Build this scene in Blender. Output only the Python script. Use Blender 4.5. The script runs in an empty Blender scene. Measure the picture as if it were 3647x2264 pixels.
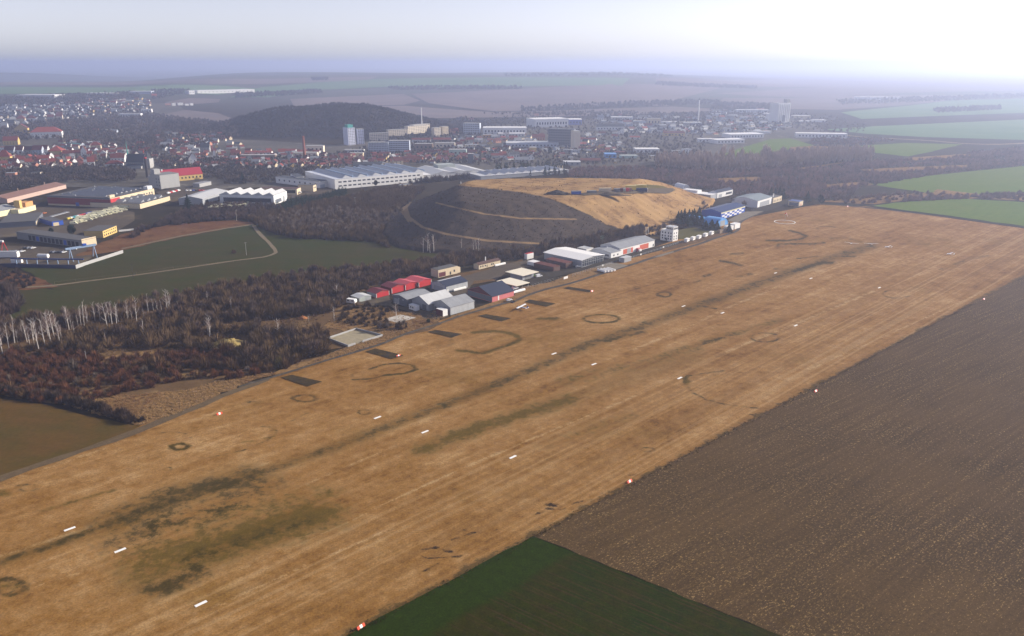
import bpy, bmesh, math, random
import numpy as np
from mathutils import Vector, Matrix, Euler

R = math.radians
random.seed(7)
rng = np.random.default_rng(7)
SC = bpy.context.scene
COL = SC.collection

# ------------------------------------------------------------------ camera and sight lines
W_PX, H_PX, F_PX = 3647.0, 2264.0, 2862.0
PITCH = R(17.6)
CAM_Z = 150.0
SP, CP = math.sin(PITCH), math.cos(PITCH)

def crop(x0, y0, s):
    return lambda x, y: (x0 + x / s, y0 + y / s)

K = 2436 / 912
D = crop(0, 0, 2436 / 3647)
C1 = crop(0, 200, K); B = crop(800, 300, K); C = crop(1600, 300, K); DD = crop(2400, 250, K)
E = crop(0, 560, K); Fc = crop(900, 560, K); G = crop(1800, 560, K); Hc = crop(2735, 600, K)
C8 = crop(0, 960, K); C9 = crop(850, 960, K); T = crop(1200, 850, 3.48)
C4 = crop(0, 1400, 1.74); C5 = crop(1200, 1400, 1.74); C6 = crop(2247, 1000, 1.74)

def sm(a, b, x):
    t = np.clip((np.asarray(x, float) - a) / (b - a), 0, 1)
    return t * t * (3 - 2 * t)

def Hb(x, y):
    """Base relief: flat valley, a slow rise to the plateau beyond the town."""
    x = np.asarray(x, float); y = np.asarray(y, float)
    az = np.arctan2(x, np.maximum(y, 1.0))
    amp = 40 + 38 * sm(-.46, -.30, az) - 62 * sm(.10, .34, az)
    start = 2150 + 300 * sm(-.42, -.3, az)
    end = 3500 + 1600 * sm(-.46, -.28, az)
    up = sm(0, 1, (y - start) / (end - start))
    down = sm(0, 1, (y - end * 1.28) / (end * .7))
    roll = 3.0 * np.sin(x / 310 + y / 520) * sm(2000, 3200, y)
    h = amp * up * (1 - .75 * down) + roll
    far = 60 * np.exp(-(((x + 4700) / 900) ** 2 + ((y - 7600) / 700) ** 2))
    return h + far

HILL_C = (-425.0, 1960.0)
def Hhill(x, y):
    dx = np.asarray(x, float) - HILL_C[0]; dy = np.asarray(y, float) - HILL_C[1]
    dx = np.where(dx > 0, dx / 1.12, dx)
    r = np.sqrt((dx / 305) ** 2 + (dy / 330) ** 2)
    w = 1 + .10 * np.sin(np.arctan2(dy, dx) * 3 + .8) + .05 * np.sin(np.arctan2(dy, dx) * 7)
    return (49 + 2.5 * np.sin(dx / 37 + dy / 61) + 1.5 * np.sin(dx / 17 - dy / 29)) * (1 - sm(.22, 1.0, r * w))

def pt_in_poly(x, y, P):
    x = np.asarray(x, float); y = np.asarray(y, float)
    ins = np.zeros(x.shape, bool)
    n = len(P)
    for i in range(n):
        x0, y0 = P[i]; x1, y1 = P[(i + 1) % n]
        c = ((y0 > y) != (y1 > y))
        xi = (x1 - x0) * (y - y0) / ((y1 - y0) if y1 != y0 else 1e-9) + x0
        ins ^= c & (x < xi)
    return ins

def seg_dist(x, y, P, closed=False):
    x = np.asarray(x, float); y = np.asarray(y, float)
    d = np.full(x.shape, 1e9)
    n = len(P)
    for i in range(n if closed else n - 1):
        x0, y0 = P[i]; x1, y1 = P[(i + 1) % n]
        vx, vy = x1 - x0, y1 - y0
        t = np.clip(((x - x0) * vx + (y - y0) * vy) / max(vx * vx + vy * vy, 1e-9), 0, 1)
        d = np.minimum(d, np.hypot(x - x0 - t * vx, y - y0 - t * vy))
    return d

def un0(p, z=0.0):
    cx = (p[0] - W_PX / 2) / F_PX; cy = (H_PX / 2 - p[1]) / F_PX
    dx, dy, dz = cx, CP + cy * SP, -SP + cy * CP
    t = (z - CAM_Z) / dz
    return (dx * t, dy * t)

MOUND = [un0(D(*p)) for p in [(925, 520), (912, 560), (950, 588), (1020, 600), (1100, 604), (1250, 600),
         (1380, 588), (1500, 572), (1590, 548), (1650, 520), (1690, 492), (1700, 476), (1600, 466), (1350, 462), (1180, 464), (1050, 470), (975, 485)]]
MH = 33.0
def Hmound(x, y):
    ins = pt_in_poly(x, y, MOUND)
    d = np.where(ins, seg_dist(x, y, MOUND, True), 0)
    t = np.clip(d / 74.0, 0, 1)
    return MH * (1 - np.sqrt((1 - t) ** 2 + .006) + .0775 * (1 - t) ** 8) * .97 * np.where(ins, 1, 0)

def Ht(x, y):
    return np.maximum(Hb(x, y) + Hhill(x, y), Hmound(x, y))

def un(p, z=None, surf=Ht):
    """Ground point seen along the sight line of the photograph's pixel p."""
    if z is not None:
        return un0(p, z)
    cx = (p[0] - W_PX / 2) / F_PX; cy = (H_PX / 2 - p[1]) / F_PX
    d = np.array((cx, CP + cy * SP, -SP + cy * CP))
    ts = np.geomspace(150, 24000, 900)
    P = d[None, :] * ts[:, None]; P[:, 2] += CAM_Z
    below = P[:, 2] <= surf(P[:, 0], P[:, 1])
    if not below.any():
        q = d * 24000
        return (q[0], q[1])
    k = int(np.argmax(below))
    lo, hi = ts[max(k - 1, 0)], ts[k]
    for _ in range(24):
        m = (lo + hi) / 2
        q = d * m
        if q[2] + CAM_Z <= float(surf(q[0], q[1])): hi = m
        else: lo = m
    q = d * hi
    return (float(q[0]), float(q[1]))

def gz(x, y):
    return float(Ht(x, y))

def proj(x, y, z):
    """World to source pixel (arrays)."""
    x = np.asarray(x, float); y = np.asarray(y, float); zz = np.asarray(z, float) - CAM_Z
    dep = y * CP - zz * SP
    up = y * SP + zz * CP
    return W_PX / 2 + F_PX * x / dep, H_PX / 2 - F_PX * up / dep

def depth(x, y, z=0):
    return y * CP - (z - CAM_Z) * SP

def mpp(p):
    """Metres per source pixel at the ground seen at p."""
    x, y = un(p)
    return depth(x, y, gz(x, y)) / F_PX

# ------------------------------------------------------------------ naming, tagging, linking
def tag(o, label=None, cat=None, group=None, kind=None):
    if label: o['label'] = label
    if cat: o['category'] = cat
    if group: o['group'] = group
    if kind: o['kind'] = kind
    return o

def empty(name, loc, rz=0.0, label=None, cat=None, group=None):
    o = bpy.data.objects.new(name, None)
    COL.objects.link(o); o.location = loc; o.rotation_euler = (0, 0, rz); o.empty_display_size = .5
    return tag(o, label, cat, group)

def link(name, me, parent=None, loc=(0, 0, 0), rz=0.0):
    o = bpy.data.objects.new(name, me)
    COL.objects.link(o)
    o.location = loc; o.rotation_euler = (0, 0, rz)
    if parent is not None: o.parent = parent
    return o

KIDS = {}
def copy_tree(src, loc, rz, label=None, group=None, scale=None):
    kids = KIDS.get(src.name)
    if kids is None:
        kids = KIDS[src.name] = [(k, list(k.children)) for k in src.children]
    c = src.copy(); COL.objects.link(c)
    c.location = loc; c.rotation_euler = (0, 0, rz)
    if scale is not None: c.scale = (scale, scale, scale) if not hasattr(scale, '__len__') else scale
    if label: c['label'] = label
    if group: c['group'] = group
    for k, gk in kids:
        kc = k.copy(); COL.objects.link(kc); kc.parent = c
        for g in gk:
            gc = g.copy(); COL.objects.link(gc); gc.parent = kc
    return c

# ------------------------------------------------------------------ mesh helpers
class MB:
    def __init__(s): s.v = []; s.f = []
    def add(s, vs, fs):
        b = len(s.v); s.v += [tuple(map(float, v)) for v in vs]; s.f += [tuple(b + i for i in f) for f in fs]; return s
    def box(s, x0, x1, y0, y1, z0, z1):
        return s.add([(x0, y0, z0), (x1, y0, z0), (x1, y1, z0), (x0, y1, z0), (x0, y0, z1), (x1, y0, z1), (x1, y1, z1), (x0, y1, z1)],
                     [(3, 2, 1, 0), (4, 5, 6, 7), (0, 1, 5, 4), (1, 2, 6, 5), (2, 3, 7, 6), (3, 0, 4, 7)])
    def prism(s, prof, axis, a, b):
        """Profile (p,q) extruded along axis x (p=y,q=z) or y (p=x,q=z) or z (p=x,q=y)."""
        n = len(prof)
        mk = {'x': lambda t, p: (t, p[0], p[1]), 'y': lambda t, p: (p[0], t, p[1]), 'z': lambda t, p: (p[0], p[1], t)}[axis]
        vs = [mk(a, p) for p in prof] + [mk(b, p) for p in prof]
        fs = [tuple(range(n - 1, -1, -1)), tuple(range(n, 2 * n))] + [(i, (i + 1) % n, n + (i + 1) % n, n + i) for i in range(n)]
        return s.add(vs, fs)
    def tube(s, pts, rad, n=6, cap=True):
        pts = [Vector(p) for p in pts]
        rad = rad if hasattr(rad, '__len__') else [rad] * len(pts)
        rings = []
        for i, p in enumerate(pts):
            d = (pts[min(i + 1, len(pts) - 1)] - pts[max(i - 1, 0)])
            if d.length < 1e-9: d = Vector((0, 0, 1))
            d.normalize()
            a = d.cross(Vector((0, 0, 1)) if abs(d.z) < .9 else Vector((1, 0, 0))).normalized()
            b = d.cross(a)
            rings.append([p + (a * math.cos(2 * math.pi * k / n) + b * math.sin(2 * math.pi * k / n)) * rad[i] for k in range(n)])
        vs = [v for r in rings for v in r]
        fs = []
        for i in range(len(pts) - 1):
            for k in range(n):
                fs.append((i * n + k, i * n + (k + 1) % n, (i + 1) * n + (k + 1) % n, (i + 1) * n + k))
        if cap:
            fs.append(tuple(range(n - 1, -1, -1))); fs.append(tuple((len(pts) - 1) * n + k for k in range(n)))
        return s.add(vs, fs)
    def cyl(s, x, y, z0, z1, r, n=12, r1=None):
        return s.tube([(x, y, z0), (x, y, z1)], [r, r if r1 is None else r1], n)
    def mesh(s, name, m, smooth=False):
        me = bpy.data.meshes.new(name)
        me.from_pydata(s.v, [], s.f); me.update()
        bm = bmesh.new(); bm.from_mesh(me); bmesh.ops.recalc_face_normals(bm, faces=bm.faces); bm.to_mesh(me); bm.free()
        for mm in (m if isinstance(m, (list, tuple)) else [m]): me.materials.append(mm)
        if smooth: me.polygons.foreach_set('use_smooth', [True] * len(me.polygons))
        return me
    def build(s, name, m, parent=None, loc=(0, 0, 0), rz=0.0, smooth=False):
        return link(name, s.mesh(name, m, smooth), parent, loc, rz)

def np_mesh(name, V, Fa, m, attrs=None, smooth=False):
    """Fast mesh from arrays: V (n,3), Fa (k,3|4)."""
    me = bpy.data.meshes.new(name)
    k, w = Fa.shape
    me.vertices.add(len(V)); me.vertices.foreach_set('co', np.ascontiguousarray(V, np.float32).ravel())
    me.loops.add(k * w); me.loops.foreach_set('vertex_index', np.ascontiguousarray(Fa, np.int32).ravel())
    me.polygons.add(k); me.polygons.foreach_set('loop_start', np.arange(0, k * w, w, dtype=np.int32))
    me.polygons.foreach_set('loop_total', np.full(k, w, np.int32))
    me.update(calc_edges=True)
    for mm in (m if isinstance(m, (list, tuple)) else [m]): me.materials.append(mm)
    if attrs:
        for an, av in attrs.items():
            a = me.attributes.new(an, 'FLOAT', 'POINT'); a.data.foreach_set('value', np.ascontiguousarray(av, np.float32))
    if smooth: me.polygons.foreach_set('use_smooth', np.ones(k, bool))
    return me

def scatter_mesh(name, templates, P, S, A, m):
    """One mesh holding many transformed copies of small templates [(V,F)]. P (n,3), S (n,) or (n,3), A (n,)."""
    Vs, Fs, base = [], [], 0
    pick = rng.integers(0, len(templates), len(P))
    for ti, (tv, tf) in enumerate(templates):
        idx = np.nonzero(pick == ti)[0]
        if not len(idx): continue
        s = S[idx]; s = s[:, None] if s.ndim == 1 else s
        c, sn = np.cos(A[idx])[:, None], np.sin(A[idx])[:, None]
        v = tv[None, :, :] * s[:, None, :]
        x = v[..., 0] * c - v[..., 1] * sn; y = v[..., 0] * sn + v[..., 1] * c
        v = np.stack([x, y, v[..., 2]], -1) + P[idx][:, None, :]
        f = tf[None] + (np.arange(len(idx)) * len(tv))[:, None, None] + base
        Vs.append(v.reshape(-1, 3)); Fs.append(f.reshape(-1, 3)); base += len(idx) * len(tv)
    return np_mesh(name, np.concatenate(Vs), np.concatenate(Fs), m)

# ------------------------------------------------------------------ materials
def nt_new(name):
    m = bpy.data.materials.new(name); m.use_nodes = True
    nt = m.node_tree; b = nt.nodes['Principled BSDF']
    b.inputs['Specular IOR Level'].default_value = .25
    return m, nt, b

class N:
    """Tiny node builder."""
    def __init__(s, nt): s.nt = nt
    def put(s, sock, v):
        if isinstance(v, bpy.types.NodeSocket): s.nt.links.new(v, sock)
        elif hasattr(v, '__len__') and sock.type == 'RGBA' and len(v) == 3: sock.default_value = (*v, 1)
        else: sock.default_value = v
    def math(s, op, a, b=0.0, c=None, clamp=False):
        n = s.nt.nodes.new('ShaderNodeMath'); n.operation = op; n.use_clamp = clamp
        s.put(n.inputs[0], a); s.put(n.inputs[1], b)
        if c is not None: s.put(n.inputs[2], c)
        return n.outputs[0]
    def mix(s, f, a, b, mode='MIX'):
        n = s.nt.nodes.new('ShaderNodeMix'); n.data_type = 'RGBA'; n.blend_type = mode
        s.put(n.inputs[0], f); s.put(n.inputs[6], a); s.put(n.inputs[7], b)
        return n.outputs[2]
    def noise(s, vec, scale, detail=3.0, rough=.55, dist=0.0):
        n = s.nt.nodes.new('ShaderNodeTexNoise')
        s.put(n.inputs['Vector'], vec); n.inputs['Scale'].default_value = scale
        n.inputs['Detail'].default_value = detail; n.inputs['Roughness'].default_value = rough; n.inputs['Distortion'].default_value = dist
        return n.outputs[0]
    def mapping(s, vec, rz=0.0, sc=(1, 1, 1), loc=(0, 0, 0)):
        n = s.nt.nodes.new('ShaderNodeMapping'); n.vector_type = 'TEXTURE'
        s.put(n.inputs[0], vec); n.inputs['Rotation'].default_value = (0, 0, -rz); n.inputs['Scale'].default_value = tuple(1 / q for q in sc); n.inputs['Location'].default_value = loc
        return n.outputs[0]
    def pos(s): return s.nt.nodes.new('ShaderNodeNewGeometry').outputs['Position']
    def objc(s): return s.nt.nodes.new('ShaderNodeTexCoord').outputs['Object']
    def rand(s): return s.nt.nodes.new('ShaderNodeObjectInfo').outputs['Random']
    def attr(s, name):
        n = s.nt.nodes.new('ShaderNodeAttribute'); n.attribute_name = name; return n.outputs['Fac']
    def step(s, x, a, b):
        n = s.nt.nodes.new('ShaderNodeMapRange'); n.interpolation_type = 'SMOOTHSTEP'
        s.put(n.inputs[0], x); n.inputs[1].default_value = a; n.inputs[2].default_value = b
        return n.outputs[0]
    def ramp(s, x, stops):
        n = s.nt.nodes.new('ShaderNodeValToRGB'); s.put(n.inputs[0], x)
        el = n.color_ramp.elements
        while len(el) < len(stops): el.new(.5)
        for e, (p, c) in zip(el, stops): e.position = p; e.color = (*c, 1)
        return n.outputs[0]

MATS = {}
def mat(name, col, rough=.8, var=.18, scale=.6, metal=0.0, rnd=0.0, spec=.25, streak=None):
    """Plain painted or natural surface with irregular tone; rnd varies it from copy to copy."""
    key = (name, tuple(col))
    if key in MATS: return MATS[key]
    m, nt, b = nt_new(name); n = N(nt)
    b.inputs['Roughness'].default_value = rough; b.inputs['Metallic'].default_value = metal
    b.inputs['Specular IOR Level'].default_value = spec
    v = n.pos()
    f = n.noise(v, scale, 5, .65)
    if streak:
        g = n.noise(n.mapping(n.objc(), 0, streak), 1.0, 3, .6)
        f = n.math('ADD', n.math('MULTIPLY', f, .5), n.math('MULTIPLY', g, .5))
    k = n.math('ADD', n.math('MULTIPLY', n.math('SUBTRACT', f, .5), 2.4 * var), 1.0)
    if rnd: k = n.math('MULTIPLY', k, n.math('ADD', n.math('MULTIPLY', n.math('SUBTRACT', n.rand(), .5), 2 * rnd), 1.0))
    c = n.mix(1.0, (*col, 1), k, 'MULTIPLY')
    cc = nt.nodes.new('ShaderNodeCombineColor')
    for i in range(3): nt.links.new(k, cc.inputs[i])
    c = n.mix(1.0, (*col, 1), cc.outputs[0], 'MULTIPLY')
    nt.links.new(c, b.inputs['Base Color'])
    MATS[key] = m
    return m
# ------------------------------------------------------------------ light, air, camera
SUN_AZ, SUN_EL = R(70), R(22)          # azimuth clockwise from the view direction (+y)
w = bpy.data.worlds.new('World'); SC.world = w; w.use_nodes = True
nt = w.node_tree; bg = nt.nodes['Background']
sky = nt.nodes.new('ShaderNodeTexSky'); sky.sky_type = 'NISHITA'; sky.sun_disc = False
sky.sun_elevation = SUN_EL; sky.sun_rotation = SUN_AZ
sky.altitude = 300; sky.air_density = 1.0; sky.dust_density = 1.0; sky.ozone_density = 3.0
hs = nt.nodes.new('ShaderNodeHueSaturation'); hs.inputs['Saturation'].default_value = .30
nt.links.new(sky.outputs[0], hs.inputs['Color'])
_n = N(nt)
_tc = nt.nodes.new('ShaderNodeTexCoord'); _sx = nt.nodes.new('ShaderNodeSeparateXYZ'); nt.links.new(_tc.outputs['Generated'], _sx.inputs[0])
_z = _n.math('MAXIMUM', _sx.outputs[2], 0.0)
_low = _n.math('POWER', 2.718, _n.math('MULTIPLY', _z, -4.5))       # milky lower sky under a clearer zenith
_hz = _n.math('POWER', 2.718, _n.math('MULTIPLY', _z, -22.0))       # thick air low over the horizon
_tint = _n.mix(_low, (.62, .68, .95), (1.36, 1.29, 1.46))
_tint = _n.mix(_hz, _tint, (1.30, 1.34, 1.50))
nt.links.new(_n.mix(1.0, hs.outputs[0], _tint, 'MULTIPLY'), bg.inputs['Color']); bg.inputs['Strength'].default_value = .085

sd = bpy.data.lights.new('sun', 'SUN'); sd.energy = 5.0; sd.angle = R(.55); sd.color = (1.0, .91, .78)
so = bpy.data.objects.new('sun', sd); COL.objects.link(so)
tosun = Vector((math.sin(SUN_AZ) * math.cos(SUN_EL), math.cos(SUN_AZ) * math.cos(SUN_EL), math.sin(SUN_EL)))
so.rotation_euler = tosun.to_track_quat('Z', 'Y').to_euler()
so.location = (0, 0, 400)

cd = bpy.data.cameras.new('camera'); cam = bpy.data.objects.new('camera', cd); COL.objects.link(cam)
cam.location = (0, 0, CAM_Z); cam.rotation_euler = (math.pi / 2 - PITCH, 0, 0)
cd.sensor_fit = 'HORIZONTAL'; cd.sensor_width = 36; cd.lens = 36 * F_PX / W_PX
cd.clip_start = 1; cd.clip_end = 80000
SC.camera = cam
SC.view_settings.view_transform = 'Standard'; SC.view_settings.look = 'None'
SC.view_settings.exposure = .86; SC.view_settings.gamma = 1
SC.view_settings.use_curve_mapping = False
SC.cycles.max_bounces = 4; SC.cycles.diffuse_bounces = 2; SC.cycles.glossy_bounces = 2
SC.cycles.volume_bounces = 2; SC.cycles.use_denoising = True
SC.cycles.caustics_reflective = False; SC.cycles.caustics_refractive = False

HAZE_DENS = .00019
hm = bpy.data.materials.new('haze'); hm.use_nodes = True
nt = hm.node_tree
for nd in list(nt.nodes):
    if nd.type != 'OUTPUT_MATERIAL': nt.nodes.remove(nd)
pv = nt.nodes.new('ShaderNodeVolumePrincipled')
pv.inputs['Color'].default_value = (.60, .675, .925, 1)
pv.inputs['Density'].default_value = HAZE_DENS
pv.inputs['Anisotropy'].default_value = .5
nt.links.new(pv.outputs[0], [x for x in nt.nodes if x.type == 'OUTPUT_MATERIAL'][0].inputs['Volume'])
tag(MB().box(-27000, 27000, -1500, 27500, -1.4, 185).build('haze', hm), kind='stuff')

# ------------------------------------------------------------------ ground materials
RUN = R(45)          # runway bearing, clockwise from +y

def ground_mat(name, base, alt, rough=.95, big=.004, mid=.05, fine=.9, fine_amt=.5, tint=None, rows=None, tint_sc=.02):
    """Two soil or grass tones mixed by broad and fine noise; rows = (bearing, wavelength m, strength)."""
    m, nt, b = nt_new(name); n = N(nt); p = n.pos()
    b.inputs['Roughness'].default_value = rough; b.inputs['Specular IOR Level'].default_value = .0
    f = n.math('ADD', n.math('MULTIPLY', n.noise(p, big, 4, .6), .5), n.math('MULTIPLY', n.noise(p, mid, 5, .65), .5))
    f = n.step(f, .36, .64)
    c = n.mix(f, base, alt)
    if tint: c = n.mix(n.step(n.noise(p, tint_sc, 5, .7), .52, .68), c, tint)
    g = n.noise(p, fine, 6, .75)
    k = n.math('ADD', n.math('MULTIPLY', n.math('SUBTRACT', g, .5), 2.4 * fine_amt), 1.0)
    if rows:
        q = n.mapping(p, rows[0], (1 / rows[1], .02, 1))
        r = n.noise(q, 1.0, 3, .6)
        k = n.math('MULTIPLY', k, n.math('ADD', n.math('MULTIPLY', n.math('SUBTRACT', r, .5), 2 * rows[2]), 1.0))
    cc = nt.nodes.new('ShaderNodeCombineColor')
    for i in range(3): nt.links.new(k, cc.inputs[i])
    nt.links.new(n.mix(1.0, c, cc.outputs[0], 'MULTIPLY'), b.inputs['Base Color'])
    return m

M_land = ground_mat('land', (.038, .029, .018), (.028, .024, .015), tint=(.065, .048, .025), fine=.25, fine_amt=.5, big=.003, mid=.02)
M_wheat = ground_mat('winter_wheat', (0.0330, 0.0519, 0.0114), (0.0409, 0.0488, 0.0135), fine=.4, fine_amt=.25, rows=(R(62), 3, .12))
M_wheat_pale = ground_mat('pale_wheat', (.085, .135, .020), (.105, .140, .026), fine=.2, fine_amt=.15, rows=(R(40), 6, .1))
M_wheat_far = ground_mat('far_wheat', (.095, .165, .085), (.130, .190, .100), fine=.05, fine_amt=.15, big=.001, mid=.006)  # tone lifted: distance haze put into the crop colour
M_earth_far = ground_mat('far_earth', (.18, .14, .125), (.13, .108, .10), fine=.05, fine_amt=.25, big=.001, mid=.005)  # soil lightened likewise, haze painted into its colour
M_field_dark = ground_mat('field_dark', (.034, .043, .010), (.048, .041, .014), fine=.35, fine_amt=.28, rows=(R(-80), 9, .16), big=.006)
M_field_left = ground_mat('field_stubble', (.105, .056, .016), (.068, .052, .013), fine=.5, fine_amt=.35, rows=(R(-75), 5, .14), big=.012)
M_straw = ground_mat('rough_grass', (0.2376, 0.1433, 0.0598), (0.1650, 0.0945, 0.0390), tint=(0.0594, 0.0335, 0.0156), tint_sc=.22, fine=1.1, fine_amt=.75, mid=.16)
M_redweed = ground_mat('red_weeds', (.092, .036, .018), (.150, .078, .034), tint=(0.0660, 0.0305, 0.0156), tint_sc=.08, fine=.6, fine_amt=.6)
M_asph = ground_mat('asphalt', (0.0429, 0.0378, 0.0312), (0.0561, 0.0488, 0.0385), fine=.8, fine_amt=.35, mid=.12)
M_conc = ground_mat('concrete_pale', (0.2178, 0.1891, 0.1456), (0.1650, 0.1433, 0.1092), fine=.9, fine_amt=.25, mid=.2)
M_yard = ground_mat('yard', (0.1056, 0.0854, 0.0624), (0.0759, 0.0610, 0.0458), tint=(0.1320, 0.1037, 0.0624), fine=.6, fine_amt=.4, mid=.1)
M_heath = ground_mat('heath', (.135, .082, .038), (.085, .052, .026), tint=(.23, .145, .065), tint_sc=.06, fine=.9, fine_amt=.7, mid=.12)
M_bank = ground_mat('grass_bank', (.10, .088, .030), (.08, .07, .022), fine=.7, fine_amt=.4)
M_trk = ground_mat('worn_track', (.060, .053, .046), (.095, .080, .062), fine=.8, fine_amt=.4, mid=.2, tint=(.13, .105, .075), tint_sc=.12)
M_slab = ground_mat('pale_slab', (.52, .48, .42), (.42, .39, .34), fine=.9, fine_amt=.2, mid=.3)
M_dirt = ground_mat('dirt_track', (0.1320, 0.0945, 0.0546), (0.0957, 0.0671, 0.0390), fine=1.2, fine_amt=.45, mid=.25)
M_path = ground_mat('gravel_path', (0.1980, 0.1617, 0.1040), (0.1584, 0.1220, 0.0754), fine=.9, fine_amt=.35, mid=.2)

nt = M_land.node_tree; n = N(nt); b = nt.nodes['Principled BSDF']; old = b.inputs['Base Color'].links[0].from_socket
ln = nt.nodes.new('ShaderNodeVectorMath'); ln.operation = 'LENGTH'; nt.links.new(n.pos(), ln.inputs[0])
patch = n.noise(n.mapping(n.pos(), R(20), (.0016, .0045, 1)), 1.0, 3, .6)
hazy_farc = n.mix(n.step(patch, .45, .55), (.100, .088, .075), (.070, .085, .055))  # far ground lightened in colour to stand in for thicker haze
nt.links.new(n.mix(n.step(n.math('ADD', ln.outputs['Value'], n.math('MULTIPLY', patch, 900)), 3100, 4300), old, hazy_farc), b.inputs['Base Color'])
# ------------------------------------------------------------------ terrain sheet
def Hterr(x, y): return Hb(x, y) + Hhill(x, y)
az = np.radians(np.linspace(-80, 80, 321)); rr = np.concatenate([[20], np.geomspace(60, 26000, 420)])
A_, R_ = np.meshgrid(az, rr)
X, Y = R_ * np.sin(A_), R_ * np.cos(A_)
Z = Hterr(X, Y) - .35
i = np.arange(len(rr) - 1)[:, None] * len(az) + np.arange(len(az) - 1)[None]
Fq = np.stack([i, i + 1, i + len(az) + 1, i + len(az)], -1).reshape(-1, 4)[:, ::-1]
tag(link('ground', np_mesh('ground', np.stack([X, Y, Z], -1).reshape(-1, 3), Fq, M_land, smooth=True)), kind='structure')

def sheet(name, P, m, z, kind='structure', cuts=0, surf=None):
    """A flat or draped field from its outline P (world xy)."""
    bm = bmesh.new()
    vs = [bm.verts.new((x, y, 0)) for x, y in P]
    f = bm.faces.new(vs); f.normal_update()
    if f.normal.z < 0: f.normal_flip()
    if surf is not None:
        bmesh.ops.triangulate(bm, faces=bm.faces[:])
        for _ in range(9):
            es = [e for e in bm.edges if e.calc_length() > cuts]
            if not es: break
            bmesh.ops.subdivide_edges(bm, edges=es, cuts=1)
            bmesh.ops.triangulate(bm, faces=[f for f in bm.faces if len(f.verts) > 4])
        for v in bm.verts: v.co.z = float(surf(v.co.x, v.co.y)) + z
    else:
        for v in bm.verts: v.co.z = z
        bmesh.ops.triangulate(bm, faces=bm.faces[:])
    me = bpy.data.meshes.new(name); bm.to_mesh(me); bm.free(); me.materials.append(m)
    return tag(link(name, me), kind=kind)

def wob(P, step=14, amt=1.2):
    """Resample an outline finely and roughen it."""
    out = []
    n = len(P)
    for i in range(n):
        a, b = np.array(P[i]), np.array(P[(i + 1) % n]); L = np.hypot(*(b - a)); k = max(1, int(L / step))
        for j in range(k):
            q = a + (b - a) * j / k
            if j: q = q + rng.normal(0, amt, 2)
            out.append(tuple(q))
    return out

def pxs(c, pts, z=0.0): return [un(c(*p), z) for p in pts]

def ribbon(P, width, vary=.15):
    """Outline of a track along P."""
    P = [np.array(p, float) for p in P]
    # Catmull-Rom resample
    Q = []
    for i in range(len(P) - 1):
        p0 = P[max(i - 1, 0)]; p1 = P[i]; p2 = P[i + 1]; p3 = P[min(i + 2, len(P) - 1)]
        k = max(2, int(np.hypot(*(p2 - p1)) / 8))
        for t in np.linspace(0, 1, k, endpoint=False):
            Q.append(.5 * ((2 * p1) + (p2 - p0) * t + (2 * p0 - 5 * p1 + 4 * p2 - p3) * t * t + (3 * p1 - p0 - 3 * p2 + p3) * t ** 3))
    Q.append(P[-1])
    l, r = [], []
    for i, q in enumerate(Q):
        d = Q[min(i + 1, len(Q) - 1)] - Q[max(i - 1, 0)]; d = d / (np.hypot(*d) + 1e-9); nn = np.array((-d[1], d[0]))
        wd = width[min(int(i / len(Q) * len(width)), len(width) - 1)] if hasattr(width, '__len__') else width
        l.append(tuple(q + nn * wd / 2 * (1 + rng.normal(0, vary)))); r.append(tuple(q - nn * wd / 2 * (1 + rng.normal(0, vary))))
    return l, r

def strip(name, P, width, m, z, surf=None, vary=.12):
    l, r = ribbon(P, width, vary)
    V = np.array([(x, y, z + (float(surf(x, y)) if surf else 0)) for ab in zip(l, r) for x, y in ab])
    k = np.arange(len(l) - 1) * 2
    Fa = np.stack([k, k + 1, k + 3, k + 2], -1)
    return tag(link(name, np_mesh(name, V, Fa, m)), kind='structure')

# ------------------------------------------------------------------ airfield turf
O_ = np.array(un(D(163, 1258))); dS = np.array((math.sin(RUN), math.cos(RUN))); dT = np.array((math.cos(RUN), -math.sin(RUN)))
edge_a, edge_b = np.array(un(D(858, 1496), 0)), np.array(un(D(2436, 657), 0))
e = (edge_b - edge_a) / np.hypot(*(edge_b - edge_a))
fa, fb = np.array(un(D(2062, 491), 0)), np.array(un(D(2436, 543), 0))
tt = np.linalg.solve(np.stack([fb - fa, -e], 1), edge_b - fa)
far_c = fa + (fb - fa) * tt[0]
AIR = [un(D(-420, 1262), 0), un(D(1740, 525), 0), un(D(1941, 486), 0), tuple(fa), tuple(far_c), tuple(edge_a - e * 170), tuple(edge_a - e * 170 - dT * 60)]
P_ = np.array(AIR); s_ = (P_ - O_) @ dS; t_ = (P_ - O_) @ dT
ns, nt_ = int((s_.max() - s_.min()) / 1.15), int((t_.max() - t_.min()) / .95)
S2, T2 = np.meshgrid(np.linspace(s_.min(), s_.max(), ns), np.linspace(t_.min(), t_.max(), nt_), indexing='ij')
XY = O_ + S2[..., None] * dS + T2[..., None] * dT
V = np.concatenate([XY, np.zeros(XY.shape[:2] + (1,))], -1).reshape(-1, 3)
i = np.arange(ns - 1)[:, None] * nt_ + np.arange(nt_ - 1)[None]
Fq = np.stack([i, i + nt_, i + nt_ + 1, i + 1], -1).reshape(-1, 4)
ins = pt_in_poly(V[:, 0], V[:, 1], AIR)
near = seg_dist(V[:, 0], V[:, 1], AIR, True) < 3
keepv = ins | near
Fq = Fq[keepv[Fq].all(1)]
me0 = np_mesh('turf0', V, Fq, [])
bm = bmesh.new(); bm.from_mesh(me0); bpy.data.meshes.remove(me0)
cen = P_.mean(0)
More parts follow.
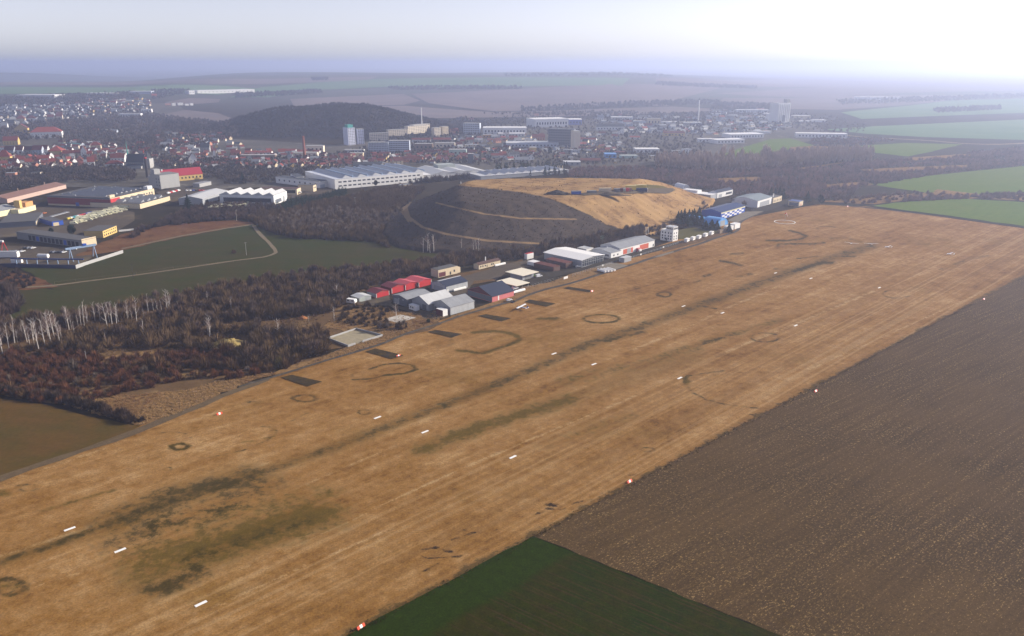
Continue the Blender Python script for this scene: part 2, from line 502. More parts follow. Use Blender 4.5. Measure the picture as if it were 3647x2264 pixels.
for k in range(len(AIR)):
    a, b_ = P_[k], P_[(k + 1) % len(AIR)]
    nrm = np.array((b_[1] - a[1], -(b_[0] - a[0])));
    if nrm @ (cen - a) > 0: nrm = -nrm
    bmesh.ops.bisect_plane(bm, geom=bm.verts[:] + bm.edges[:] + bm.faces[:], plane_co=(*a, 0), plane_no=(*nrm, 0), clear_outer=True)
bmesh.ops.delete(bm, geom=[v for v in bm.verts if not v.link_faces], context='VERTS')
turf = bpy.data.meshes.new('airfield'); bm.to_mesh(turf); bm.free()
nv = len(turf.vertices); co = np.empty(nv * 3, np.float32); turf.vertices.foreach_get('co', co); co = co.reshape(-1, 3)
px, py = proj(co[:, 0], co[:, 1], co[:, 2]); px *= 2436 / 3647; py *= 2436 / 3647
sq = 1.0 / np.clip((py - 150) / 1000, .05, 2)

def conv(c, pts): return [tuple(np.array(c(*p)) * 2436 / 3647) for p in pts]
def smear(acc, pts, wid, val=1.0, c=D, soft=1.0):
    """Mark along a line in the turf: wid in display pixels across, foreshortening included."""
    P = conv(c, pts); P = [(x, y * 2.2) for x, y in P]
    sel = (px > min(p[0] for p in P) - 4 * wid) & (px < max(p[0] for p in P) + 4 * wid)
    d = seg_dist(px[sel], py[sel] * 2.2, P)
    acc[sel] = np.maximum(acc[sel], val * np.exp(-(d / wid) ** 2 * soft))
def ringm(acc, x, y, rx, ry, wid, val=1.0, a0=0, a1=360, c=D, n=40):
    smear(acc, [(x + rx * math.cos(R(t)), y + ry * math.sin(R(t))) for t in np.linspace(a0, a1, n)], wid, val, c)
pale = np.zeros(nv); dark = np.zeros(nv); olive = np.zeros(nv); soot = np.zeros(nv)
smear(dark, [(262, 1248), (330, 1215), (420, 1180), (500, 1160), (590, 1133)], 46, .80)
smear(dark, [(365, 1405), (420, 1385), (470, 1362)], 34, .75)
smear(dark, [(260, 1290), (360, 1255), (520, 1195), (620, 1150)], 60, .45)
smear(olive, [(350, 1340), (470, 1300), (600, 1265), (740, 1225)], 85, .95)
smear(olive, [(420, 1250), (600, 1205), (760, 1180)], 60, .5)
smear(dark, [(450, 1330), (600, 1275), (720, 1240)], 28, .45)
smear(dark, [(600, 1130), (760, 1078), (1000, 985), (1180, 915), (1400, 818), (1500, 785), (1700, 712), (1900, 640), (2070, 585)], 17, .46)
smear(dark, [(-20, 1345), (140, 1292), (230, 1258)], 15, .5)
smear(dark, [(1440, 812), (1490, 797), (1530, 790)], 9, .8)
smear(dark, [(1890, 645), (1925, 632), (1960, 622)], 8, .9)
smear(dark, [(1800, 672), (1900, 640)], 7, .6)
smear(olive, [(1000, 1070), (1080, 1040), (1160, 1010), (1350, 950)], 28, .9)
smear(olive, [(1350, 905), (1500, 872), (1650, 830)], 34, .4)
smear(dark, [(1660, 822), (1740, 795)], 7, .6)
smear(olive, [(1560, 850), (1720, 800), (1860, 760)], 14, .5)
smear(olive, [(1500, 990), (1300, 1060)], 30, .25)
ringm(dark, 20, 1395, 36, 19, 13, .85); smear(olive, [(0, 1398), (40, 1392)], 22, .5)
ringm(olive, 427, 1062, 19, 7, 7, 1.1); ringm(dark, 427, 1062, 19, 7.5, 4, .7)
ringm(dark, 725, 947, 28, 8, 5, .75); ringm(dark, 866, 980, 14, 5, 4, .8); ringm(dark, 410, 1039, 44, 12, 2.5, .55, 200, 420)
ringm(olive, 630, 1028, 28, 14, 3, .7, 250, 450); smear(olive, [(575, 1052), (605, 1048)], 4, .8); smear(dark, [(500, 1088), (580, 1070), (640, 1045), (650, 1015)], 3, .5)
ringm(dark, 65, 1160, 24, 8, 5, .5); smear(olive, [(100, 1215), (220, 1180), (270, 1165)], 8, .55); ringm(dark, 400, 1115, 10, 4, 3, .5)
smear(olive, [(-20, 1178), (15, 1172)], 16, .8)
smear(olive, [(1500, 1382), (1640, 1395), (1800, 1420), (1950, 1372), (2140, 1312), (2270, 1252), (2225, 1195), (2090, 1158), (1920, 1140), (1700, 1160)], 7.5, 1.15, T)
smear(dark, [(1600, 1392), (1800, 1420), (1950, 1372), (2140, 1312), (2260, 1250)], 4, .6, T)
smear(dark, [(1090, 1046), (1250, 1040), (1400, 1002), (1580, 987), (1688, 948), (1655, 905), (1520, 888), (1350, 908), (1250, 946)], 4, .85, C9)
smear(olive, [(1400, 1002), (1580, 987), (1690, 948), (1655, 905)], 5, .9, C9); ringm(dark, 1140, 1010, 60, 30, 2.5, .5, 90, 270, C9)
ringm(olive, 1430, 758, 42, 9.5, 4.5, 1.0); ringm(dark, 1430, 758, 42, 10, 3, .6); smear(olive, [(1285, 758), (1322, 758)], 9, .9); smear(dark, [(1300, 759), (1322, 756)], 5, .5)
smear(dark, [(360, 580), (335, 605), (335, 640), (380, 690), (470, 738), (620, 772), (760, 786), (880, 792)], 3.5, .6, C6); smear(dark, [(350, 590), (480, 570), (620, 550)], 4, .45, C6); smear(olive, [(345, 600), (350, 640)], 9, .7, C6)
ringm(dark, 1580, 700, 16, 6, 3, .75); ringm(dark, 830, 350, 85, 28, 4, .5, 0, 360, C6); ringm(dark, 1650, 80, 88, 26, 3, .5, 30, 300, C6); ringm(dark, 100, 1045, 45, 12, 3.5, .55, 0, 360, C6)
ringm(dark, 210, 82, 45, 14, 4, .7, 100, 330, C6); ringm(dark, 1325, 413, 26, 8, 2, .6, 0, 360, C5)
smear(dark, [(210, 592), (300, 612), (366, 642), (320, 668), (200, 684), (-10, 684)], 5, .95, Hc); smear(dark, [(360, 640), (330, 665), (280, 675)], 7, .7, Hc)
smear(dark, [(90, 742), (110, 718), (250, 714), (400, 718), (530, 705)], 5, .8, Hc); smear(dark, [(590, 660), (720, 655), (880, 695)], 6, .45, Hc)
smear(dark, [(340, 945), (430, 915), (520, 892), (600, 895)], 9, .95, Hc); ringm(dark, 560, 565, 95, 14, 3, .6, 150, 330, Hc)
smear(dark, [(1650, 960), (1900, 860), (2100, 830)], 7, .3, Hc); smear(dark, [(640, 835), (820, 835)], 5, .6, Hc); smear(dark, [(60, 955), (220, 960)], 4, .4, Hc); smear(dark, [(280, 855), (480, 835)], 3, .6, Hc)
smear(dark, [(2050, 985), (2130, 1000), (2240, 1030)], 6, .9, G); smear(dark, [(2140, 920), (2260, 912)], 5, .6, G); smear(dark, [(1890, 1130), (1940, 1115)], 6, .7, G); ringm(dark, 1250, 1238, 25, 9, 3, .6, 0, 360, G)
smear(dark, [(1790, 1190), (1850, 1175)], 4, .55, G); smear(dark, [(1850, 1410), (2000, 1440)], 4, .8, G); smear(dark, [(2200, 1130), (2330, 1110)], 7, .45, G); smear(dark, [(1000, 1355), (1150, 1330)], 2.5, .5, G)
ringm(dark, 1950, 690, 70, 40, 8, .35, 0, 360, C9); smear(dark, [(100, 1260), (190, 1270)], 9, .35, C9); smear(dark, [(480, 1450), (620, 1375), (700, 1350)], 2.5, .5, C9)
for (x0, y0, x1, y1) in [(530, 968, 620, 955), (610, 960, 705, 985), (515, 1005, 570, 1025), (570, 1025, 680, 1015), (530, 1105, 580, 1085), (580, 1085, 640, 1052), (785, 885, 850, 862), (790, 848, 800, 850), (700, 908, 750, 897),
                         (960, 855, 990, 842), (1305, 690, 1385, 700), (1310, 715, 1380, 722), (1330, 682, 1375, 690), (1230, 752, 1275, 735), (1390, 720, 1420, 712), (1455, 690, 1520, 665), (730, 1012, 760, 1008), (705, 595, 735, 592), (1815, 508, 1850, 505)]:
    smear(soot, [(x0, y0), (x1, y1)], 6.5, 1.0, C5)
for (x, y) in [(740, 828), (625, 908), (290, 922)]: smear(soot, [(x - 12, y), (x + 12, y)], 4, .8, C6)
for pts, wd, vl, cc_ in [([(-600, 1095), (0, 830), (500, 590), (1000, 370), (1850, 15)], 3.5, .75, C5), ([(0, 430), (330, 300), (600, 165), (900, 40)], 5, .5, C6), ([(590, 440), (1000, 275), (1500, 65)], 5, .6, C6), ([(1080, 560), (1600, 330), (2200, 60)], 3.5, .45, C6), ([(0, 310), (400, 160), (800, 10)], 3.5, .6, C5), ([(0, 1010), (500, 850), (900, 690), (1700, 420)], 5, .45, C4), ([(0, 560), (600, 360), (900, 240)], 6, .4, C4), ([(1300, 1340), (2000, 1020), (2436, 840)], 5, .5, C4), ([(0, 1260), (700, 1050), (1700, 650), (2436, 330)], 4, .4, C4)]:
    smear(pale, pts, wd, vl, cc_)
band_ = np.zeros(nv)
smear(band_, [(-40, 1350), (140, 1290), (262, 1248), (420, 1185), (590, 1133), (760, 1078), (1000, 985), (1180, 915), (1400, 818), (1500, 785), (1700, 712), (1900, 640), (2070, 585)], 24, .75)
smear(band_, [(262, 1248), (420, 1180), (600, 1128)], 60, .8); smear(band_, [(330, 1390), (470, 1330), (740, 1235)], 75, .7); smear(band_, [(1000, 1070), (1350, 950), (1650, 850)], 34, .5)
d_edge = seg_dist(co[:, 0], co[:, 1], [tuple(edge_a - e * 200), tuple(far_c)])
edgev = np.exp(-(d_edge / 3.2) ** 2)
for nme, arr in (('dark', dark), ('olive', olive), ('soot', soot), ('verge', edgev), ('pale', pale), ('band', band_)):
    a = turf.attributes.new(nme, 'FLOAT', 'POINT'); a.data.foreach_set('value', arr.astype(np.float32))
mt, nt, b = nt_new('dry_turf'); n = N(nt); p = n.pos()
b.inputs['Roughness'].default_value = .95; b.inputs['Specular IOR Level'].default_value = .0
long_ = lambda sc_s, sc_t, det=4: n.noise(n.mapping(p, RUN, (sc_t, sc_s, 1)), 1.0, det, .62)
s1 = long_(.006, .13); s2 = long_(.02, .5, 5); s3 = n.noise(p, .012, 5, .6); s4 = n.noise(p, .085, 6, .7)
s5 = n.noise(p, .28, 5, .75)
f = n.math('ADD', n.math('ADD', n.math('MULTIPLY', s1, .20), n.math('MULTIPLY', s2, .10)), n.math('ADD', n.math('MULTIPLY', s3, .24), n.math('ADD', n.math('MULTIPLY', s4, .26), n.math('MULTIPLY', s5, .20))))
f = n.math('ADD', n.math('MULTIPLY', n.math('SUBTRACT', f, .5), 1.35), .5)
c = n.ramp(f, [(.38, (.128, .060, .013)), (.45, (.214, .106, .027)), (.53, (.272, .148, .050)), (.63, (.385, .240, .105))])
c = n.mix(n.math('MULTIPLY', n.step(n.noise(p, .018, 5, .65), .54, .72), .55), c, (.165, .092, .018))
g1 = n.noise(p, 1.5, 6, .8); g2 = n.noise(p, .30, 5, .72)
brk = n.math('ADD', n.math('MULTIPLY', g1, .25), n.math('ADD', n.math('MULTIPLY', s5, .40), n.math('MULTIPLY', s4, .35)))
mk = lambda a_, lo, hi, amt: n.math('MULTIPLY', n.step(n.math('ADD', n.math('MULTIPLY', a_, .60), n.math('MULTIPLY', n.math('MULTIPLY', n.math('SUBTRACT', brk, .5), 4.2), n.math('MULTIPLY', a_, 4.0, clamp=True))), lo, hi), amt)
rs_ = nt.nodes.new('ShaderNodeVectorMath'); rs_.operation = 'DOT_PRODUCT'; nt.links.new(p, rs_.inputs[0]); rs_.inputs[1].default_value = (*dT, 0)
side = n.math('ADD', n.math('MULTIPLY', n.step(n.math('ADD', rs_.outputs['Value'], n.math('MULTIPLY', s3, 40)), float(O_ @ dT) + 62, float(O_ @ dT) + 110), .85), .15)
lines = n.noise(n.mapping(p, RUN, (.42, .0016, 1)), 1.0, 2, .5)
c = n.mix(n.math('MULTIPLY', n.step(lines, .50, .60), n.math('MULTIPLY', side, .36)), c, (.150, .080, .026))
c = n.mix(n.math('MULTIPLY', n.step(lines, .47, .38), n.math('MULTIPLY', side, .36)), c, (.36, .24, .115))
c = n.mix(mk(n.attr('pale'), .05, .5, .55), c, (.40, .275, .135))
c = n.mix(n.math('MULTIPLY', n.attr('band'), n.math('ADD', .30, n.math('MULTIPLY', s4, .55))), c, (.105, .068, .018))
c = n.mix(mk(n.attr('olive'), .03, .60, .90), c, (.085, .056, .008))
c = n.mix(mk(n.attr('dark'), .02, .58, .92), c, (.040, .030, .008))
c = n.mix(n.math('MULTIPLY', n.step(n.math('ADD', g2, n.math('MULTIPLY', s4, .3)), .72, .86), .35), c, (.07, .042, .014))
c = n.mix(mk(n.attr('verge'), .25, .6, .8), c, (.05, .036, .012))
c = n.mix(mk(n.attr('soot'), .24, .72, .95), c, (.012, .008, .007))
k = n.math('ADD', n.math('MULTIPLY', n.math('SUBTRACT', g1, .5), 2.3), 1.0)
k = n.math('MULTIPLY', k, n.math('ADD', n.math('MULTIPLY', n.math('SUBTRACT', g2, .5), 1.0), 1.0))
cc = nt.nodes.new('ShaderNodeCombineColor')
for j in range(3): nt.links.new(k, cc.inputs[j])
nt.links.new(n.mix(1.0, c, cc.outputs[0], 'MULTIPLY'), b.inputs['Base Color'])
turf.materials.append(mt)
tag(link('airfield', turf), kind='structure')

# ------------------------------------------------------------------ fields round it
mp, nt, b = nt_new('ploughed_soil'); n = N(nt); p = n.pos()
b.inputs['Roughness'].default_value = .95; b.inputs['Specular IOR Level'].default_value = .0
q = n.mapping(p, R(52), (1.45, .62, 1)); 
r1 = n.noise(n.mapping(p, R(52), (.55, .02, 1)), 1.0, 3, .6); st = n.noise(q, 1.25, 3, .8); br = n.noise(p, .02, 4, .6)
c = n.mix(n.step(br, .35, .65), (.085, .052, .022), (.063, .039, .017))
m_ = n.math('ADD', n.math('MULTIPLY', st, .74), n.math('ADD', n.math('MULTIPLY', r1, .14), n.math('MULTIPLY', br, .14)))
c = n.mix(n.math('MULTIPLY', n.step(m_, .555, .64), .85), c, (.30, .20, .085))
g = n.noise(p, 2.0, 6, .8); k = n.math('ADD', n.math('MULTIPLY', n.math('SUBTRACT', g, .5), 1.5), 1.0)
k = n.math('MULTIPLY', k, n.math('ADD', n.math('MULTIPLY', n.math('SUBTRACT', r1, .5), .55), 1.0))
k = n.math('MULTIPLY', k, n.math('ADD', n.math('MULTIPLY', n.math('SUBTRACT', n.noise(p, .7, 3, .7), .5), .9), 1.0))
cc = nt.nodes.new('ShaderNodeCombineColor')
for j in range(3): nt.links.new(k, cc.inputs[j])
nt.links.new(n.mix(1.0, c, cc.outputs[0], 'MULTIPLY'), b.inputs['Base Color'])
corner = np.array(un(D(1268, 1275), 0)); g_end = np.array(un(D(1860, 1512), 0)); gd = (g_end - corner) / np.hypot(*(g_end - corner))
eperp = np.array((e[1], -e[0]))
tag(sheet('ploughed_field', wob([tuple(corner), tuple(far_c), tuple(far_c + eperp * 420), tuple(corner + gd * 420)], 6, .25), mp, .05), kind='structure')
mg, nt, b = nt_new('young_crop'); n = N(nt); p = n.pos()
b.inputs['Roughness'].default_value = .9; b.inputs['Specular IOR Level'].default_value = .0
ang = math.atan2(gd[0], gd[1])
tr = n.math('ABSOLUTE', n.math('SUBTRACT', n.math('FRACT', n.math('MULTIPLY', n.nt.nodes.new('ShaderNodeSeparateXYZ').outputs[0] if False else n.math('ADD', 0, 0), 1)), .5)) if False else None
mp_ = n.mapping(p, ang, (1, 1, 1)); sx = nt.nodes.new('ShaderNodeSeparateXYZ'); nt.links.new(mp_, sx.inputs[0])
row = n.math('FRACT', n.math('DIVIDE', n.math('ADD', sx.outputs[0], n.math('MULTIPLY', n.noise(p, .06, 2), .8)), 5.2))
rut = n.math('ADD', n.step(n.math('ABSOLUTE', n.math('SUBTRACT', row, .40)), .075, .02), n.step(n.math('ABSOLUTE', n.math('SUBTRACT', row, .68)), .075, .02), clamp=True)
br = n.noise(p, .035, 4, .6); fine = n.noise(p, 1.6, 6, .8); dd = n.noise(n.mapping(p, ang, (1.2, .05, 1)), 1.0, 4, .6)
hs_ = nt.nodes.new('ShaderNodeVectorMath'); hs_.operation = 'DOT_PRODUCT'; nt.links.new(p, hs_.inputs[0]); hs_.inputs[1].default_value = (*eperp, 0)
head = n.step(n.math('SUBTRACT', n.math('ADD', hs_.outputs['Value'], n.math('MULTIPLY', br, 4)), float(eperp @ edge_a)), 19.5, 15.5)
c = n.mix(n.step(br, .4, .62), (.0150, .0245, .0004), (.0240, .0240, .0006))
c = n.mix(n.math('MULTIPLY', n.step(dd, .46, .66), .6), c, (.030, .022, .005))
c = n.mix(head, c, (.0165, .0290, .0003))
c = n.mix(n.math('MULTIPLY', rut, n.math('MULTIPLY', n.math('SUBTRACT', 1.0, head), n.step(dd, .36, .60))), c, (.040, .026, .009))
k = n.math('ADD', n.math('MULTIPLY', n.math('SUBTRACT', fine, .5), 2.4), 1.0)
k = n.math('MULTIPLY', k, n.math('ADD', n.math('MULTIPLY', n.math('SUBTRACT', n.noise(p, .35, 4, .7), .5), 1.2), 1.0))
c = n.mix(n.step(n.noise(p, .9, 2, .8), .66, .74), c, (.05, .042, .012))
cc = nt.nodes.new('ShaderNodeCombineColor')
for j in range(3): nt.links.new(k, cc.inputs[j])
nt.links.new(n.mix(1.0, c, cc.outputs[0], 'MULTIPLY'), b.inputs['Base Color'])
tag(sheet('crop_field', wob([tuple(corner), tuple(corner + gd * 420), tuple(edge_a - e * 170 + gd * 420), tuple(edge_a - e * 170)], 6, .25), mg, .045), kind='structure')

sheet('field', wob(pxs(D, [(-900, 1010), (-300, 930), (0, 948), (110, 962), (200, 988), (335, 1013), (290, 1036), (0, 1134), (-900, 1440)]), 7, .4), M_field_left, .10)
MIDF = pxs(D, [(20, 692), (60, 676), (130, 690), (40, 630), (180, 640), (290, 592), (420, 562), (590, 527), (610, 530), (640, 552), (700, 566), (890, 574), (1000, 600), (1100, 606), (1150, 608), (1090, 622), (1000, 630), (860, 648), (640, 668), (500, 690), (400, 712), (230, 740), (50, 768), (25, 760)])
sheet('field', wob(MIDF, 9, .5), M_field_dark, .06)
sheet('scrub_bank', wob(pxs(D, [(225, 584), (330, 542), (470, 528), (560, 524), (612, 531), (560, 540), (420, 566), (290, 596), (180, 610)]), 6, .8), M_redweed, .16)
sheet('scrub_bank', wob(pxs(D, [(-60, 640), (60, 650), (140, 682), (60, 690), (-60, 690)]), 5, .8), M_redweed, .14)
strip('path', pxs(D, [(-60, 690), (10, 686), (120, 680), (200, 670), (320, 655), (480, 632), (560, 620), (625, 612), (652, 604), (655, 596), (640, 578), (618, 556), (603, 536)]), 3.4, M_path, .22)
strip('path', pxs(D, [(290, 592), (360, 577), (440, 560), (520, 546), (600, 534), (680, 520)]), 4.0, M_path, .24)
sheet('heath', wob(pxs(D, [(-120, 800), (0, 770), (60, 765), (230, 742), (400, 712), (500, 690), (640, 664), (830, 644), (1000, 628), (870, 690), (835, 700), (800, 735), (830, 790), (760, 850), (640, 888), (440, 930), (200, 962), (110, 958), (0, 938), (-120, 950)]), 6, .8), M_heath, .03)
# verge and rough grass at the thicket's edge
sheet('rough_grass', wob(pxs(D, [(130, 958), (200, 975), (330, 1012), (420, 985), (520, 940), (600, 905), (690, 882), (860, 832), (1030, 768), (1080, 742), (1040, 735), (900, 800), (760, 850), (640, 888), (520, 905), (440, 930), (300, 940), (200, 935), (140, 940)]), 3, .7), M_straw, .12)
sheet('rough_grass', wob(pxs(D, [(800, 752), (830, 735), (900, 735), (1000, 745), (1010, 770), (960, 790), (900, 800), (820, 790), (770, 775)]), 3, .7), M_straw, .16)
sheet('rough_grass', wob(pxs(D, [(240, 850), (300, 838), (420, 832), (430, 842), (330, 856), (250, 864)]), 3, .8), M_straw, .16)
TRK = pxs(C9, [(0, 1115), (330, 1022), (620, 932), (900, 846), (1200, 758), (1400, 692), (1620, 600), (1900, 518)]) + pxs(T, [(1500, 966), (1800, 880), (2000, 822), (2200, 768)]) + pxs(G, [(60, 1385), (200, 1318), (400, 1252), (600, 1205), (850, 1128), (1000, 1080), (1200, 1022), (1400, 957), (1600, 897), (1800, 838), (2000, 768), (2200, 700)]) + pxs(DD, [(640, 1440), (840, 1350)])
strip('perimeter_track', TRK, [2.2, 2.4, 2.6, 2.8, 3.2, 3.6, 3.8, 3.8, 3.6, 3.4, 3.0], M_trk, .20, vary=.10)
strip('dirt_track', pxs(D, [(-300, 1240), (0, 1138), (200, 1072), (330, 1024), (440, 980), (560, 930), (640, 902)]), 4.5, M_dirt, .16, vary=.2)
sheet('rough_grass', wob(pxs(T, [(-120, 800), (120, 740), (380, 800), (420, 850), (640, 850), (700, 920), (860, 960), (960, 990), (1100, 990), (1240, 1010), (1300, 1060), (1150, 1130), (900, 1190), (560, 1240), (300, 1320), (-300, 1400), (-420, 1180), (-200, 960)]), 4, .6), M_heath, .05)
sheet('rough_grass', wob(pxs(T, [(1150, 560), (1500, 430), (1900, 360), (2050, 330), (2300, 250), (2300, 290), (2040, 400), (1960, 520), (1700, 560), (1600, 620)]), 4, .6), M_heath, .05)
sheet('rough_grass', wob(pxs(T, [(1400, 960), (1720, 860), (2180, 720), (2480, 640), (2520, 660), (2240, 760), (1800, 880), (1480, 980)]), 4, .4), M_straw, .13)
sheet('rough_grass', wob(pxs(G, [(150, 1235), (420, 1190), (640, 1105), (850, 1050), (1010, 1080), (860, 1110), (640, 1170), (560, 1210), (400, 1240), (200, 1300), (80, 1320)]), 4, .4), M_straw, .19)
sheet('rough_grass', wob(pxs(G, [(1640, 830), (1480, 870), (1500, 900), (1800, 820), (2000, 760), (2180, 690), (2100, 690), (1960, 735), (1700, 790)]), 4, .4), M_heath, .19)
sheet('lawn', wob(pxs(G, [(1640, 690), (1800, 670), (2000, 690), (2030, 720), (1960, 720), (1720, 780), (1650, 780)]), 4, .3), M_bank, .17)
M_town = ground_mat('town_ground', (.11, .098, .08), (.065, .06, .048), tint=(.16, .145, .12), tint_sc=.03, fine=.12, fine_amt=.5, big=.008, mid=.03)
sheet('town_ground', [un(D(*p), None, Hb) for p in [(-150, 440), (-150, 262), (150, 250), (420, 245), (560, 330), (800, 345), (1000, 310), (1300, 290), (1500, 275), (1900, 272), (1990, 325), (1700, 372), (1500, 398), (1100, 425), (640, 445), (480, 450), (200, 445)]], M_town, .06, cuts=60, surf=Hb)
# hard standings between the hangars
sheet('hardstanding', pxs(G, [(430, 1150), (640, 1095), (880, 1032), (1100, 984), (1500, 880), (1740, 815), (1700, 790), (1640, 800), (1440, 850), (1000, 962), (740, 1046), (520, 1085), (330, 1060), (200, 1110), (150, 1200), (250, 1210)]), M_asph, .14)
sheet('yard', wob(pxs(T, [(1380, 520), (1560, 470), (2040, 330), (2330, 270), (2480, 240), (2480, 330), (2130, 400), (1990, 500), (1700, 520), (1640, 620), (1700, 700), (1540, 720), (1420, 720), (1180, 640), (1120, 600)]), 4, .5), M_yard, .10)
sheet('yard', wob(pxs(T, [(250, 800), (640, 700), (680, 820), (1140, 900), (1400, 960), (1250, 1000), (1000, 990), (880, 900), (640, 830), (420, 830)]), 4, .5), M_yard, .13)
sheet('hardstanding', pxs(G, [(850, 1045), (1010, 1000), (1168, 1030), (1000, 1085)]), M_conc, .24)
sheet('hardstanding', pxs(G, [(1405, 955), (1480, 925), (1600, 893), (1600, 905), (1480, 945)]), M_conc, .25)
sheet('hardstanding', pxs(DD, [(510, 1430), (665, 1346), (855, 1340), (600, 1448)]), M_conc, .24)
sheet('hardstanding', pxs(DD, [(700, 1320), (800, 1305), (1000, 1250), (1100, 1215), (1130, 1260), (1000, 1300), (900, 1335), (760, 1345)]), M_asph, .18)
sheet('concrete_slab', pxs(T, [(575, 1003), (785, 943), (982, 982), (765, 1046)]), M_slab, .26)
M_moss = ground_mat('mossy_panel', (0.0363, 0.0293, 0.0218), (0.0660, 0.0439, 0.0114), mid=.35, fine=1.4, fine_amt=.5, big=.2, tint=(0.0231, 0.0183, 0.0156), tint_sc=.25)
for q in [(C9, [(400, 1028), (505, 1003), (797, 1069), (658, 1113)]), (C9, [(1205, 780), (1302, 752), (1572, 818), (1455, 852)]), (C9, [(1800, 593), (1872, 575), (2128, 615), (2030, 649)]),
          (T, [(1745, 958), (1850, 938), (2162, 990), (2040, 1026)]), (G, [(180, 1376), (228, 1355), (478, 1393), (395, 1422)]), (G, [(552, 1247), (603, 1232), (838, 1270), (798, 1286)])]:
    sheet('mossy_hardstanding', wob(pxs(*q), 2.5, .12), M_moss, .26)
# the greens and browns to the right and far away
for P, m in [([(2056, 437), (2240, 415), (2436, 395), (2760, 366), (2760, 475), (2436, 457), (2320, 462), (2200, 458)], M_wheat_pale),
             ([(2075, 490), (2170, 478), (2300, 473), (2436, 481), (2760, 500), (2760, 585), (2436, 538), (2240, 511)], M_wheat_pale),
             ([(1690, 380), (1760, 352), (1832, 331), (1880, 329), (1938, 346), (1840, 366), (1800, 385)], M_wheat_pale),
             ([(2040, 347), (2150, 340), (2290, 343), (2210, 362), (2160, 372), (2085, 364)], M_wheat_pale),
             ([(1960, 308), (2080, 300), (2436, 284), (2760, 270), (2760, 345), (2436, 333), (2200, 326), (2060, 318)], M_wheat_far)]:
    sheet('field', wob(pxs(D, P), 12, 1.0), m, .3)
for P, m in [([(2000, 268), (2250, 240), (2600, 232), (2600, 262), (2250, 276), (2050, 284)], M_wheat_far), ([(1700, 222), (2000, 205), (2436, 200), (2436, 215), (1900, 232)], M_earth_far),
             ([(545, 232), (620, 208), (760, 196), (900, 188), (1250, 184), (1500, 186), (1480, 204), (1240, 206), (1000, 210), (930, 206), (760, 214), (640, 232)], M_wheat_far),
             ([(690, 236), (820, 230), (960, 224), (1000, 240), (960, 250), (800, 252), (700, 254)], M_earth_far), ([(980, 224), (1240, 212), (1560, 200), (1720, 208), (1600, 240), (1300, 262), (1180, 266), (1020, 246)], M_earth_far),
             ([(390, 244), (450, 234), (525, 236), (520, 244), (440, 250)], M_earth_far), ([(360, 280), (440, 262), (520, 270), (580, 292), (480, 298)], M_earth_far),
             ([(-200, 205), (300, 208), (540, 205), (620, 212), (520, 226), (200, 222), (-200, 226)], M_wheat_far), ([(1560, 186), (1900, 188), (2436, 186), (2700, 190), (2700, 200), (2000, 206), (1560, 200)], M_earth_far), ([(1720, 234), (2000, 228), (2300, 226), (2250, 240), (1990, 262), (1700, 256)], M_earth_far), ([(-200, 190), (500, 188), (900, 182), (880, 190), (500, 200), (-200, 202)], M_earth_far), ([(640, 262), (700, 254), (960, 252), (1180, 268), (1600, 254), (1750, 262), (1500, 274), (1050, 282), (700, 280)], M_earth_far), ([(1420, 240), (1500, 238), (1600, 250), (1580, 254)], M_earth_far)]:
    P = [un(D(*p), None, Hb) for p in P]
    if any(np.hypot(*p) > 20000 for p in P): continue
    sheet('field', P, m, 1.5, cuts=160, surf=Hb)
strip('road', pxs(D, [(2010, 322), (2080, 328), (2200, 334), (2300, 342), (2390, 343), (2520, 336)]), 16, M_path, .6)
strip('track', pxs(D, [(1935, 484), (2010, 489), (2120, 500), (2300, 522), (2436, 541), (2600, 564)]), 5, M_asph, .3)
for P in [[(2230, 450), (2330, 462), (2436, 459), (2436, 478), (2330, 472), (2200, 475)], [(1940, 480), (2060, 470), (2200, 458), (2220, 470), (2080, 486)], [(1880, 350), (1935, 347), (2060, 352), (2040, 362), (1880, 362)], [(1900, 400), (2010, 384), (2010, 388), (1900, 404)], [(2040, 404), (2150, 398), (2300, 392), (2300, 398), (2100, 410)], [(1700, 425), (1800, 420), (1830, 428), (1720, 436)], [(1950, 440), (2060, 432), (2080, 440), (1970, 448)], [(2150, 376), (2300, 366), (2330, 370), (2180, 382)]]:
    sheet('rough_grass', wob(pxs(D, P), 5, 1.2), M_straw, .34)

# ------------------------------------------------------------------ the landfill mound
mb = np.array(MOUND); lo, hi = mb.min(0) - 4, mb.max(0) + 4
gx = np.arange(lo[0], hi[0], 1.6); gy = np.arange(lo[1], hi[1], 1.6)
X, Y = np.meshgrid(gx, gy); Z = Hmound(X, Y)
Z = Z + np.where(Z > .5, .35 * np.sin(X * .31 + Y * .11) * np.sin(Y * .23), 0)
Z = np.where(Z <= 0, -.6, Z)
px_, py_ = proj(X, Y, Z); px_ = px_ * 2436 / 3647; py_ = py_ * 2436 / 3647
def band(P, wid): 
    return np.exp(-(seg_dist(px_.ravel(), py_.ravel() * 2, [(x, y * 2) for x, y in P]) / wid) ** 2)
tr_ = np.maximum.reduce([band([(1062, 445), (1020, 455), (985, 468), (965, 492), (972, 516), (1005, 540), (1060, 556), (1160, 572), (1300, 580)], 5.5) * .95, band([(1038, 482), (1070, 490), (1150, 508), (1240, 519), (1370, 521)], 4) * .95,
                        band([(965, 485), (960, 505), (975, 525)], 8) * .9])
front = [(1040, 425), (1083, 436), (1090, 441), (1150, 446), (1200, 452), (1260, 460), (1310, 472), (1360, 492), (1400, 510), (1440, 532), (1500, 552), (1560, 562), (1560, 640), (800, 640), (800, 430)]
scrub_shade = pt_in_poly(px_.ravel(), py_.ravel(), front).astype(float)  # mask for scrub cover and the painted shade of the front slope
sd_ = seg_dist(px_.ravel(), py_.ravel(), front, True)
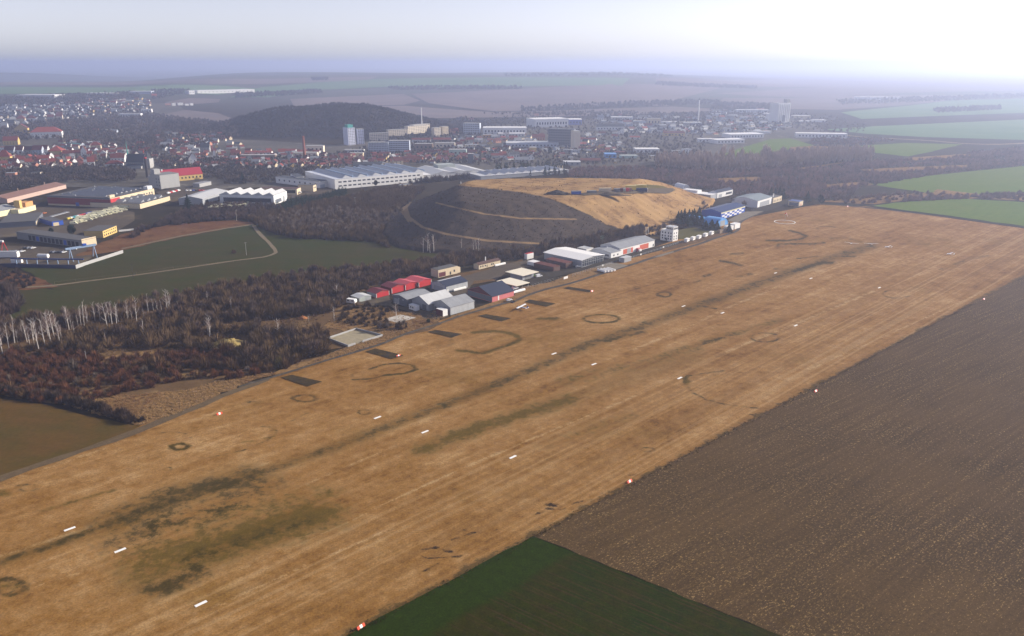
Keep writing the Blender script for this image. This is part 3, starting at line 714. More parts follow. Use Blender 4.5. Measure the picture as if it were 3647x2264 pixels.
scrub_shade = np.where(scrub_shade > 0, .5 + .5 * np.clip(sd_ / 4, 0, 1), .5 - .5 * np.clip(sd_ / 4, 0, 1))
mm_, nt, b = nt_new('mound_cover'); n = N(nt); p = n.pos(); b.inputs['Roughness'].default_value = .95; b.inputs['Specular IOR Level'].default_value = .0
n1 = n.noise(p, .25, 6, .75); n2 = n.noise(p, .035, 4, .6); n3 = n.noise(p, 1.1, 4, .75)
c = n.mix(n.step(n2, .4, .62), (.33, .205, .088), (.26, .155, .066))
c = n.mix(n.math('MULTIPLY', n.step(n.math('ADD', n.math('MULTIPLY', n1, .6), n.math('MULTIPLY', n2, .4)), .51, .60), .6), c, (.10, .055, .024))
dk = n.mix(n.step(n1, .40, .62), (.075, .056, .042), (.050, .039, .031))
c = n.mix(n.step(n.math('ADD', n.attr('scrub'), n.math('MULTIPLY', n.math('SUBTRACT', n1, .5), 1.1)), .28, .72), c, dk)  # dark scrub tone also carries the slope's shade, ending at the ridge
c = n.mix(n.step(n.math('ADD', n.attr('track'), n.math('MULTIPLY', n.math('SUBTRACT', n1, .5), .8)), .40, .60), c, (.235, .155, .08))
k = n.math('ADD', n.math('MULTIPLY', n.math('SUBTRACT', n3, .5), 1.3), 1.0)
cc = nt.nodes.new('ShaderNodeCombineColor')
for j in range(3): nt.links.new(k, cc.inputs[j])
nt.links.new(n.mix(1.0, c, cc.outputs[0], 'MULTIPLY'), b.inputs['Base Color'])
i = np.arange(len(gy) - 1)[:, None] * len(gx) + np.arange(len(gx) - 1)[None]
Fq = np.stack([i, i + 1, i + len(gx) + 1, i + len(gx)], -1).reshape(-1, 4)
zz = Z.ravel(); Fq = Fq[(zz[Fq] > -.5).any(1)]
tag(link('mound_hill', np_mesh('mound_hill', np.stack([X, Y, Z], -1).reshape(-1, 3), Fq, mm_, {'track': tr_, 'scrub': scrub_shade}, smooth=True)), kind='structure')
M_bank = ground_mat('grass_bank', (0.1122, 0.0915, 0.0312), (0.0858, 0.0732, 0.0260), fine=.7, fine_amt=.4)
def pxm(c, pts): return [un(c(*p), None, Ht) for p in pts]
sheet('grass_bank', wob(pxm(G, [(760, 338), (1000, 312), (1200, 280), (1330, 262), (1490, 272), (1560, 300), (1340, 305), (1000, 330)]), 4, .4), M_bank, .45, cuts=5, surf=Hmound)
sheet('yard', wob(pxm(G, [(650, 350), (900, 325), (1150, 305), (1340, 300), (1590, 295), (1620, 318), (1560, 345), (1330, 345), (1000, 352), (760, 365)]), 4, .4), M_yard, .6, cuts=5, surf=Hmound)
# ------------------------------------------------------------------ building kit
WHITE = mat('white_paint', (.72, .70, .66), .55, .10); CREAM = mat('cream_render', (.55, .45, .30), .8, .15); YELL = mat('yellow_render', (.55, .38, .13), .8, .15)
GREYM = mat('grey_sheet', (.30, .31, .32), .5, .14, streak=(1.2, .05, .05)); GREYD = mat('dark_grey_sheet', (.12, .13, .15), .55, .15); GALV = mat('galvanised', (.38, .39, .39), .5, .38, metal=.1, streak=(.7, .7, .08))
ROOFG = mat('grey_roof', (.25, .255, .26), .55, .32, .35, streak=(.42, .05, .42)); ROOFL = mat('light_roof', (.47, .47, .46), .55, .24, .35, streak=(.42, .05, .42)); ROOFD = mat('felt_roof', (.085, .082, .080), .85, .25)
ROOFN = mat('navy_roof', (.024, .031, .055), .6, .18, streak=(.7, .05, .7)); ROOFB = mat('blue_roof', (.011, .026, .085), .4, .15); BLUE = mat('blue_paint', (.022, .075, .36), .45, .12); BLUEL = mat('light_blue_sheet', (.10, .30, .62), .4, .12)
RED = mat('red_sheet', (.42, .028, .030), .45, .14); REDD = mat('dark_red_roof', (.13, .016, .018), .5, .18); REDB = mat('bright_red_roof', (.50, .075, .08), .42, .12); PINK = mat('faded_red_wall', (.50, .15, .15), .7, .12); MAROON = mat('maroon_wall', (.10, .018, .024), .7, .18)
BROWN = mat('brown_wood', (.085, .045, .035), .8, .3); TILE = mat('red_tile', (.19, .040, .028), .8, .22, .35, rnd=.3); TILED = mat('old_tile', (.12, .034, .027), .85, .25, .35, rnd=.3)
GLASS = mat('window_glass', (.028, .034, .045), .15, .2, spec=.5); DARK = mat('dark_opening', (.018, .018, .020), .9, .1); ORANGE = mat('orange_red_door', (.50, .095, .045), .6, .14)
CONC = mat('concrete', (.34, .335, .32), .85, .18, streak=(.3, .3, .06)); CONCD = mat('dark_concrete', (.18, .18, .175), .85, .25, streak=(.3, .3, .06)); PANEL = mat('pale_panel', (.66, .65, .62), .8, .1); BRICK = mat('brick', (.25, .085, .05), .85, .2); STEEL = mat('steel', (.30, .31, .32), .4, .1, metal=.4)
RUBBER = mat('rubber', (.02, .02, .02), .8, .1); WOOD = mat('weathered_wood', (.20, .15, .10), .9, .3); SKYL = mat('skylight', (.23, .31, .42), .25, .15, spec=.5); GREENM = mat('grey_green', (.34, .37, .34), .6, .12); TEAL = mat('teal', (.05, .30, .26), .6, .12); PALEY = mat('pale_yellow_paint', (.62, .58, .36), .5, .1)

CRF = mat('cream_roof', (.72, .65, .50), .6, .08)
class Bld: pass

def frame(c, N_, R_, L_, ax=None, surf=Ht):
    n = np.array(un(c(*N_), None, surf)); r = np.array(un(c(*R_), None, surf)); l = np.array(un(c(*L_), None, surf))
    u = r - n; a = np.hypot(*u)
    if ax is not None:
        d = np.array((math.sin(ax), math.cos(ax))); a = abs(u @ d); u = d
    else: u = u / a
    v = np.array((-u[1], u[0])); b = abs((l - n) @ v)
    # the left corner often sits behind something: keep at least the offset seen
    return n, u, v, a, max(b, 2.0)

def new_b(name, label, cat, n, u, a, b, z0, group=None):
    o = Bld(); o.a, o.b = a, b
    o.root = empty(name, (n[0], n[1], z0), math.atan2(u[1], u[0]), label, cat, group)
    return o

def wall_roof(o, h, rh=0.0, ridge='u', wall=None, roof=None, ov=.35, th=.18, base=0.0, rname='roof', wname='wall', x0=0, x1=None, y0=0, y1=None, parapet=0):
    a = o.a if x1 is None else x1; b = o.b if y1 is None else y1; w_ = MB(); r_ = MB(); z = base
    if ridge == 'flat':
        w_.box(x0, a, y0, b, z - .5, z + h)
        if parapet:
            r_.box(x0 + .3, a - .3, y0 + .3, b - .3, z + h, z + h + .06)
            for q in ((x0, a, y0, y0 + .28), (x0, a, b - .28, b), (x0, x0 + .28, y0 + .28, b - .28), (a - .28, a, y0 + .28, b - .28)): w_.box(*q, z + h, z + h + parapet)
        else: r_.box(x0 - ov, a + ov, y0 - ov, b + ov, z + h, z + h + th)
    elif ridge in 'uv':
        p, q, lo, hi = (y0, b, x0, a) if ridge == 'u' else (x0, a, y0, b)
        m = (p + q) / 2; s = rh / (m - p)
        w_.prism([(p, z - .5), (q, z - .5), (q, z + h), (m, z + h + rh), (p, z + h)], 'x' if ridge == 'u' else 'y', lo, hi)
        e_ = .03
        r_.prism([(p - ov, z + h - ov * s + e_), (m, z + h + rh + e_), (q + ov, z + h - ov * s + e_), (q + ov, z + h - ov * s + th), (m, z + h + rh + th * 1.1), (p - ov, z + h - ov * s + th)], 'x' if ridge == 'u' else 'y', lo - ov, hi + ov)
    elif ridge == 'hip':
        w_.box(x0, a, y0, b, z - .5, z + h)
        d = min(a - x0, b - y0) / 2
        P = [(x0 - ov, y0 - ov), (a + ov, y0 - ov), (a + ov, b + ov), (x0 - ov, b + ov)]
        if a - x0 >= b - y0: Q = [(x0 + d, (y0 + b) / 2), (a - d + .01, (y0 + b) / 2)]; fs = [(0, 1, 5, 4), (1, 2, 5), (2, 3, 4, 5), (3, 0, 4)]
        else: Q = [((x0 + a) / 2, y0 + d), ((x0 + a) / 2, b - d + .01)]; fs = [(0, 1, 4), (1, 2, 5, 4), (2, 3, 5), (3, 0, 4, 5)]
        r_.add([(*p, z + h + .02) for p in P] + [(*q, z + h + rh) for q in Q], fs + [(3, 2, 1, 0)])
    elif ridge == 'shed':    # falls toward y0
        w_.prism([(y0, z - .5), (b, z - .5), (b, z + h + rh), (y0, z + h)], 'x', x0, a)
        s = rh / (b - y0)
        r_.prism([(y0 - ov, z + h - ov * s + .03), (b + ov, z + h + rh + ov * s + .03), (b + ov, z + h + rh + ov * s + th), (y0 - ov, z + h - ov * s + th)], 'x', x0 - ov, a + ov)
    elif ridge == 'arch':
        m = (x0 + a) / 2; rad = (a - x0) / 2
        pts = [(m + rad * math.cos(t), z + (h) * math.sin(t)) for t in np.linspace(0, math.pi, 15)]
        w_.prism(pts, 'y', y0, b)
        pts2 = [(m + (rad + .12) * math.cos(t), z + (h + .12) * math.sin(t)) for t in np.linspace(0, math.pi, 15)]
        r_.prism(pts2 + [(m + (rad + .03) * math.cos(t), z + (h + .03) * math.sin(t)) for t in np.linspace(math.pi, 0, 15)], 'y', y0 - .2, b + .2)
    w_.build(wname, wall, o.root); r = r_.build(rname, roof, o.root)
    o.h = h; o.roof = r
    return o

def bld(name, label, cat, c, N_, R_, L_, hpx, rh=0.0, ridge='u', wall=None, roof=None, ax=None, group=None, b=None, surf=Ht, z=None, h=None, **kw):
    n, u, v, a, bb = frame(c, N_, R_, L_, ax, surf)
    s = np.hypot(*(np.array(c(1, 0)) - np.array(c(0, 0))))
    z0 = float(surf(*n)) if z is None else z
    hm = h if h is not None else hpx * s * depth(n[0], n[1], z0) / F_PX * 1.02
    if rh < 0: rh = -rh * s * depth(n[0], n[1], z0) / F_PX
    o = new_b(name, label, cat, n, u, a, b or bb, z0, group)
    return wall_roof(o, hm, rh, ridge, wall, roof, **kw)

def feat(o, face, p0, p1, z0, z1, m, name, pr=.07, parent=None):
    """A flat piece standing proud of a wall: F front (along x), S the left end, E the right end, B back."""
    q = MB()
    if face == 'F': q.box(p0, p1, -pr, .05, z0, z1)
    elif face == 'S': q.box(-pr, .05, p0, p1, z0, z1)
    elif face == 'E': q.box(o.a - .05, o.a + pr, p0, p1, z0, z1)
    elif face == 'B': q.box(p0, p1, o.b - .05, o.b + pr, z0, z1)
    return q.build(name, m, parent or o.root)

def wins(o, face, ps, z0, w_, h_, m=None, name='window', off=0.0, sill=None):
    """Windows of one size along a wall, each an object of its own."""
    m = m or GLASS
    q = MB()
    if face in 'FB': q.box(-w_ / 2, w_ / 2, -.07, .04, 0, h_)
    else: q.box(-.07, .04, -w_ / 2, w_ / 2, 0, h_)
    me = q.mesh(name, m)
    for p in ps:
        loc = {'F': (p, off, z0), 'S': (off, p, z0), 'E': (o.a - off, p, z0), 'B': (p, o.b - off, z0)}[face]
        x = link(name, me, o.root, loc)
        if face in 'EB': x.rotation_euler = (0, 0, math.pi)

def lin(a, b, n): return [a + (b - a) * (i + .5) / n for i in range(n)]

AX = R(44.5)
# ------------------------------------------------------------------ hangars at the near end
o = bld('hangar', 'nearest corrugated grey hangar with pale ribbed long wall beside the track', 'hangar', T, (1408, 940), (1697, 855), (1140, 880), 90, -60, 'u', GALV, ROOFG, AX)
feat(o, 'S', o.b * .30, o.b * .62, 2.2, 3.6, GREYM, 'sign_panel'); feat(o, 'S', o.b * .72, o.b * .86, 0, 2.3, GREYD, 'door')
o = bld('hangar', 'middle grey hangar with the pale silver roof, between two darker hangars', 'hangar', T, (1135, 893), (1425, 805), (870, 845), 90, -70, 'u', GREYM, ROOFL, AX, ov=.7)
feat(o, 'S', 2, 6, 0, 3.4, GREYD, 'door'); MB().box(-.7, o.a + .7, -.95, -.7, o.h - .35, o.h - .05).build('gutter', WHITE, o.root)
o = bld('hangar', 'wide low hangar with dull grey roof and blue grey end wall behind the bare birch', 'hangar', T, (870, 842), (1145, 755), (630, 802), 92, -28, 'u', GREYD, ROOFG, AX)
wins(o, 'S', [4, 8.5], o.h - 1.5, 1.6, .7, GREYM); feat(o, 'S', o.b * .55, o.b * .9, 0, 3.4, GREYM, 'door')
o = bld('hangar', 'hangar with navy blue roof, white ridge strip and pale corrugated front', 'hangar', T, (1355, 672), (1610, 600), (1108, 632), 82, -42, 'u', GALV, ROOFN, AX)
MB().box(-.4, o.a + .4, o.b / 2 - .5, o.b / 2 + .5, o.h + 2.35, o.h + 2.55).build('ridge_cap', ROOFL, o.root)
for p in (.2, o.b - .6): feat(o, 'S', p, p + .45, 0, o.h, BLUE, 'post', .12)
feat(o, 'F', 1.0, 2.0, 0, 2.4, WHITE, 'door'); feat(o, 'S', o.b * .2, o.b * .8, 0, 3.6, GREYM, 'sliding_door')
o = bld('hangar', 'hangar with dark slate blue roof, faded red front and maroon gable end', 'hangar', T, (1925, 782), (2190, 706), (1532, 716), 70, -84, 'u', PINK, ROOFN, AX, ov=.6)
MB().prism([(.02, o.h * .98), (o.b - .02, o.h * .98), (o.b / 2, o.h + 4.1)], 'x', -.08, .02).build('gable', MAROON, o.root); feat(o, 'S', .3, o.b - .3, 0, o.h * .93, GREYD, 'sliding_door', .1)
feat(o, 'F', o.a * .26, o.a * .31, 0, o.h * .9, WHITE, 'door'); feat(o, 'F', o.a * .3, o.a * .52, o.h * .86, o.h * .93, WHITE, 'door_rail', .12)
for i, (n_, r_, l_, hp, rm, txt) in enumerate([((490, 735), (640, 690), (372, 700), 55, REDD, 'red gabled garage with dull maroon roof, next to the small pale shed'), ((680, 677), (840, 632), (530, 645), 66, REDD, 'red gabled garage with dark maroon roof and raw timber in the gable'),
                                  ((848, 636), (1003, 598), (690, 598), 60, REDB, 'red garage with bright red roof, beside the maroon roofed one'), ((1015, 600), (1163, 556), (855, 553), 58, REDB, 'bright red roofed garage at the end of the row near the navy roofed hangar')]):
    o = bld('garage', txt, 'garage', T, n_, r_, l_, hp, 1.35, 'v', RED, rm, AX - R(3), 'red garages in a stepped row behind the hangars')
    feat(o, 'F', .5, o.a - .5, .05, o.h * .8, RED, 'garage_door'); feat(o, 'S', .2, o.b - .2, .0, o.h - .15, GREYM if i in (0,) else REDD, 'side_cladding', .05)
    if i < 2:
        for t in (.35, .5, .65): MB().box(o.a * t, o.a * t + .9, -.1, -.03, o.h + .15, o.h + .55).build('gable_board', WOOD, o.root)
    for p in (0, o.a - .3): feat(o, 'F', p, p + .3, 0, o.h, WHITE, 'corner_post', .09)
o = bld('shed', 'small pale grey green shed with light roof next to the white camper', 'shed', T, (280, 782), (425, 747), (178, 748), 45, .8, 'v', GREENM, ROOFL, AX)
feat(o, 'F', o.a * .5, o.a * .95, 0, o.h * .85, GREYM, 'door')
o = bld('building', 'flat roofed ochre workshop with two maroon doors by the scrub', 'building', T, (1258, 478), (1475, 415), (1190, 448), 88, 0, 'flat', CREAM, ROOFD, AX, ov=-.1)
feat(o, 'F', .6, 4.4, 0, 3.3, MAROON, 'door'); feat(o, 'F', 4.5, 7.0, 0, 3.3, MAROON, 'door'); wins(o, 'F', [o.a * .82], 1.4, 1.4, 1.7); feat(o, 'F', o.a * .58, o.a * .65, 0, 2.3, DARK, 'opening')
q = MB().box(o.a, o.a + 3.2, .6, o.b * .8, -.3, o.h * .72); q.build('annex', CREAM, o.root)
o = bld('building', 'long low white building with dark brown roof and white chimney', 'building', T, (1760, 376), (2050, 318), (1702, 358), 52, 1.1, 'u', CREAM, BROWN, AX)
wins(o, 'F', [2, 4.2, 6.8, 13.5, 15.2], 1.0, 1.1, 1.2); feat(o, 'F', 8.2, 9.1, 0, 2.1, WOOD, 'door'); MB().box(o.a * .42, o.a * .42 + .6, o.b * .5, o.b * .5 + .6, o.h, o.h + 4.2).build('chimney', WHITE, o.root)
# containers, cabins
def boxthing(name, label, cat, c, N_, R_, L_, hpx, wall, roof, group=None, ax=AX, win=None, b=None, door=None):
    o = bld(name, label, cat, c, N_, R_, L_, hpx, 0, 'flat', wall, roof, ax, group, b=b, ov=.05, th=.12)
    if win: wins(o, win[0], [o.a * t if win[0] == 'F' else o.b * t for t in win[1]], o.h * .42, win[2], o.h * .32)
    if door: feat(o, door, (o.a if door == 'F' else o.b) * .1, (o.a if door == 'F' else o.b) * .9, .1, o.h * .92, wall if wall is not WHITE else PANEL, 'door', .05)
    return o
boxthing('cabin', 'white site cabin with two small windows at the foot of the grey hangars', 'cabin', T, (975, 898), (1020, 884), (868, 878), 62, WHITE, WHITE, win=('S', (.4, .7), .9))
bx_ = boxthing('container', 'tall white container with dark red side by the nearest grey hangar', 'container', T, (1313, 966), (1370, 948), (1207, 946), 78, MAROON, WHITE); feat(bx_, 'F', .03, bx_.a - .03, .05, bx_.h - .02, WHITE, 'door', .06)
boxthing('container', 'white container standing alone at the edge of the scrub, red on top', 'container', G, (206, 968), (281, 956), (187, 958), 48, WHITE, RED, b=3.0, door='F')
boxthing('cabin', 'pale grey flat cabin on the grass edge of the apron', 'cabin', G, (1130, 1002), (1183, 980), (1095, 988), 42, GREYM, ROOFL)
boxthing('container', 'small white box unit behind the dark brown sheds', 'container', G, (275, 1034), (322, 1018), (218, 1016), 32, WHITE, WHITE)
o = boxthing('shed', 'dark brown timber shed nearer the cream canopy', 'shed', G, (457, 1086), (515, 1068), (273, 1042), 40, BROWN, TILED, door='F')
o = boxthing('shed', 'dark brown timber shed beside the white hangar wall', 'shed', G, (575, 1056), (633, 1038), (410, 1005), 48, BROWN, TILED, door='F')
o = boxthing('container', 'grey box with red lid tucked behind the brown sheds', 'container', G, (430, 1006), (475, 996), (385, 990), 30, GREYM, ORANGE, b=3.5)
# canopies
o = bld('carport', 'grey block store under a wide cream slab roof with a tractor beside it', 'shelter', G, (162, 1172), (268, 1143), (74, 1136), 54, 0, 'flat', GREYM, CRF, AX, ov=2.6, th=.3)
feat(o, 'F', o.a * .2, o.a * .8, 0, o.h * .8, CONCD, 'door')
n_, u_, v_, a_, b_ = frame(T, (2222, 640), (2357, 590), (1995, 575), AX)
o = new_b('canopy', 'open cream roofed canopy close to the slate blue hangar', 'canopy', n_, u_, a_, b_, 0)
MB().box(-.3, a_ + .3, -.3, b_ + .3, 3.0, 3.3).build('roof', CRF, o.root)
pm = MB().box(-.1, .1, -.1, .1, -.3, 3.0).mesh('post', STEEL)
for x in (.4, a_ / 2, a_ - .4):
    for y in (.4, b_ - .4): link('post', pm, o.root, (x, y, 0))
# ------------------------------------------------------------------ middle group
o = bld('hangar', 'big white roofed hangar with dark glazed front beside the brown sheds', 'hangar', G, (725, 1043), (925, 986), (364, 966), 64, 1.3, 'v', GREYM, WHITE, AX, ov=.8)
q = MB()
for x in lin(0, o.a, 12): q.box(x - .12, x + .12, -.16, -.06, .2, o.h * .98)
for z in (o.h * .5, o.h * .8): q.box(.2, o.a - .2, -.14, -.05, z - .1, z + .1)
feat(o, 'F', .4, o.a - .4, .1, o.h * .97, GLASS, 'glazed_front', .05); q.build('mullions', GREYM, o.root)
o = bld('hangar', 'long white hangar with two orange red doors and grey roof', 'hangar', G, (1092, 931), (1425, 846), (935, 885), 62, -26, 'u', WHITE, ROOFG, AX, ov=.5)
feat(o, 'F', o.a * .08, o.a * .36, 0, o.h * .74, ORANGE, 'sliding_door'); feat(o, 'F', o.a * .19, o.a * .30, 0, o.h * .72, GREYM, 'door_panel', .11); feat(o, 'F', o.a * .56, o.a * .82, 0, o.h * .78, ORANGE, 'sliding_door')
MB().box(o.a * .45, o.a * .53, -2.2, -.02, -.2, o.h * .45).build('porch', PINK, o.root); MB().box(o.a * .46, o.a * .52, -3.4, -2.25, -.2, o.h * .32).build('lean_to', WHITE, o.root)
feat(o, 'F', o.a * .95, o.a * .98, 0, 2.2, DARK, 'door')
o = bld('building', 'white single storey annex with grey roof joined to the red doored hangar', 'building', G, (1003, 960), (1090, 934), (860, 912), 50, -18, 'u', WHITE, ROOFG, AX, ov=.4)
wins(o, 'F', [o.a * .3, o.a * .7], 1.2, 1.5, 1.3); wins(o, 'S', [3, 5], 1.0, 1.3, 1.6); feat(o, 'S', 8, 12, 0, 2.6, BLUE, 'door'); MB().cyl(o.a * .6, o.b * .5, o.h, o.h + 3, .25).build('flue', WHITE, o.root)
boxthing('shed', 'little white shed with grey roof behind the white annex', 'shed', G, (770, 905), (835, 888), (690, 885), 30, WHITE, ROOFL)
# control tower
o = bld('control_tower', 'white control tower block with a glazed top storey and rooftop aerials', 'control tower', G, (1590, 801), (1644, 789), (1457, 785), 94, 0, 'flat', WHITE, ROOFL, AX, parapet=.5)
L_ = o.b; h2 = o.h; top = MB().box(.6, o.a - .3, .4, L_ * .62, h2 + .06, h2 + 3.6); top.build('top_storey', WHITE, o.root)
MB().box(.2, o.a, 0, L_ * .66, h2 + 3.6, h2 + 3.85).build('roof_slab', ROOFL, o.root)
for z in (1.0, h2 * .36, h2 * .68):
    wins(o, 'S', [L_ * .16, L_ * .36, L_ * .62, L_ * .84], z + .3, 1.2, 1.4); wins(o, 'F', [o.a * .25, o.a * .7], z + .3, 1.1, 1.4)
wins(o, 'S', lin(L_ * .06, L_ * .58, 4), h2 + 1.5, 1.3, 1.3, off=.6); wins(o, 'F', lin(.9, o.a - .6, 4), h2 + 1.4, 1.2, 1.4, off=.4)
MB().box(-1.6, -.02, L_ * .42, L_ * .62, 2.5, 2.75).box(-1.5, -1.3, L_ * .43, L_ * .45, -.2, 2.5).box(-1.5, -1.3, L_ * .59, L_ * .61, -.2, 2.5).build('porch', CONC, o.root); feat(o, 'S', L_ * .46, L_ * .58, 0, 2.2, DARK, 'door')
for x, y, t in ((1.5, 2, 3.2), (3.5, 4, 2.2), (2.5, L_ * .55, 4.2), (4, 6, 2.6)):
    MB().cyl(x, y, h2 + 3.85, h2 + 3.85 + t, .07, 6).box(x - .35, x + .35, y - .04, y + .04, h2 + 3.5 + t, h2 + 3.6 + t).build('aerial', STEEL, o.root)
q = MB()
for y in (0, L_): q.box(0, o.a, y - .04, y + .04, h2 + 1.2, h2 + 1.3)
q.build('railing', STEEL, o.root)
# ------------------------------------------------------------------ far group
o = bld('hangar', 'blue hangar with white and blue chequered doors and a yellow fascia', 'hangar', DD, (445, 1417), (666, 1348), (262, 1392), 62, -22, 'u', BLUE, ROOFB, R(41), ov=.3)
feat(o, 'F', .2, o.a - .2, o.h * .80, o.h * .99, PALEY, 'fascia', .12)
for i in range(9):
    for j in range(3):
        x0 = o.a * (.05 + .1 * i); z0_ = .2 + j * o.h * .25
        feat(o, 'F', x0, x0 + o.a * .1 - .06, z0_, z0_ + o.h * .25 - .06, WHITE if (i + j) % 2 else BLUE, 'door_panel', .08)
o = bld('hangar', 'grey hangar with green grey roof and a gridded glass door', 'hangar', DD, (793, 1307), (922, 1263), (752, 1292), 62, -24, 'u', WHITE, mat('green_grey_roof', (.17, .20, .21), .6, .15), R(40), ov=.3, b=30)
feat(o, 'F', o.a * .16, o.a * .82, .1, o.h * .7, GREYM, 'glass_door', .06); q = MB()
for x in lin(o.a * .16, o.a * .82, 7): q.box(x - .1, x + .1, -.16, -.06, .1, o.h * .7)
q.build('mullions', WHITE, o.root)
o = bld('building', 'cream single storey building with a row of tall windows and a chimney', 'building', DD, (942, 1265), (1012, 1238), (925, 1258), 48, 0, 'flat', CREAM, ROOFD, R(40), ov=.1, b=10)
wins(o, 'F', lin(1, o.a - 1, 5), 1.0, 1.3, 2.2); MB().box(o.a * .3, o.a * .3 + .9, 3, 3.9, o.h, o.h + 4).build('chimney', WHITE, o.root)
o = bld('building', 'low building with faded blue roof and one bright end wall near two round firs', 'building', DD, (1190, 1293), (1222, 1280), (1075, 1285), 42, 0, 'flat', CREAM, mat('faded_blue_roof', (.06, .09, .22), .6, .2), R(40), ov=.2)
feat(o, 'S', o.b * .1, o.b * .9, 0, o.h * .7, GREYD, 'doors'); feat(o, 'F', o.a * .4, o.a * .6, 0, 2.2, ORANGE, 'door')
for (n_, r_, l_, hp, txt) in [((2010, 665), (2140, 640), (1975, 640), 72, 'light blue arched shelter with the white van cabin in front'), ((1850, 640), (1938, 622), (1830, 625), 62, 'light blue arched shelter half hidden by the dark firs')]:
    o = bld('arched_shelter', txt, 'shelter', G, n_, r_, l_, hp, 0, 'arch', BLUEL, BLUEL, AX, 'blue arched shelters beside the firs', b=16)
    MB().box(o.a * .3, o.a * .7, -.1, .05, 0, o.h * .7).build('door', GREYM, o.root)
boxthing('cabin', 'white box cabin at the end of the track beside the blue arch', 'cabin', G, (2180, 684), (2230, 670), (2135, 672), 45, WHITE, WHITE, b=6)
boxthing('cabin', 'smaller white cabin in front of the blue arched shelter', 'cabin', G, (2120, 700), (2165, 686), (2075, 678), 38, WHITE, WHITE, b=5)
boxthing('wall_screen', 'short brown timber screen beside the caravans', 'screen', G, (2040, 728), (2100, 705), (2036, 724), 34, WOOD, WOOD, b=2)
# buildings on the right flank of the mound
o = bld('warehouse', 'long white roofed warehouse at the end of the straw coloured mound', 'warehouse', G, (1950, 402), (2012, 385), (1582, 348), 42, 0, 'flat', GREYM, WHITE, None, ov=.3, surf=Hb)
MB().box(o.a * .3, o.a * .9, o.b * .35, o.b * .7, o.h + .2, o.h + 2.6).build('roof_unit', WHITE, o.root)
o = bld('warehouse', 'pale warehouse with blue grey roof joined to the white roofed one', 'warehouse', G, (2013, 386), (2160, 352), (1955, 372), 48, -16, 'u', PANEL, ROOFN, None, ov=.3, surf=Hb)
wins(o, 'F', lin(o.a * .55, o.a * .95, 6), 1.5, 2.0, 2.5); feat(o, 'F', o.a * .1, o.a * .3, 0, 3.5, GREYM, 'gate')
o = bld('tent_hall', 'white rounded tent hall behind the white roofed warehouse', 'hall', G, (1690, 300), (1752, 296), (1660, 296), 36, 0, 'arch', PANEL, WHITE, None, surf=Hb, b=20)
# ------------------------------------------------------------------ industry and town
GREYH = mat('grey_render', (.34, .33, .31), .85, .15); BLUEG = mat('blue_grey_render', (.40, .44, .50), .8, .12); SALMON = mat('salmon_render', (.50, .23, .15), .8, .1); ORNG = mat('orange_render', (.52, .26, .09), .8, .1); BROWNR = mat('brown_render', (.22, .15, .11), .85, .2)
REDF_SHADE = mat('factory_red_shaded', (.20, .025, .03), .6, .15); ROOFT = mat('teal_roof', (.07, .19, .19), .7, .15); SLATE = mat('slate', (.055, .06, .065), .7, .2); MINT = mat('mint_render', (.38, .50, .44), .8, .1)
MET = lambda p: mpp(p)

# ---- works yard, lower left
o = bld('garage_row', 'long grey garage row with dark roof and two blue doors facing the yard', 'garage row', E, (785, 858), (921, 828), (-90, 848), 66, 1.0, 'flat', CONCD, ROOFD, None, b=86)
o.b_ = o.b
for i, t in enumerate(lin(.02, .80, 13)):
    feat(o, 'S', o.b * t, o.b * t + 3.6, .2, o.h * .72, BLUE if i in (3, 10) else DARK, 'garage_door')
feat(o, 'F', 0, o.a, 0, o.h + 1.2, CREAM, 'gable_wall', .2)
o = bld('building', 'small flat roofed office with lit cream front and ribbon windows', 'office', E, (985, 762), (1116, 708), (872, 735), 62, 0, 'flat', YELL, ROOFD, None, ov=.5)
wins(o, 'F', lin(1, o.a - 1, 7), o.h * .62, 1.6, 1.0); wins(o, 'F', lin(1, o.a - 1, 7), o.h * .12, 1.6, 1.6)
o = bld('factory', 'red fronted factory hall with grey roof and cream windowed side wing', 'factory', E, (1060, 476), (1475, 374), (388, 466), 84, 0, 'flat', CREAM, ROOFD, None, ov=.2)
feat(o, 'S', .2, o.b - .2, 1.5, o.h * .86, REDF_SHADE, 'red_front', .3); feat(o, 'S', .2, o.b - .2, o.h * .88, o.h * 1.08, GREYD, 'parapet', .35); feat(o, 'F', 0, o.a * .2, 1, o.h * .92, RED, 'red_wall', .25)  # front's darker red holds its shade; the side keeps the lit red
feat(o, 'S', o.b * .5, o.b * .55, 0, 4, BLUE, 'door', .4); feat(o, 'S', o.b * .02, o.b * .06, 0, 4, BLUE, 'door', .4)
wins(o, 'F', lin(o.a * .23, o.a * .97, 12), o.h * .5, 2.0, 1.8); wins(o, 'F', lin(o.a * .62, o.a * .97, 7), o.h * .12, 2.0, 3.2)
MB().box(o.a * .86, o.a * .97, .5, 6, o.h, o.h + 3.6).build('sign_box', WHITE, o.root); MB().box(1, o.a * .12, 1, 4, o.h, o.h + 3).build('stair_head', CREAM, o.root)
rm_ = MB().prism([(0, 0), (2.2, 1.5), (4.4, 0)], 'y', 0, o.b * .7).mesh('roof_light', ROOFG)
for x in lin(4, o.a - 6, 8): link('roof_light', rm_, o.root, (x, o.b * .15, o.h + .18))
vm_ = MB().cyl(0, 0, 0, 1.6, .5, 8).mesh('roof_vent', GALV)
for i in range(14): link('roof_vent', vm_, o.root, (rng.uniform(3, o.a - 3), rng.uniform(5, o.b - 5), o.h + .1))
o = bld('factory', 'low sawtooth roofed workshop in front of the cream factory wing', 'workshop', E, (1335, 487), (1620, 408), (1032, 478), 42, 0, 'flat', CREAM, ROOFD, None, ov=.2, b=60)
tm_ = MB().prism([(0, 0), (5.5, 2.6), (7, 0)], 'y', 0, 16).mesh('saw_tooth_roof', ROOFG)
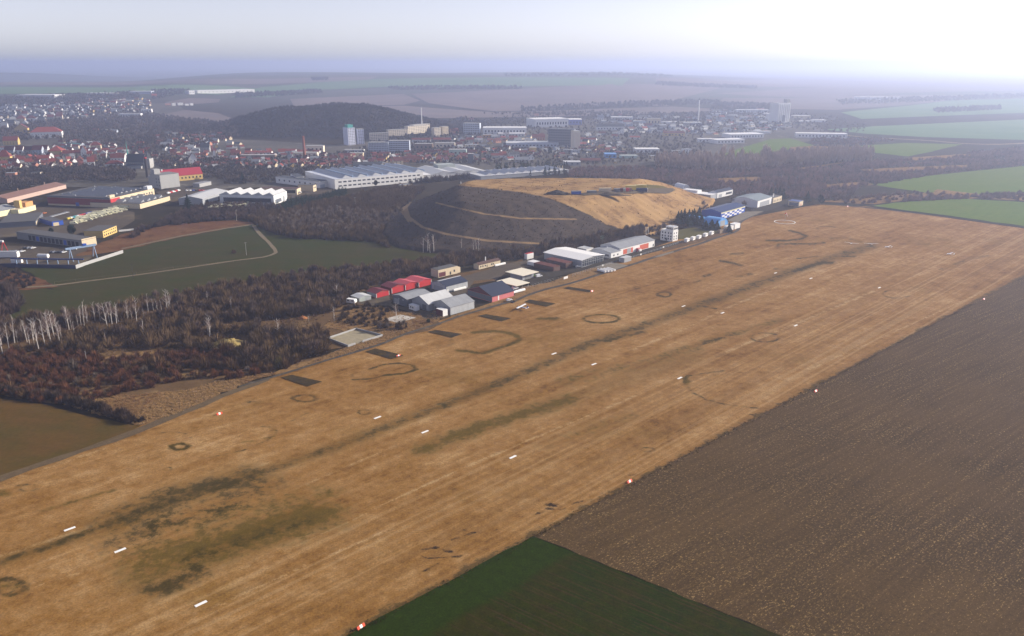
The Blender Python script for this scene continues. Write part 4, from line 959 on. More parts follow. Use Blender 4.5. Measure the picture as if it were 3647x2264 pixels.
for x in lin(2, o.a - 9, 4):
    for y in (4, 26): link('saw_tooth_roof', tm_, o.root, (x, y, o.h + .2))
o = bld('shed_hall', 'very long low hall with worn red brown roof left of the red factory', 'hall', E, (72, 432), (632, 292), (8, 405), 36, -26, 'u', mat('pinkish_render', (.45, .32, .26), .8, .15), mat('worn_red_roof', (.20, .11, .085), .85, .25), None, b=26)
for x in (o.a * .35, o.a * .8): MB().box(x, x + 1, o.b * .5, o.b * .5 + 1, o.h + 2, o.h + 6).build('chimney', BROWNR, o.root)
o = bld('building', 'sunlit pale yellow workshop with grey arched roof at the left edge', 'workshop', E, (-40, 575), (176, 530), (-120, 560), 52, -30, 'u', PALEY, ROOFG, None, b=30)
o = bld('building', 'cream block with orange top floor beside the coloured cars', 'building', E, (180, 545), (345, 498), (150, 535), 46, 0, 'flat', PALEY, CREAM, None, b=22)
MB().box(o.a * .55, o.a * .98, 2, 12, o.h + .2, o.h + 4.6).build('top_floor', ORNG, o.root); MB().box(o.a * .28, o.a * .42, 3, 9, o.h + .2, o.h + 8).build('stair_tower', YELL, o.root)
for (n_, r_, l_, hp, tx, wm) in [((345, 652), (412, 568), (45, 655), 48, 'dark low shed with plain roof near the left edge', GREYD), ((500, 655), (606, 640), (352, 652), 44, 'dark shed with bright blue wall next to the pale vans', BLUE)]:
    o = bld('shed', tx, 'shed', E, n_, r_, l_, hp, 0, 'flat', wm, ROOFD, None, b=30)
    feat(o, 'F', 1, o.a * .6, 0, o.h * .7, CREAM, 'door')
# gantry crane and its runway
gA, gB = np.array(un(E(680, 985), 0)), np.array(un(E(905, 948), 0)); gu = (gB - gA); ga = np.hypot(*gu); gu /= ga
g = empty('gantry_crane', (*gA, 0), math.atan2(gu[1], gu[0]), 'pale blue gantry crane straddling the yard behind the concrete wall', 'gantry crane')
CRB = mat('crane_blue', (.22, .30, .42), .5, .12)
q = MB().box(-3, ga + 2, -.6, .6, 9.2, 10.8); q.build('beam', CRB, g)
for x in (0, ga):
    for y in (-4, 4): MB().tube([(x, y, 0), (x, y * .2, 9.2)], .35, 6).build('leg', CRB, g)
MB().box(ga * .55, ga * .7, -1.2, 1.2, 10.8, 12.2).build('trolley', BLUE, g)
rA, rB = np.array(un(E(110, 1012), 0)), np.array(un(E(800, 1018), 0)); ru = rB - rA; ra = np.hypot(*ru); ru /= ra
g = empty('crane_runway', (*rA, 0), math.atan2(ru[1], ru[0]), 'dark blue crane runway beam on posts along the yard edge', 'crane runway')
MB().box(0, ra, -.4, .4, 3.6, 4.6).build('beam', mat('dark_blue_steel', (.025, .05, .16), .5, .15), g)
pm_ = MB().box(-.25, .25, -.3, .3, -.3, 3.6).mesh('post', CRB)
for x in lin(0, ra, 7): link('post', pm_, g, (x, 0, 0))
c_ = un(E(25, 905), 0)
g = empty('portal_crane', (*c_, 0), R(-20), 'red and white portal crane cut off at the left edge', 'crane')
MB().box(-9, 3, -.5, .5, 9, 10.4).build('beam', WHITE, g)
for p in ((2.5, -2), (2.5, 2), (-8, -2), (-8, 2)): MB().tube([(p[0], p[1] * 1.6, 0), (p[0], p[1] * .2, 9)], .35, 6).build('leg', RED, g)
def wall_thing(name, label, cat, c, p0, p1, h, m, th=.3, surf=Ht):
    a, b = np.array(un(c(*p0))), np.array(un(c(*p1))); d = b - a; L = np.hypot(*d)
    o = MB().box(0, L, -th / 2, th / 2, -.3, h).build(name, m); o.location = (*a, gz(*a)); o.rotation_euler = (0, 0, math.atan2(d[1], d[0]))
    return tag(o, label, cat)
wall_thing('yard_wall', 'pale concrete wall running up the edge of the dark field', 'wall', E, (722, 1056), (1172, 910), 2.6, CONC)
wall_thing('yard_wall', 'dark blue sheet wall below the crane runway', 'wall', E, (-30, 1040), (720, 1056), 2.6, mat('navy_sheet', (.018, .028, .075), .6, .15))
wall_thing('yard_wall', 'long thin pale wall behind the yard of pale vans', 'wall', E, (1130, 705), (1275, 690), 1.4, PANEL)
# ---- mill with chimneys, yellow hall
o = bld('grain_mill', 'tall grey concrete mill tower with stacked blocks near the yellow hall', 'mill', E, (1440, 285), (1534, 300), (1300, 240), 150, 0, 'flat', CONC, CONCD, None, b=26, h=17)
feat(o, 'S', 2, o.b - 2, 1, o.h * .85, CONCD, 'dark_bay', .1); MB().box(-8, o.a * .5, 2, o.b + 6, -.3, o.h * .8).build('lower_block', CONC, o.root); MB().box(o.a * .05, o.a * .42, 1, 9, o.h, o.h + 6).build('tower_top', CONC, o.root)  # darker concrete panel over the left end wall
wins(o, 'F', lin(o.a * .5, o.a, 2), 3, 1.4, 1.6); wins(o, 'F', lin(o.a * .5, o.a, 2), 7, 1.4, 1.6); wins(o, 'F', lin(o.a * .5, o.a, 2), 11, 1.4, 1.6)
def chimney(label, c, x, y, hpx, r0, r1, m, top=None, name='chimney', cat='chimney', surf=Ht):
    p = un(c(x, y), None, surf); z0 = float(surf(*p)); s = np.hypot(*(np.array(c(1, 0)) - np.array(c(0, 0))))
    h = hpx * s * depth(p[0], p[1], z0) / F_PX
    r = empty(name, (*p, z0), 0, label, cat)
    MB().cyl(0, 0, -.5, h * .93, r0, 12, r1 + (r0 - r1) * .07).build('shaft', m, r); MB().cyl(0, 0, h * .93, h, r1 * 1.12, 12).build('cap', top or m, r)
    return r, h
chimney('thick dark chimney beside the grey mill tower', E, 1405, 190, 190, 2.1, 1.6, mat('soot_brick', (.045, .04, .04), .9, .2), RED)
chimney('slim chimney with a red top behind the mill', E, 1382, 90, 150, 1.0, .8, BRICK, RED)
o = bld('building', 'long yellow hall with deep red roof and a row of dark windows', 'hall', E, (1535, 242), (1932, 205), (1520, 230), 52, -60, 'u', YELL, mat('deep_red_roof', (.30, .02, .035), .6, .15), None, b=15)
wins(o, 'F', lin(1, o.a - 1, 11), o.h * .35, 2.0, 2.4); MB().box(o.a * .07, o.a * .1, 6, 8, o.h + 3, o.h + 9).build('chimney', WHITE, o.root)
o = bld('building', 'low concrete store right of the yellow hall', 'store', E, (1900, 285), (2012, 262), (1890, 280), 34, 0, 'flat', CONC, ROOFG, None, b=10)
# ---- warehouses in the middle
o = bld('warehouse', 'light grey gabled warehouse left of the sawtooth hall', 'warehouse', E, (1932, 455), (2172, 372), (1782, 425), 58, -22, 'u', GREYM, ROOFL, None, ov=.3)
feat(o, 'F', o.a * .1, o.a * .2, 0, o.h * .7, DARK, 'gateway'); feat(o, 'F', o.a * .6, o.a * .72, 0, o.h * .6, DARK, 'gateway')
o = bld('sawtooth_hall', 'white hall with five sawtooth roof ridges and a dark band of windows', 'factory', B, (472, 1145), (598, 1097), (-10, 1120), 84, 0, 'flat', PANEL, ROOFG, None, ov=.1)
feat(o, 'S', o.b * .05, o.b * .93, o.h * .22, o.h * .68, GLASS, 'window_band', .1); feat(o, 'F', o.a * .1, o.a * .55, o.h * .1, o.h * .5, GREYD, 'window_band', .1); feat(o, 'F', o.a * .65, o.a * .8, 0, o.h * .6, GREYM, 'gate')
tm_ = MB().prism([(0, 0), (o.b * .07, 3.0), (o.b * .18, 0)], 'x', 1.5, o.a - .2).mesh('roof_ridge', ROOFL)
for y in lin(0, o.b, 5): link('roof_ridge', tm_, o.root, (0, y - o.b * .09, o.h + .15))
o = bld('building', 'white two part hall with dark flat roof near the big white factory', 'hall', B, (690, 950), (762, 945), (480, 890), 70, 0, 'flat', WHITE, SLATE, None, b=32)
MB().box(0, o.a + 10, -16, -.1, -.3, o.h * .6).build('front_hall', WHITE, o.root); MB().box(-1, o.a + 11, -17, -.1, o.h * .6, o.h * .6 + .4).build('front_roof', WHITE, o.root)
o = bld('building', 'long workshop with dark brown roof behind the sawtooth hall', 'workshop', B, (690, 1052), (728, 1035), (410, 1000), 56, 0, 'flat', CREAM, BROWN, None, b=46); feat(o, 'S', 2, o.b * .7, o.h * .3, o.h * .8, DARK, 'window_band')
o = bld('building', 'cream end block right of the brown roofed workshop', 'building', B, (845, 1022), (875, 1012), (738, 1000), 60, 0, 'flat', CREAM, ROOFD, None, b=20); wins(o, 'F', [o.a * .3, o.a * .7], o.h * .5, 1.5, 1.8)
# ---- big white factory
o = bld('factory', 'huge white factory with ribbed roof lights and two rows of windows', 'factory', B, (1052, 998), (1890, 920), (893, 905), 92, 0, 'flat', WHITE, mat('pale_membrane', (.50, .52, .56), .6, .08), None, ov=.2)
mw = lin(o.a * .03, o.a * .97, 18)
wins(o, 'F', mw, o.h * .62, o.a * .034, 1.7); wins(o, 'F', mw, o.h * .22, o.a * .034, 1.7)
gl = MB().prism([(0, 0), (o.a * .035, 3.6), (o.a * .11, 0)], 'y', 0, o.b * .94).mesh('roof_ridge', ROOFL); sk = MB().box(0, o.a * .012, 0, o.b * .9, 0, 1.9).mesh('skylight', SKYL)
for x in lin(-.01 * o.a, o.a * .98, 6): link('roof_ridge', gl, o.root, (x + .02 * o.a, o.b * .03, o.h + .18)); link('skylight', sk, o.root, (x + .135 * o.a, o.b * .05, o.h + .18))
o2 = bld('building', 'white wing with dark roof at the left end of the huge white factory', 'building', B, (905, 988), (985, 975), (815, 890), 62, 0, 'flat', WHITE, SLATE, None)
wins(o2, 'S', lin(2, o2.b - 2, 8), o2.h * .4, 2.5, 2.0); feat(o2, 'F', 1, o2.a * .6, 0, o2.h * .5, BLUEG, 'gate')
o = bld('factory', 'white lower factory halls stepping right behind the mound', 'factory', B, (1895, 905), (2440, 868), (1800, 800), 40, 0, 'flat', WHITE, WHITE, None, b=70)
rr_ = MB().prism([(0, 0), (18, 4), (38, 0)], 'y', 0, o.b).mesh('roof_ridge', ROOFL)
for x in lin(0, o.a * .8, 3): link('roof_ridge', rr_, o.root, (x, 0, o.h + .2))
MB().box(o.a * .45, o.a * .75, o.b * .6, o.b * .85, o.h, o.h + 7).build('plant_room', GREENM, o.root)
o = bld('factory', 'long pale grey shed roofs with small humps behind the mound top', 'factory', C, (300, 905), (1140, 842), (230, 830), 30, 0, 'flat', GREYM, ROOFL, None, b=55)
hm_ = MB().prism([(0, 0), (6, 2.6), (11, 0)], 'y', 0, 40).mesh('roof_hump', ROOFL)
for x in lin(4, o.a - 10, 9): link('roof_hump', hm_, o.root, (x, 6, o.h + .2))
for x, y, h_, tx in [(1000, 800, 48, 'left of a pair of thin cream factory flues'), (1040, 802, 44, 'right of a pair of thin cream factory flues')]:
    chimney(tx, B, x, y, h_, .9, .7, CREAM)
for x, tx in [(1032, 'leftmost of three pale pipes behind the mound'), (1050, 'middle of three pale pipes behind the mound'), (1076, 'rightmost of three pale pipes behind the mound')]:
    chimney(tx, C, x, 840, 66, .55, .5, CREAM)
chimney('tall brown brick chimney standing in front of the wooded hill', B, 762, 700, 205, 2.6, 1.7, BRICK)
chimney('thin white mast above the pale apartment blocks', B, 1877, 420, 205, 1.3, .8, WHITE, STEEL, 'mast', 'mast')
chimney('slim white chimney stack far right of the town', C, 2366, 365, 225, 2.0, 1.3, WHITE, GREYD)

# ---- apartment and other blocks facing us: x0, x1, base y, height px, depth m
def blk(name, label, cat, c, x0, x1, y, hpx, dm, wall, roof, yaw=0.0, wn=None, kind='flat', rh=0.0, group=None, par=None, dy=0):
    n = np.array(un(c(x0, y))); r = np.array(un(c(x1, y + dy))); u = r - n; a = np.hypot(*u); u /= a
    if yaw:
        cs, sn = math.cos(R(yaw)), math.sin(R(yaw)); u = np.array((u[0] * cs - u[1] * sn, u[0] * sn + u[1] * cs))
        a = max(3.0, (a - dm * abs(sn)) / cs) if yaw > 0 else max(3.0, (a - dm * abs(sn)) / cs)
        if yaw > 0: n = n + np.array(((dm * abs(sn)), 0))
    s = np.hypot(*(np.array(c(1, 0)) - np.array(c(0, 0)))); z0 = gz(*n)
    h = hpx * s * depth(n[0], n[1], z0) / F_PX
    o = new_b(name, label, cat, n, u, a, dm, z0 - .3, group)
    wall_roof(o, h, rh * s * depth(n[0], n[1], z0) / F_PX if rh else 0, kind, wall, roof, ov=.2 if kind == 'flat' else .5)
    if wn:
        cols, rows = wn
        for k in range(rows): wins(o, 'F', lin(a * .02, a * .98, cols), h * (k + .38) / rows, a / cols * .55, h / rows * .42)
    return o
LB = mat('lilac_panel', (.58, .59, .68), .8, .1); BEI = mat('beige_panel', (.64, .55, .42), .8, .1)
o = blk('tower_block', 'taller tower block with green cap under the wooded hill', 'tower block', B, 1118, 1238, 580, 165, 20, LB, TEAL, 38, (4, 11)); MB().box(2, o.a - 2, 3, 15, o.h, o.h + 5).build('lift_house', TEAL, o.root); wins(o, 'S', lin(2, 18, 3), o.h * .2, 1.5, o.h * .7, BLUEG, 'stair_glazing')
o = blk('tower_block', 'shorter pale lilac tower block right of the green capped one', 'tower block', B, 1242, 1328, 570, 140, 20, LB, GREYH, 18, (3, 10))
blk('apartment_block', 'long grey apartment block with blue balconies, left half of the front row', 'apartment block', B, 1370, 1560, 652, 100, 13, BLUEG, GREYH, 0, (12, 6))
blk('apartment_block', 'long grey apartment block with blue balconies, right half of the front row', 'apartment block', B, 1564, 1760, 648, 112, 13, BLUEG, GREYH, 0, (12, 6))
blk('apartment_block', 'beige apartment block behind the grey ones, lowest of three steps', 'apartment block', B, 1383, 1560, 540, 74, 12, BEI, GREYH, 0, (10, 5), dy=-6)
blk('apartment_block', 'beige apartment block behind dark conifers, middle of three steps', 'apartment block', B, 1562, 1745, 490, 56, 12, BEI, GREYH, 0, (10, 4), dy=-4)
blk('apartment_block', 'beige apartment block at the foot of the thin white mast', 'apartment block', B, 1748, 1922, 470, 70, 12, BEI, GREYH, 0, (10, 5), dy=-4)
blk('building', 'flat block behind the mast with a small tower at its end', 'building', B, 1800, 1952, 425, 40, 14, BEI, GREYH, 0, (8, 2))
blk('apartment_block', 'cream and brown twin block right of the mast, left half', 'apartment block', B, 1988, 2062, 495, 82, 12, BEI, GREYH, 10, (4, 6))
blk('apartment_block', 'cream and brown twin block right of the mast, right half', 'apartment block', B, 2066, 2134, 480, 78, 12, CREAM, GREYH, 10, (4, 6))
blk('office_block', 'grey office block with a bright white end wall', 'office block', B, 2270, 2440, 470, 100, 14, BLUEG, GREYH, -16, (7, 5))
blk('apartment_block', 'dark slab block with one lit cream end wall and white window rows', 'apartment block', C, 940, 1182, 590, 165, 14, GREYD, GREYD, 0, (14, 7), dy=8)
o = blk('apartment_block', 'tall cream end tower of the dark slab block', 'apartment block', C, 1160, 1245, 618, 170, 16, BEI, GREYH, 20)
o = blk('grain_silo', 'tall pale ribbed grain silo, the largest block far right of town', 'silo', DD, 930, 1112, 505, 185, 30, PANEL, GREYH, 24)
for x in lin(0, o.a, 7): MB().cyl(x, -.2, 0, o.h * .96, o.a / 15, 10).build('silo_cell', PANEL, o.root)
MB().box(-.6, o.a + .6, -1.5, 12, o.h * .95, o.h * 1.02).build('roof_gallery', PANEL, o.root); MB().box(o.a * .72, o.a * .98, 2, 14, o.h * 1.02, o.h * 1.2).build('machine_house', CONC, o.root); MB().box(o.a * .42, o.a * .55, -6, -.5, 0, o.h * .42).build('lift_tower', GREYD, o.root)
blk('building', 'white hall under the left foot of the grain silo', 'hall', DD, 885, 925, 472, 60, 16, PANEL, WHITE, 0)
IND = [
 ('big white warehouse with dark roof slots on the far side of town', 'warehouse', C, 735, 1140, 412, 78, 60, WHITE, WHITE, 20), ('blue and white warehouse right of the big white warehouse', 'warehouse', C, 1138, 1262, 385, 50, 50, mat('royal_blue_sheet', (.10, .13, .38), .5, .1), WHITE, 0),
 ('white factory with dark window strip left of the big white warehouse', 'factory', C, 320, 735, 475, 62, 40, WHITE, WHITE, 0), ('lower white wing under the window strip factory', 'factory', C, 465, 722, 498, 32, 20, PANEL, WHITE, 0),
 ('white gabled hall with dark roof among trees', 'hall', C, 1400, 1665, 438, 52, 18, PANEL, SLATE, 0), ('white flat hall behind the dark roofed hall', 'hall', C, 1545, 1745, 345, 34, 22, PANEL, WHITE, 0),
 ('blue grey cube building right of the dark roofed hall', 'building', C, 1755, 1868, 392, 45, 18, BLUEG, GREYH, 0), ('cream tall block near the slim white stack', 'building', C, 1885, 2010, 390, 65, 16, CREAM, GREYH, 0),
 ('long thin white roof near the slim white stack', 'hall', C, 2020, 2170, 372, 18, 20, WHITE, WHITE, 0), ('white shed row just left of the slim white stack', 'shed', C, 2200, 2400, 385, 24, 20, BLUEG, PANEL, 0),
 ('yellow striped barracks left of the allotment fields', 'building', C, 2040, 2240, 492, 40, 14, YELL, TILED, 0), ('pale sawtooth mill roofs in the middle of town', 'factory', C, 540, 1040, 600, 42, 40, BLUEG, ROOFL, 0),
 ('yellow end block under the sawtooth mill roofs', 'building', C, 765, 830, 650, 50, 14, YELL, GREYH, 0), ('white round ended hall beside green sheds', 'hall', C, 1770, 2000, 650, 36, 25, PANEL, WHITE, 0),
 ('dark red low shed left of the round ended hall', 'shed', C, 1570, 1690, 665, 22, 16, MAROON, MAROON, 0), ('mint green shed below the round ended hall', 'shed', C, 1630, 1790, 705, 28, 16, MINT, GREENM, 0),
 ('small light blue dome like hall by the railway', 'hall', C, 1480, 1590, 700, 40, 18, BLUEL, BLUEL, 0), ('grey quonset depot above the mound', 'hall', C, 1090, 1250, 770, 32, 22, GREYM, ROOFL, 0),
 ('long brick red hall ending in an orange gable', 'hall', C, 1250, 1440, 745, 34, 14, BROWNR, TILED, 0), ('white villa with many windows left of the depot', 'villa', C, 562, 668, 700, 50, 12, PANEL, SLATE, 18),
 ('white hall, lower of two at the edge of the green field', 'hall', DD, 370, 692, 700, 38, 30, WHITE, WHITE, 14), ('white gabled annex left of the lower white hall', 'hall', DD, 232, 370, 685, 34, 16, PANEL, WHITE, 0),
 ('white long hall, upper of two at the edge of the green field', 'hall', DD, 495, 878, 648, 38, 40, WHITE, WHITE, 12), ('long white shed along the country road', 'hall', DD, 1165, 1636, 640, 42, 26, WHITE, WHITE, -10),
 ('row of low white workshops left of the silo', 'workshop', DD, 600, 900, 400, 26, 20, PANEL, WHITE, 0), ('pale long workshop in front of the silo', 'workshop', DD, 740, 925, 600, 20, 18, PANEL, ROOFL, 0), ('reddish roofed low hall before the silo', 'hall', DD, 760, 900, 562, 14, 18, PANEL, TILED, 0),
 ('cream flat shed right of the silo', 'shed', DD, 1130, 1300, 455, 24, 18, CREAM, PANEL, 0), ('pink white flat shed right of the silo, lower row', 'shed', DD, 1320, 1450, 492, 20, 18, PANEL, WHITE, 0), ('low white shed just right of the silo foot', 'shed', DD, 1205, 1300, 492, 14, 14, WHITE, WHITE, 0),
 ('pale group of halls alone in the right hand haze, larger', 'hall', DD, 1740, 1855, 290, 36, 40, PANEL, WHITE, 0), ('pale hall in the right hand haze beside the larger group', 'hall', DD, 1870, 2060, 280, 26, 40, PANEL, WHITE, 0), ('small pale hall at the right end of the hazy group', 'hall', DD, 2100, 2170, 275, 20, 30, PANEL, WHITE, 0),
 ('far white retail sheds at the upper left with a tall pylon sign', 'retail shed', C1, 165, 520, 395, 30, 60, PANEL, WHITE, 0), ('long thin white store on the upper left skyline', 'retail shed', C1, 800, 1085, 366, 16, 50, PANEL, WHITE, 0), ('grey white stores right of the thin white one', 'retail shed', C1, 1230, 1440, 358, 24, 50, BLUEG, PANEL, 0),
 ('very long white logistics hall on the plateau', 'retail shed', C1, 1880, 2425, 356, 30, 60, WHITE, WHITE, 0), ('cubic white hall left of the logistics hall', 'retail shed', C1, 1800, 1855, 360, 32, 30, PANEL, WHITE, 0), ('long white terrace in the upper suburb', 'terrace', C1, 1138, 1340, 578, 34, 14, PANEL, PANEL, 0), ('short white terrace stepping up from the long one', 'terrace', C1, 1342, 1442, 535, 32, 14, PANEL, PANEL, 0),
 ('teal roofed long school building in the old town', 'school', C1, 585, 765, 858, 26, 14, PANEL, ROOFT, 0), ('pale flat block below the wooded hill, upper', 'building', B, 775, 940, 645, 60, 12, BEI, GREYH, 0), ('pale flat block below the wooded hill, lower', 'building', B, 650, 880, 690, 42, 12, BEI, GREYH, 0),
 ('red roofed barracks row left of the brick chimney', 'building', B, 190, 442, 668, 30, 12, PANEL, TILE, 0), ('brownish flat block under the barracks row', 'building', B, 148, 478, 712, 40, 12, BROWNR, GREYH, 0), ('pale red roofed house row right of the barracks row', 'building', B, 508, 672, 655, 34, 12, PANEL, TILE, 0),
 ('small flat white school near the grey apartments', 'building', B, 1135, 1320, 650, 28, 14, PANEL, GREYH, 0), ('cream lower school wing near the grey apartments', 'building', B, 1185, 1315, 685, 32, 12, CREAM, GREYH, 0), ('long dark greenhouse roof above the white factory', 'building', B, 1225, 1490, 795, 45, 18, GREYD, SLATE, 0),
 ('white red roofed apartment house, left of two', 'apartment house', B, 1780, 1958, 550, 34, 12, PANEL, TILE, 0), ('pinkish red roofed apartment house, right of two', 'apartment house', B, 1985, 2150, 548, 34, 12, BROWNR, TILE, 0), ('ochre brown flats under the red roofed pair', 'apartment house', B, 1810, 1980, 625, 60, 12, BROWNR, GREYH, 0), ('yellowish flats right of the ochre brown ones', 'apartment house', B, 2000, 2190, 605, 50, 12, BEI, GREYH, 0),
 ('mint coloured hall with dark front near the tall grey tower', 'hall', B, 2135, 2300, 680, 60, 14, MINT, GREYH, 0), ('thin grey tower above the white factory roofs', 'tower', B, 2315, 2370, 750, 90, 10, GREYD, GREYH, 0), ('orange flat building near the office block', 'building', C, 318, 408, 510, 32, 12, ORNG, GREYH, 0),
 ('red roofed villa with wide hip roof near the white villa', 'villa', C, 400, 545, 700, 36, 12, PANEL, TILE, 0), ('red roofed barracks right of the cream tower', 'building', C, 1248, 1396, 545, 30, 12, PANEL, TILE, 0), ('cream red roofed house near the dark conifers', 'house', C, 1720, 1815, 520, 24, 12, PANEL, TILE, 0),
]
for (lab, cat, c, x0, x1, y, hp, dm, wm, rm, yw) in IND:
    rk = 'u' if rm in (TILE, TILED, SLATE, ROOFT) else 'flat'
    o = blk('hall' if 'hall' in cat else cat.replace(' ', '_'), lab, cat, c, x0, x1, y, hp * (.72 if rk == 'u' else 1), dm, wm, rm, yw, None, rk, hp * .45 if rk == 'u' else 0)
    px_w = (x1 - x0)
    if hp >= 24 and o.a > 12 and cat not in ('shed',):
        n_ = max(3, int(o.a / 7)); wins(o, 'F', lin(o.a * .03, o.a * .97, min(n_, 14)), o.h * .35, min(3, o.a / n_ * .5), o.h * .28)
# ---- the dark gothic church
o = blk('church', 'dark gothic church with steep slate roof and a thin green spire', 'church', C1, 1205, 1370, 1065, 60, 16, GREYH, SLATE, 0, None, 'u', 72)
wins(o, 'F', lin(2, o.a - 2, 7), o.h * .2, 2.2, o.h * .6); MB().box(1, o.a - 1, -7, -.05, 0, o.h * .42).build('aisle', GREYH, o.root); MB().prism([(-7.4, o.h * .42), (-.05, o.h * .42), (-.05, o.h * .72)], 'x', .5, o.a - .5).build('aisle_roof', SLATE, o.root)
MB().cyl(o.a * .02, 8, o.h * 1.3, o.h * 1.3 + 28, 1.4, 8, .1).build('spire', TEAL, o.root); MB().box(o.a, o.a + 9, 1, 15, 0, o.h * 1.5).build('tower', GREYH, o.root); MB().cyl(o.a + 4.5, 8, o.h * 1.5, o.h * 1.5 + 10, 6, 4, .2).build('tower_roof', SLATE, o.root)
# ---- small houses
LAND = [('the dark gothic church', C1(1290, 1065)), ('the grey mill', E(1420, 290)), ('the brick chimney', B(762, 700)), ('the twin tower blocks', B(1230, 580)), ('the grey apartment blocks', B(1560, 650)), ('the office block', B(2350, 470)),
        ('the dark slab block', C(1100, 600)), ('the slim white stack', C(2366, 365)), ('the large red hipped school', C1(395, 780)), ('the yellow arcaded hall', C1(510, 945)), ('the long white terrace', C1(1250, 578)), ('the white retail sheds', C1(340, 390)), ('the logistics hall', C1(2150, 356)), ('the white villa', C(615, 700)), ('the round ended hall', C(1880, 650)), ('the mint coloured hall', B(2200, 680)), ('the long yellow hall', E(1730, 230))]
HSE = []; BULK = {}
def where(p):
    k = min(range(len(LAND)), key=lambda i: np.hypot(p[0] - LAND[i][1][0], 2 * (p[1] - LAND[i][1][1])))
    nm, q = LAND[k]; dx, dy = p[0] - q[0], 2 * (p[1] - q[1])
    d = ('right of ' if dx > 0 else 'left of ') if abs(dx) > abs(dy) else ('in front of ' if dy > 0 else 'behind ')
    return d + nm
WC = {'white': PANEL, 'cream': CREAM, 'yellow': YELL, 'grey': GREYH, 'salmon': SALMON, 'pale blue': BLUEG, 'ochre': BEI}
RC = {'red': TILE, 'dull red': TILED, 'grey': ROOFG, 'slate': SLATE}
def bulk_house(c, x, y, w_, h_, wc, rc, yaw):
    p = c(x, y); g = un(p); z = gz(*g); s = np.hypot(*(np.array(c(1, 0)) - np.array(c(0, 0)))) * depth(g[0], g[1], z) / F_PX
    a, hh, d = w_ * s, h_ * s, min(13, max(8, w_ * s * .6)); M_ = Matrix.Translation((g[0], g[1], z - .4)) @ Matrix.Rotation(R(yaw), 4, 'Z')
    q = MB().prism([(0, 0), (d, 0), (d, hh), (d / 2, hh * 1.7), (0, hh)], 'x', -a / 2, a / 2); r = MB().prism([(-.4, hh - .2), (d / 2, hh * 1.7), (d + .4, hh - .2), (d + .4, hh), (d / 2, hh * 1.7 + .4), (-.4, hh)], 'x', -a / 2 - .4, a / 2 + .4)
    for mb_, m_ in ((q, WC[wc]), (r, RC[rc])):
        BULK.setdefault(m_.name, (m_, MB()))[1].add([tuple(M_ @ Vector(v)) for v in mb_.v], mb_.f)
    HSE.append((p, max(w_, 30)))

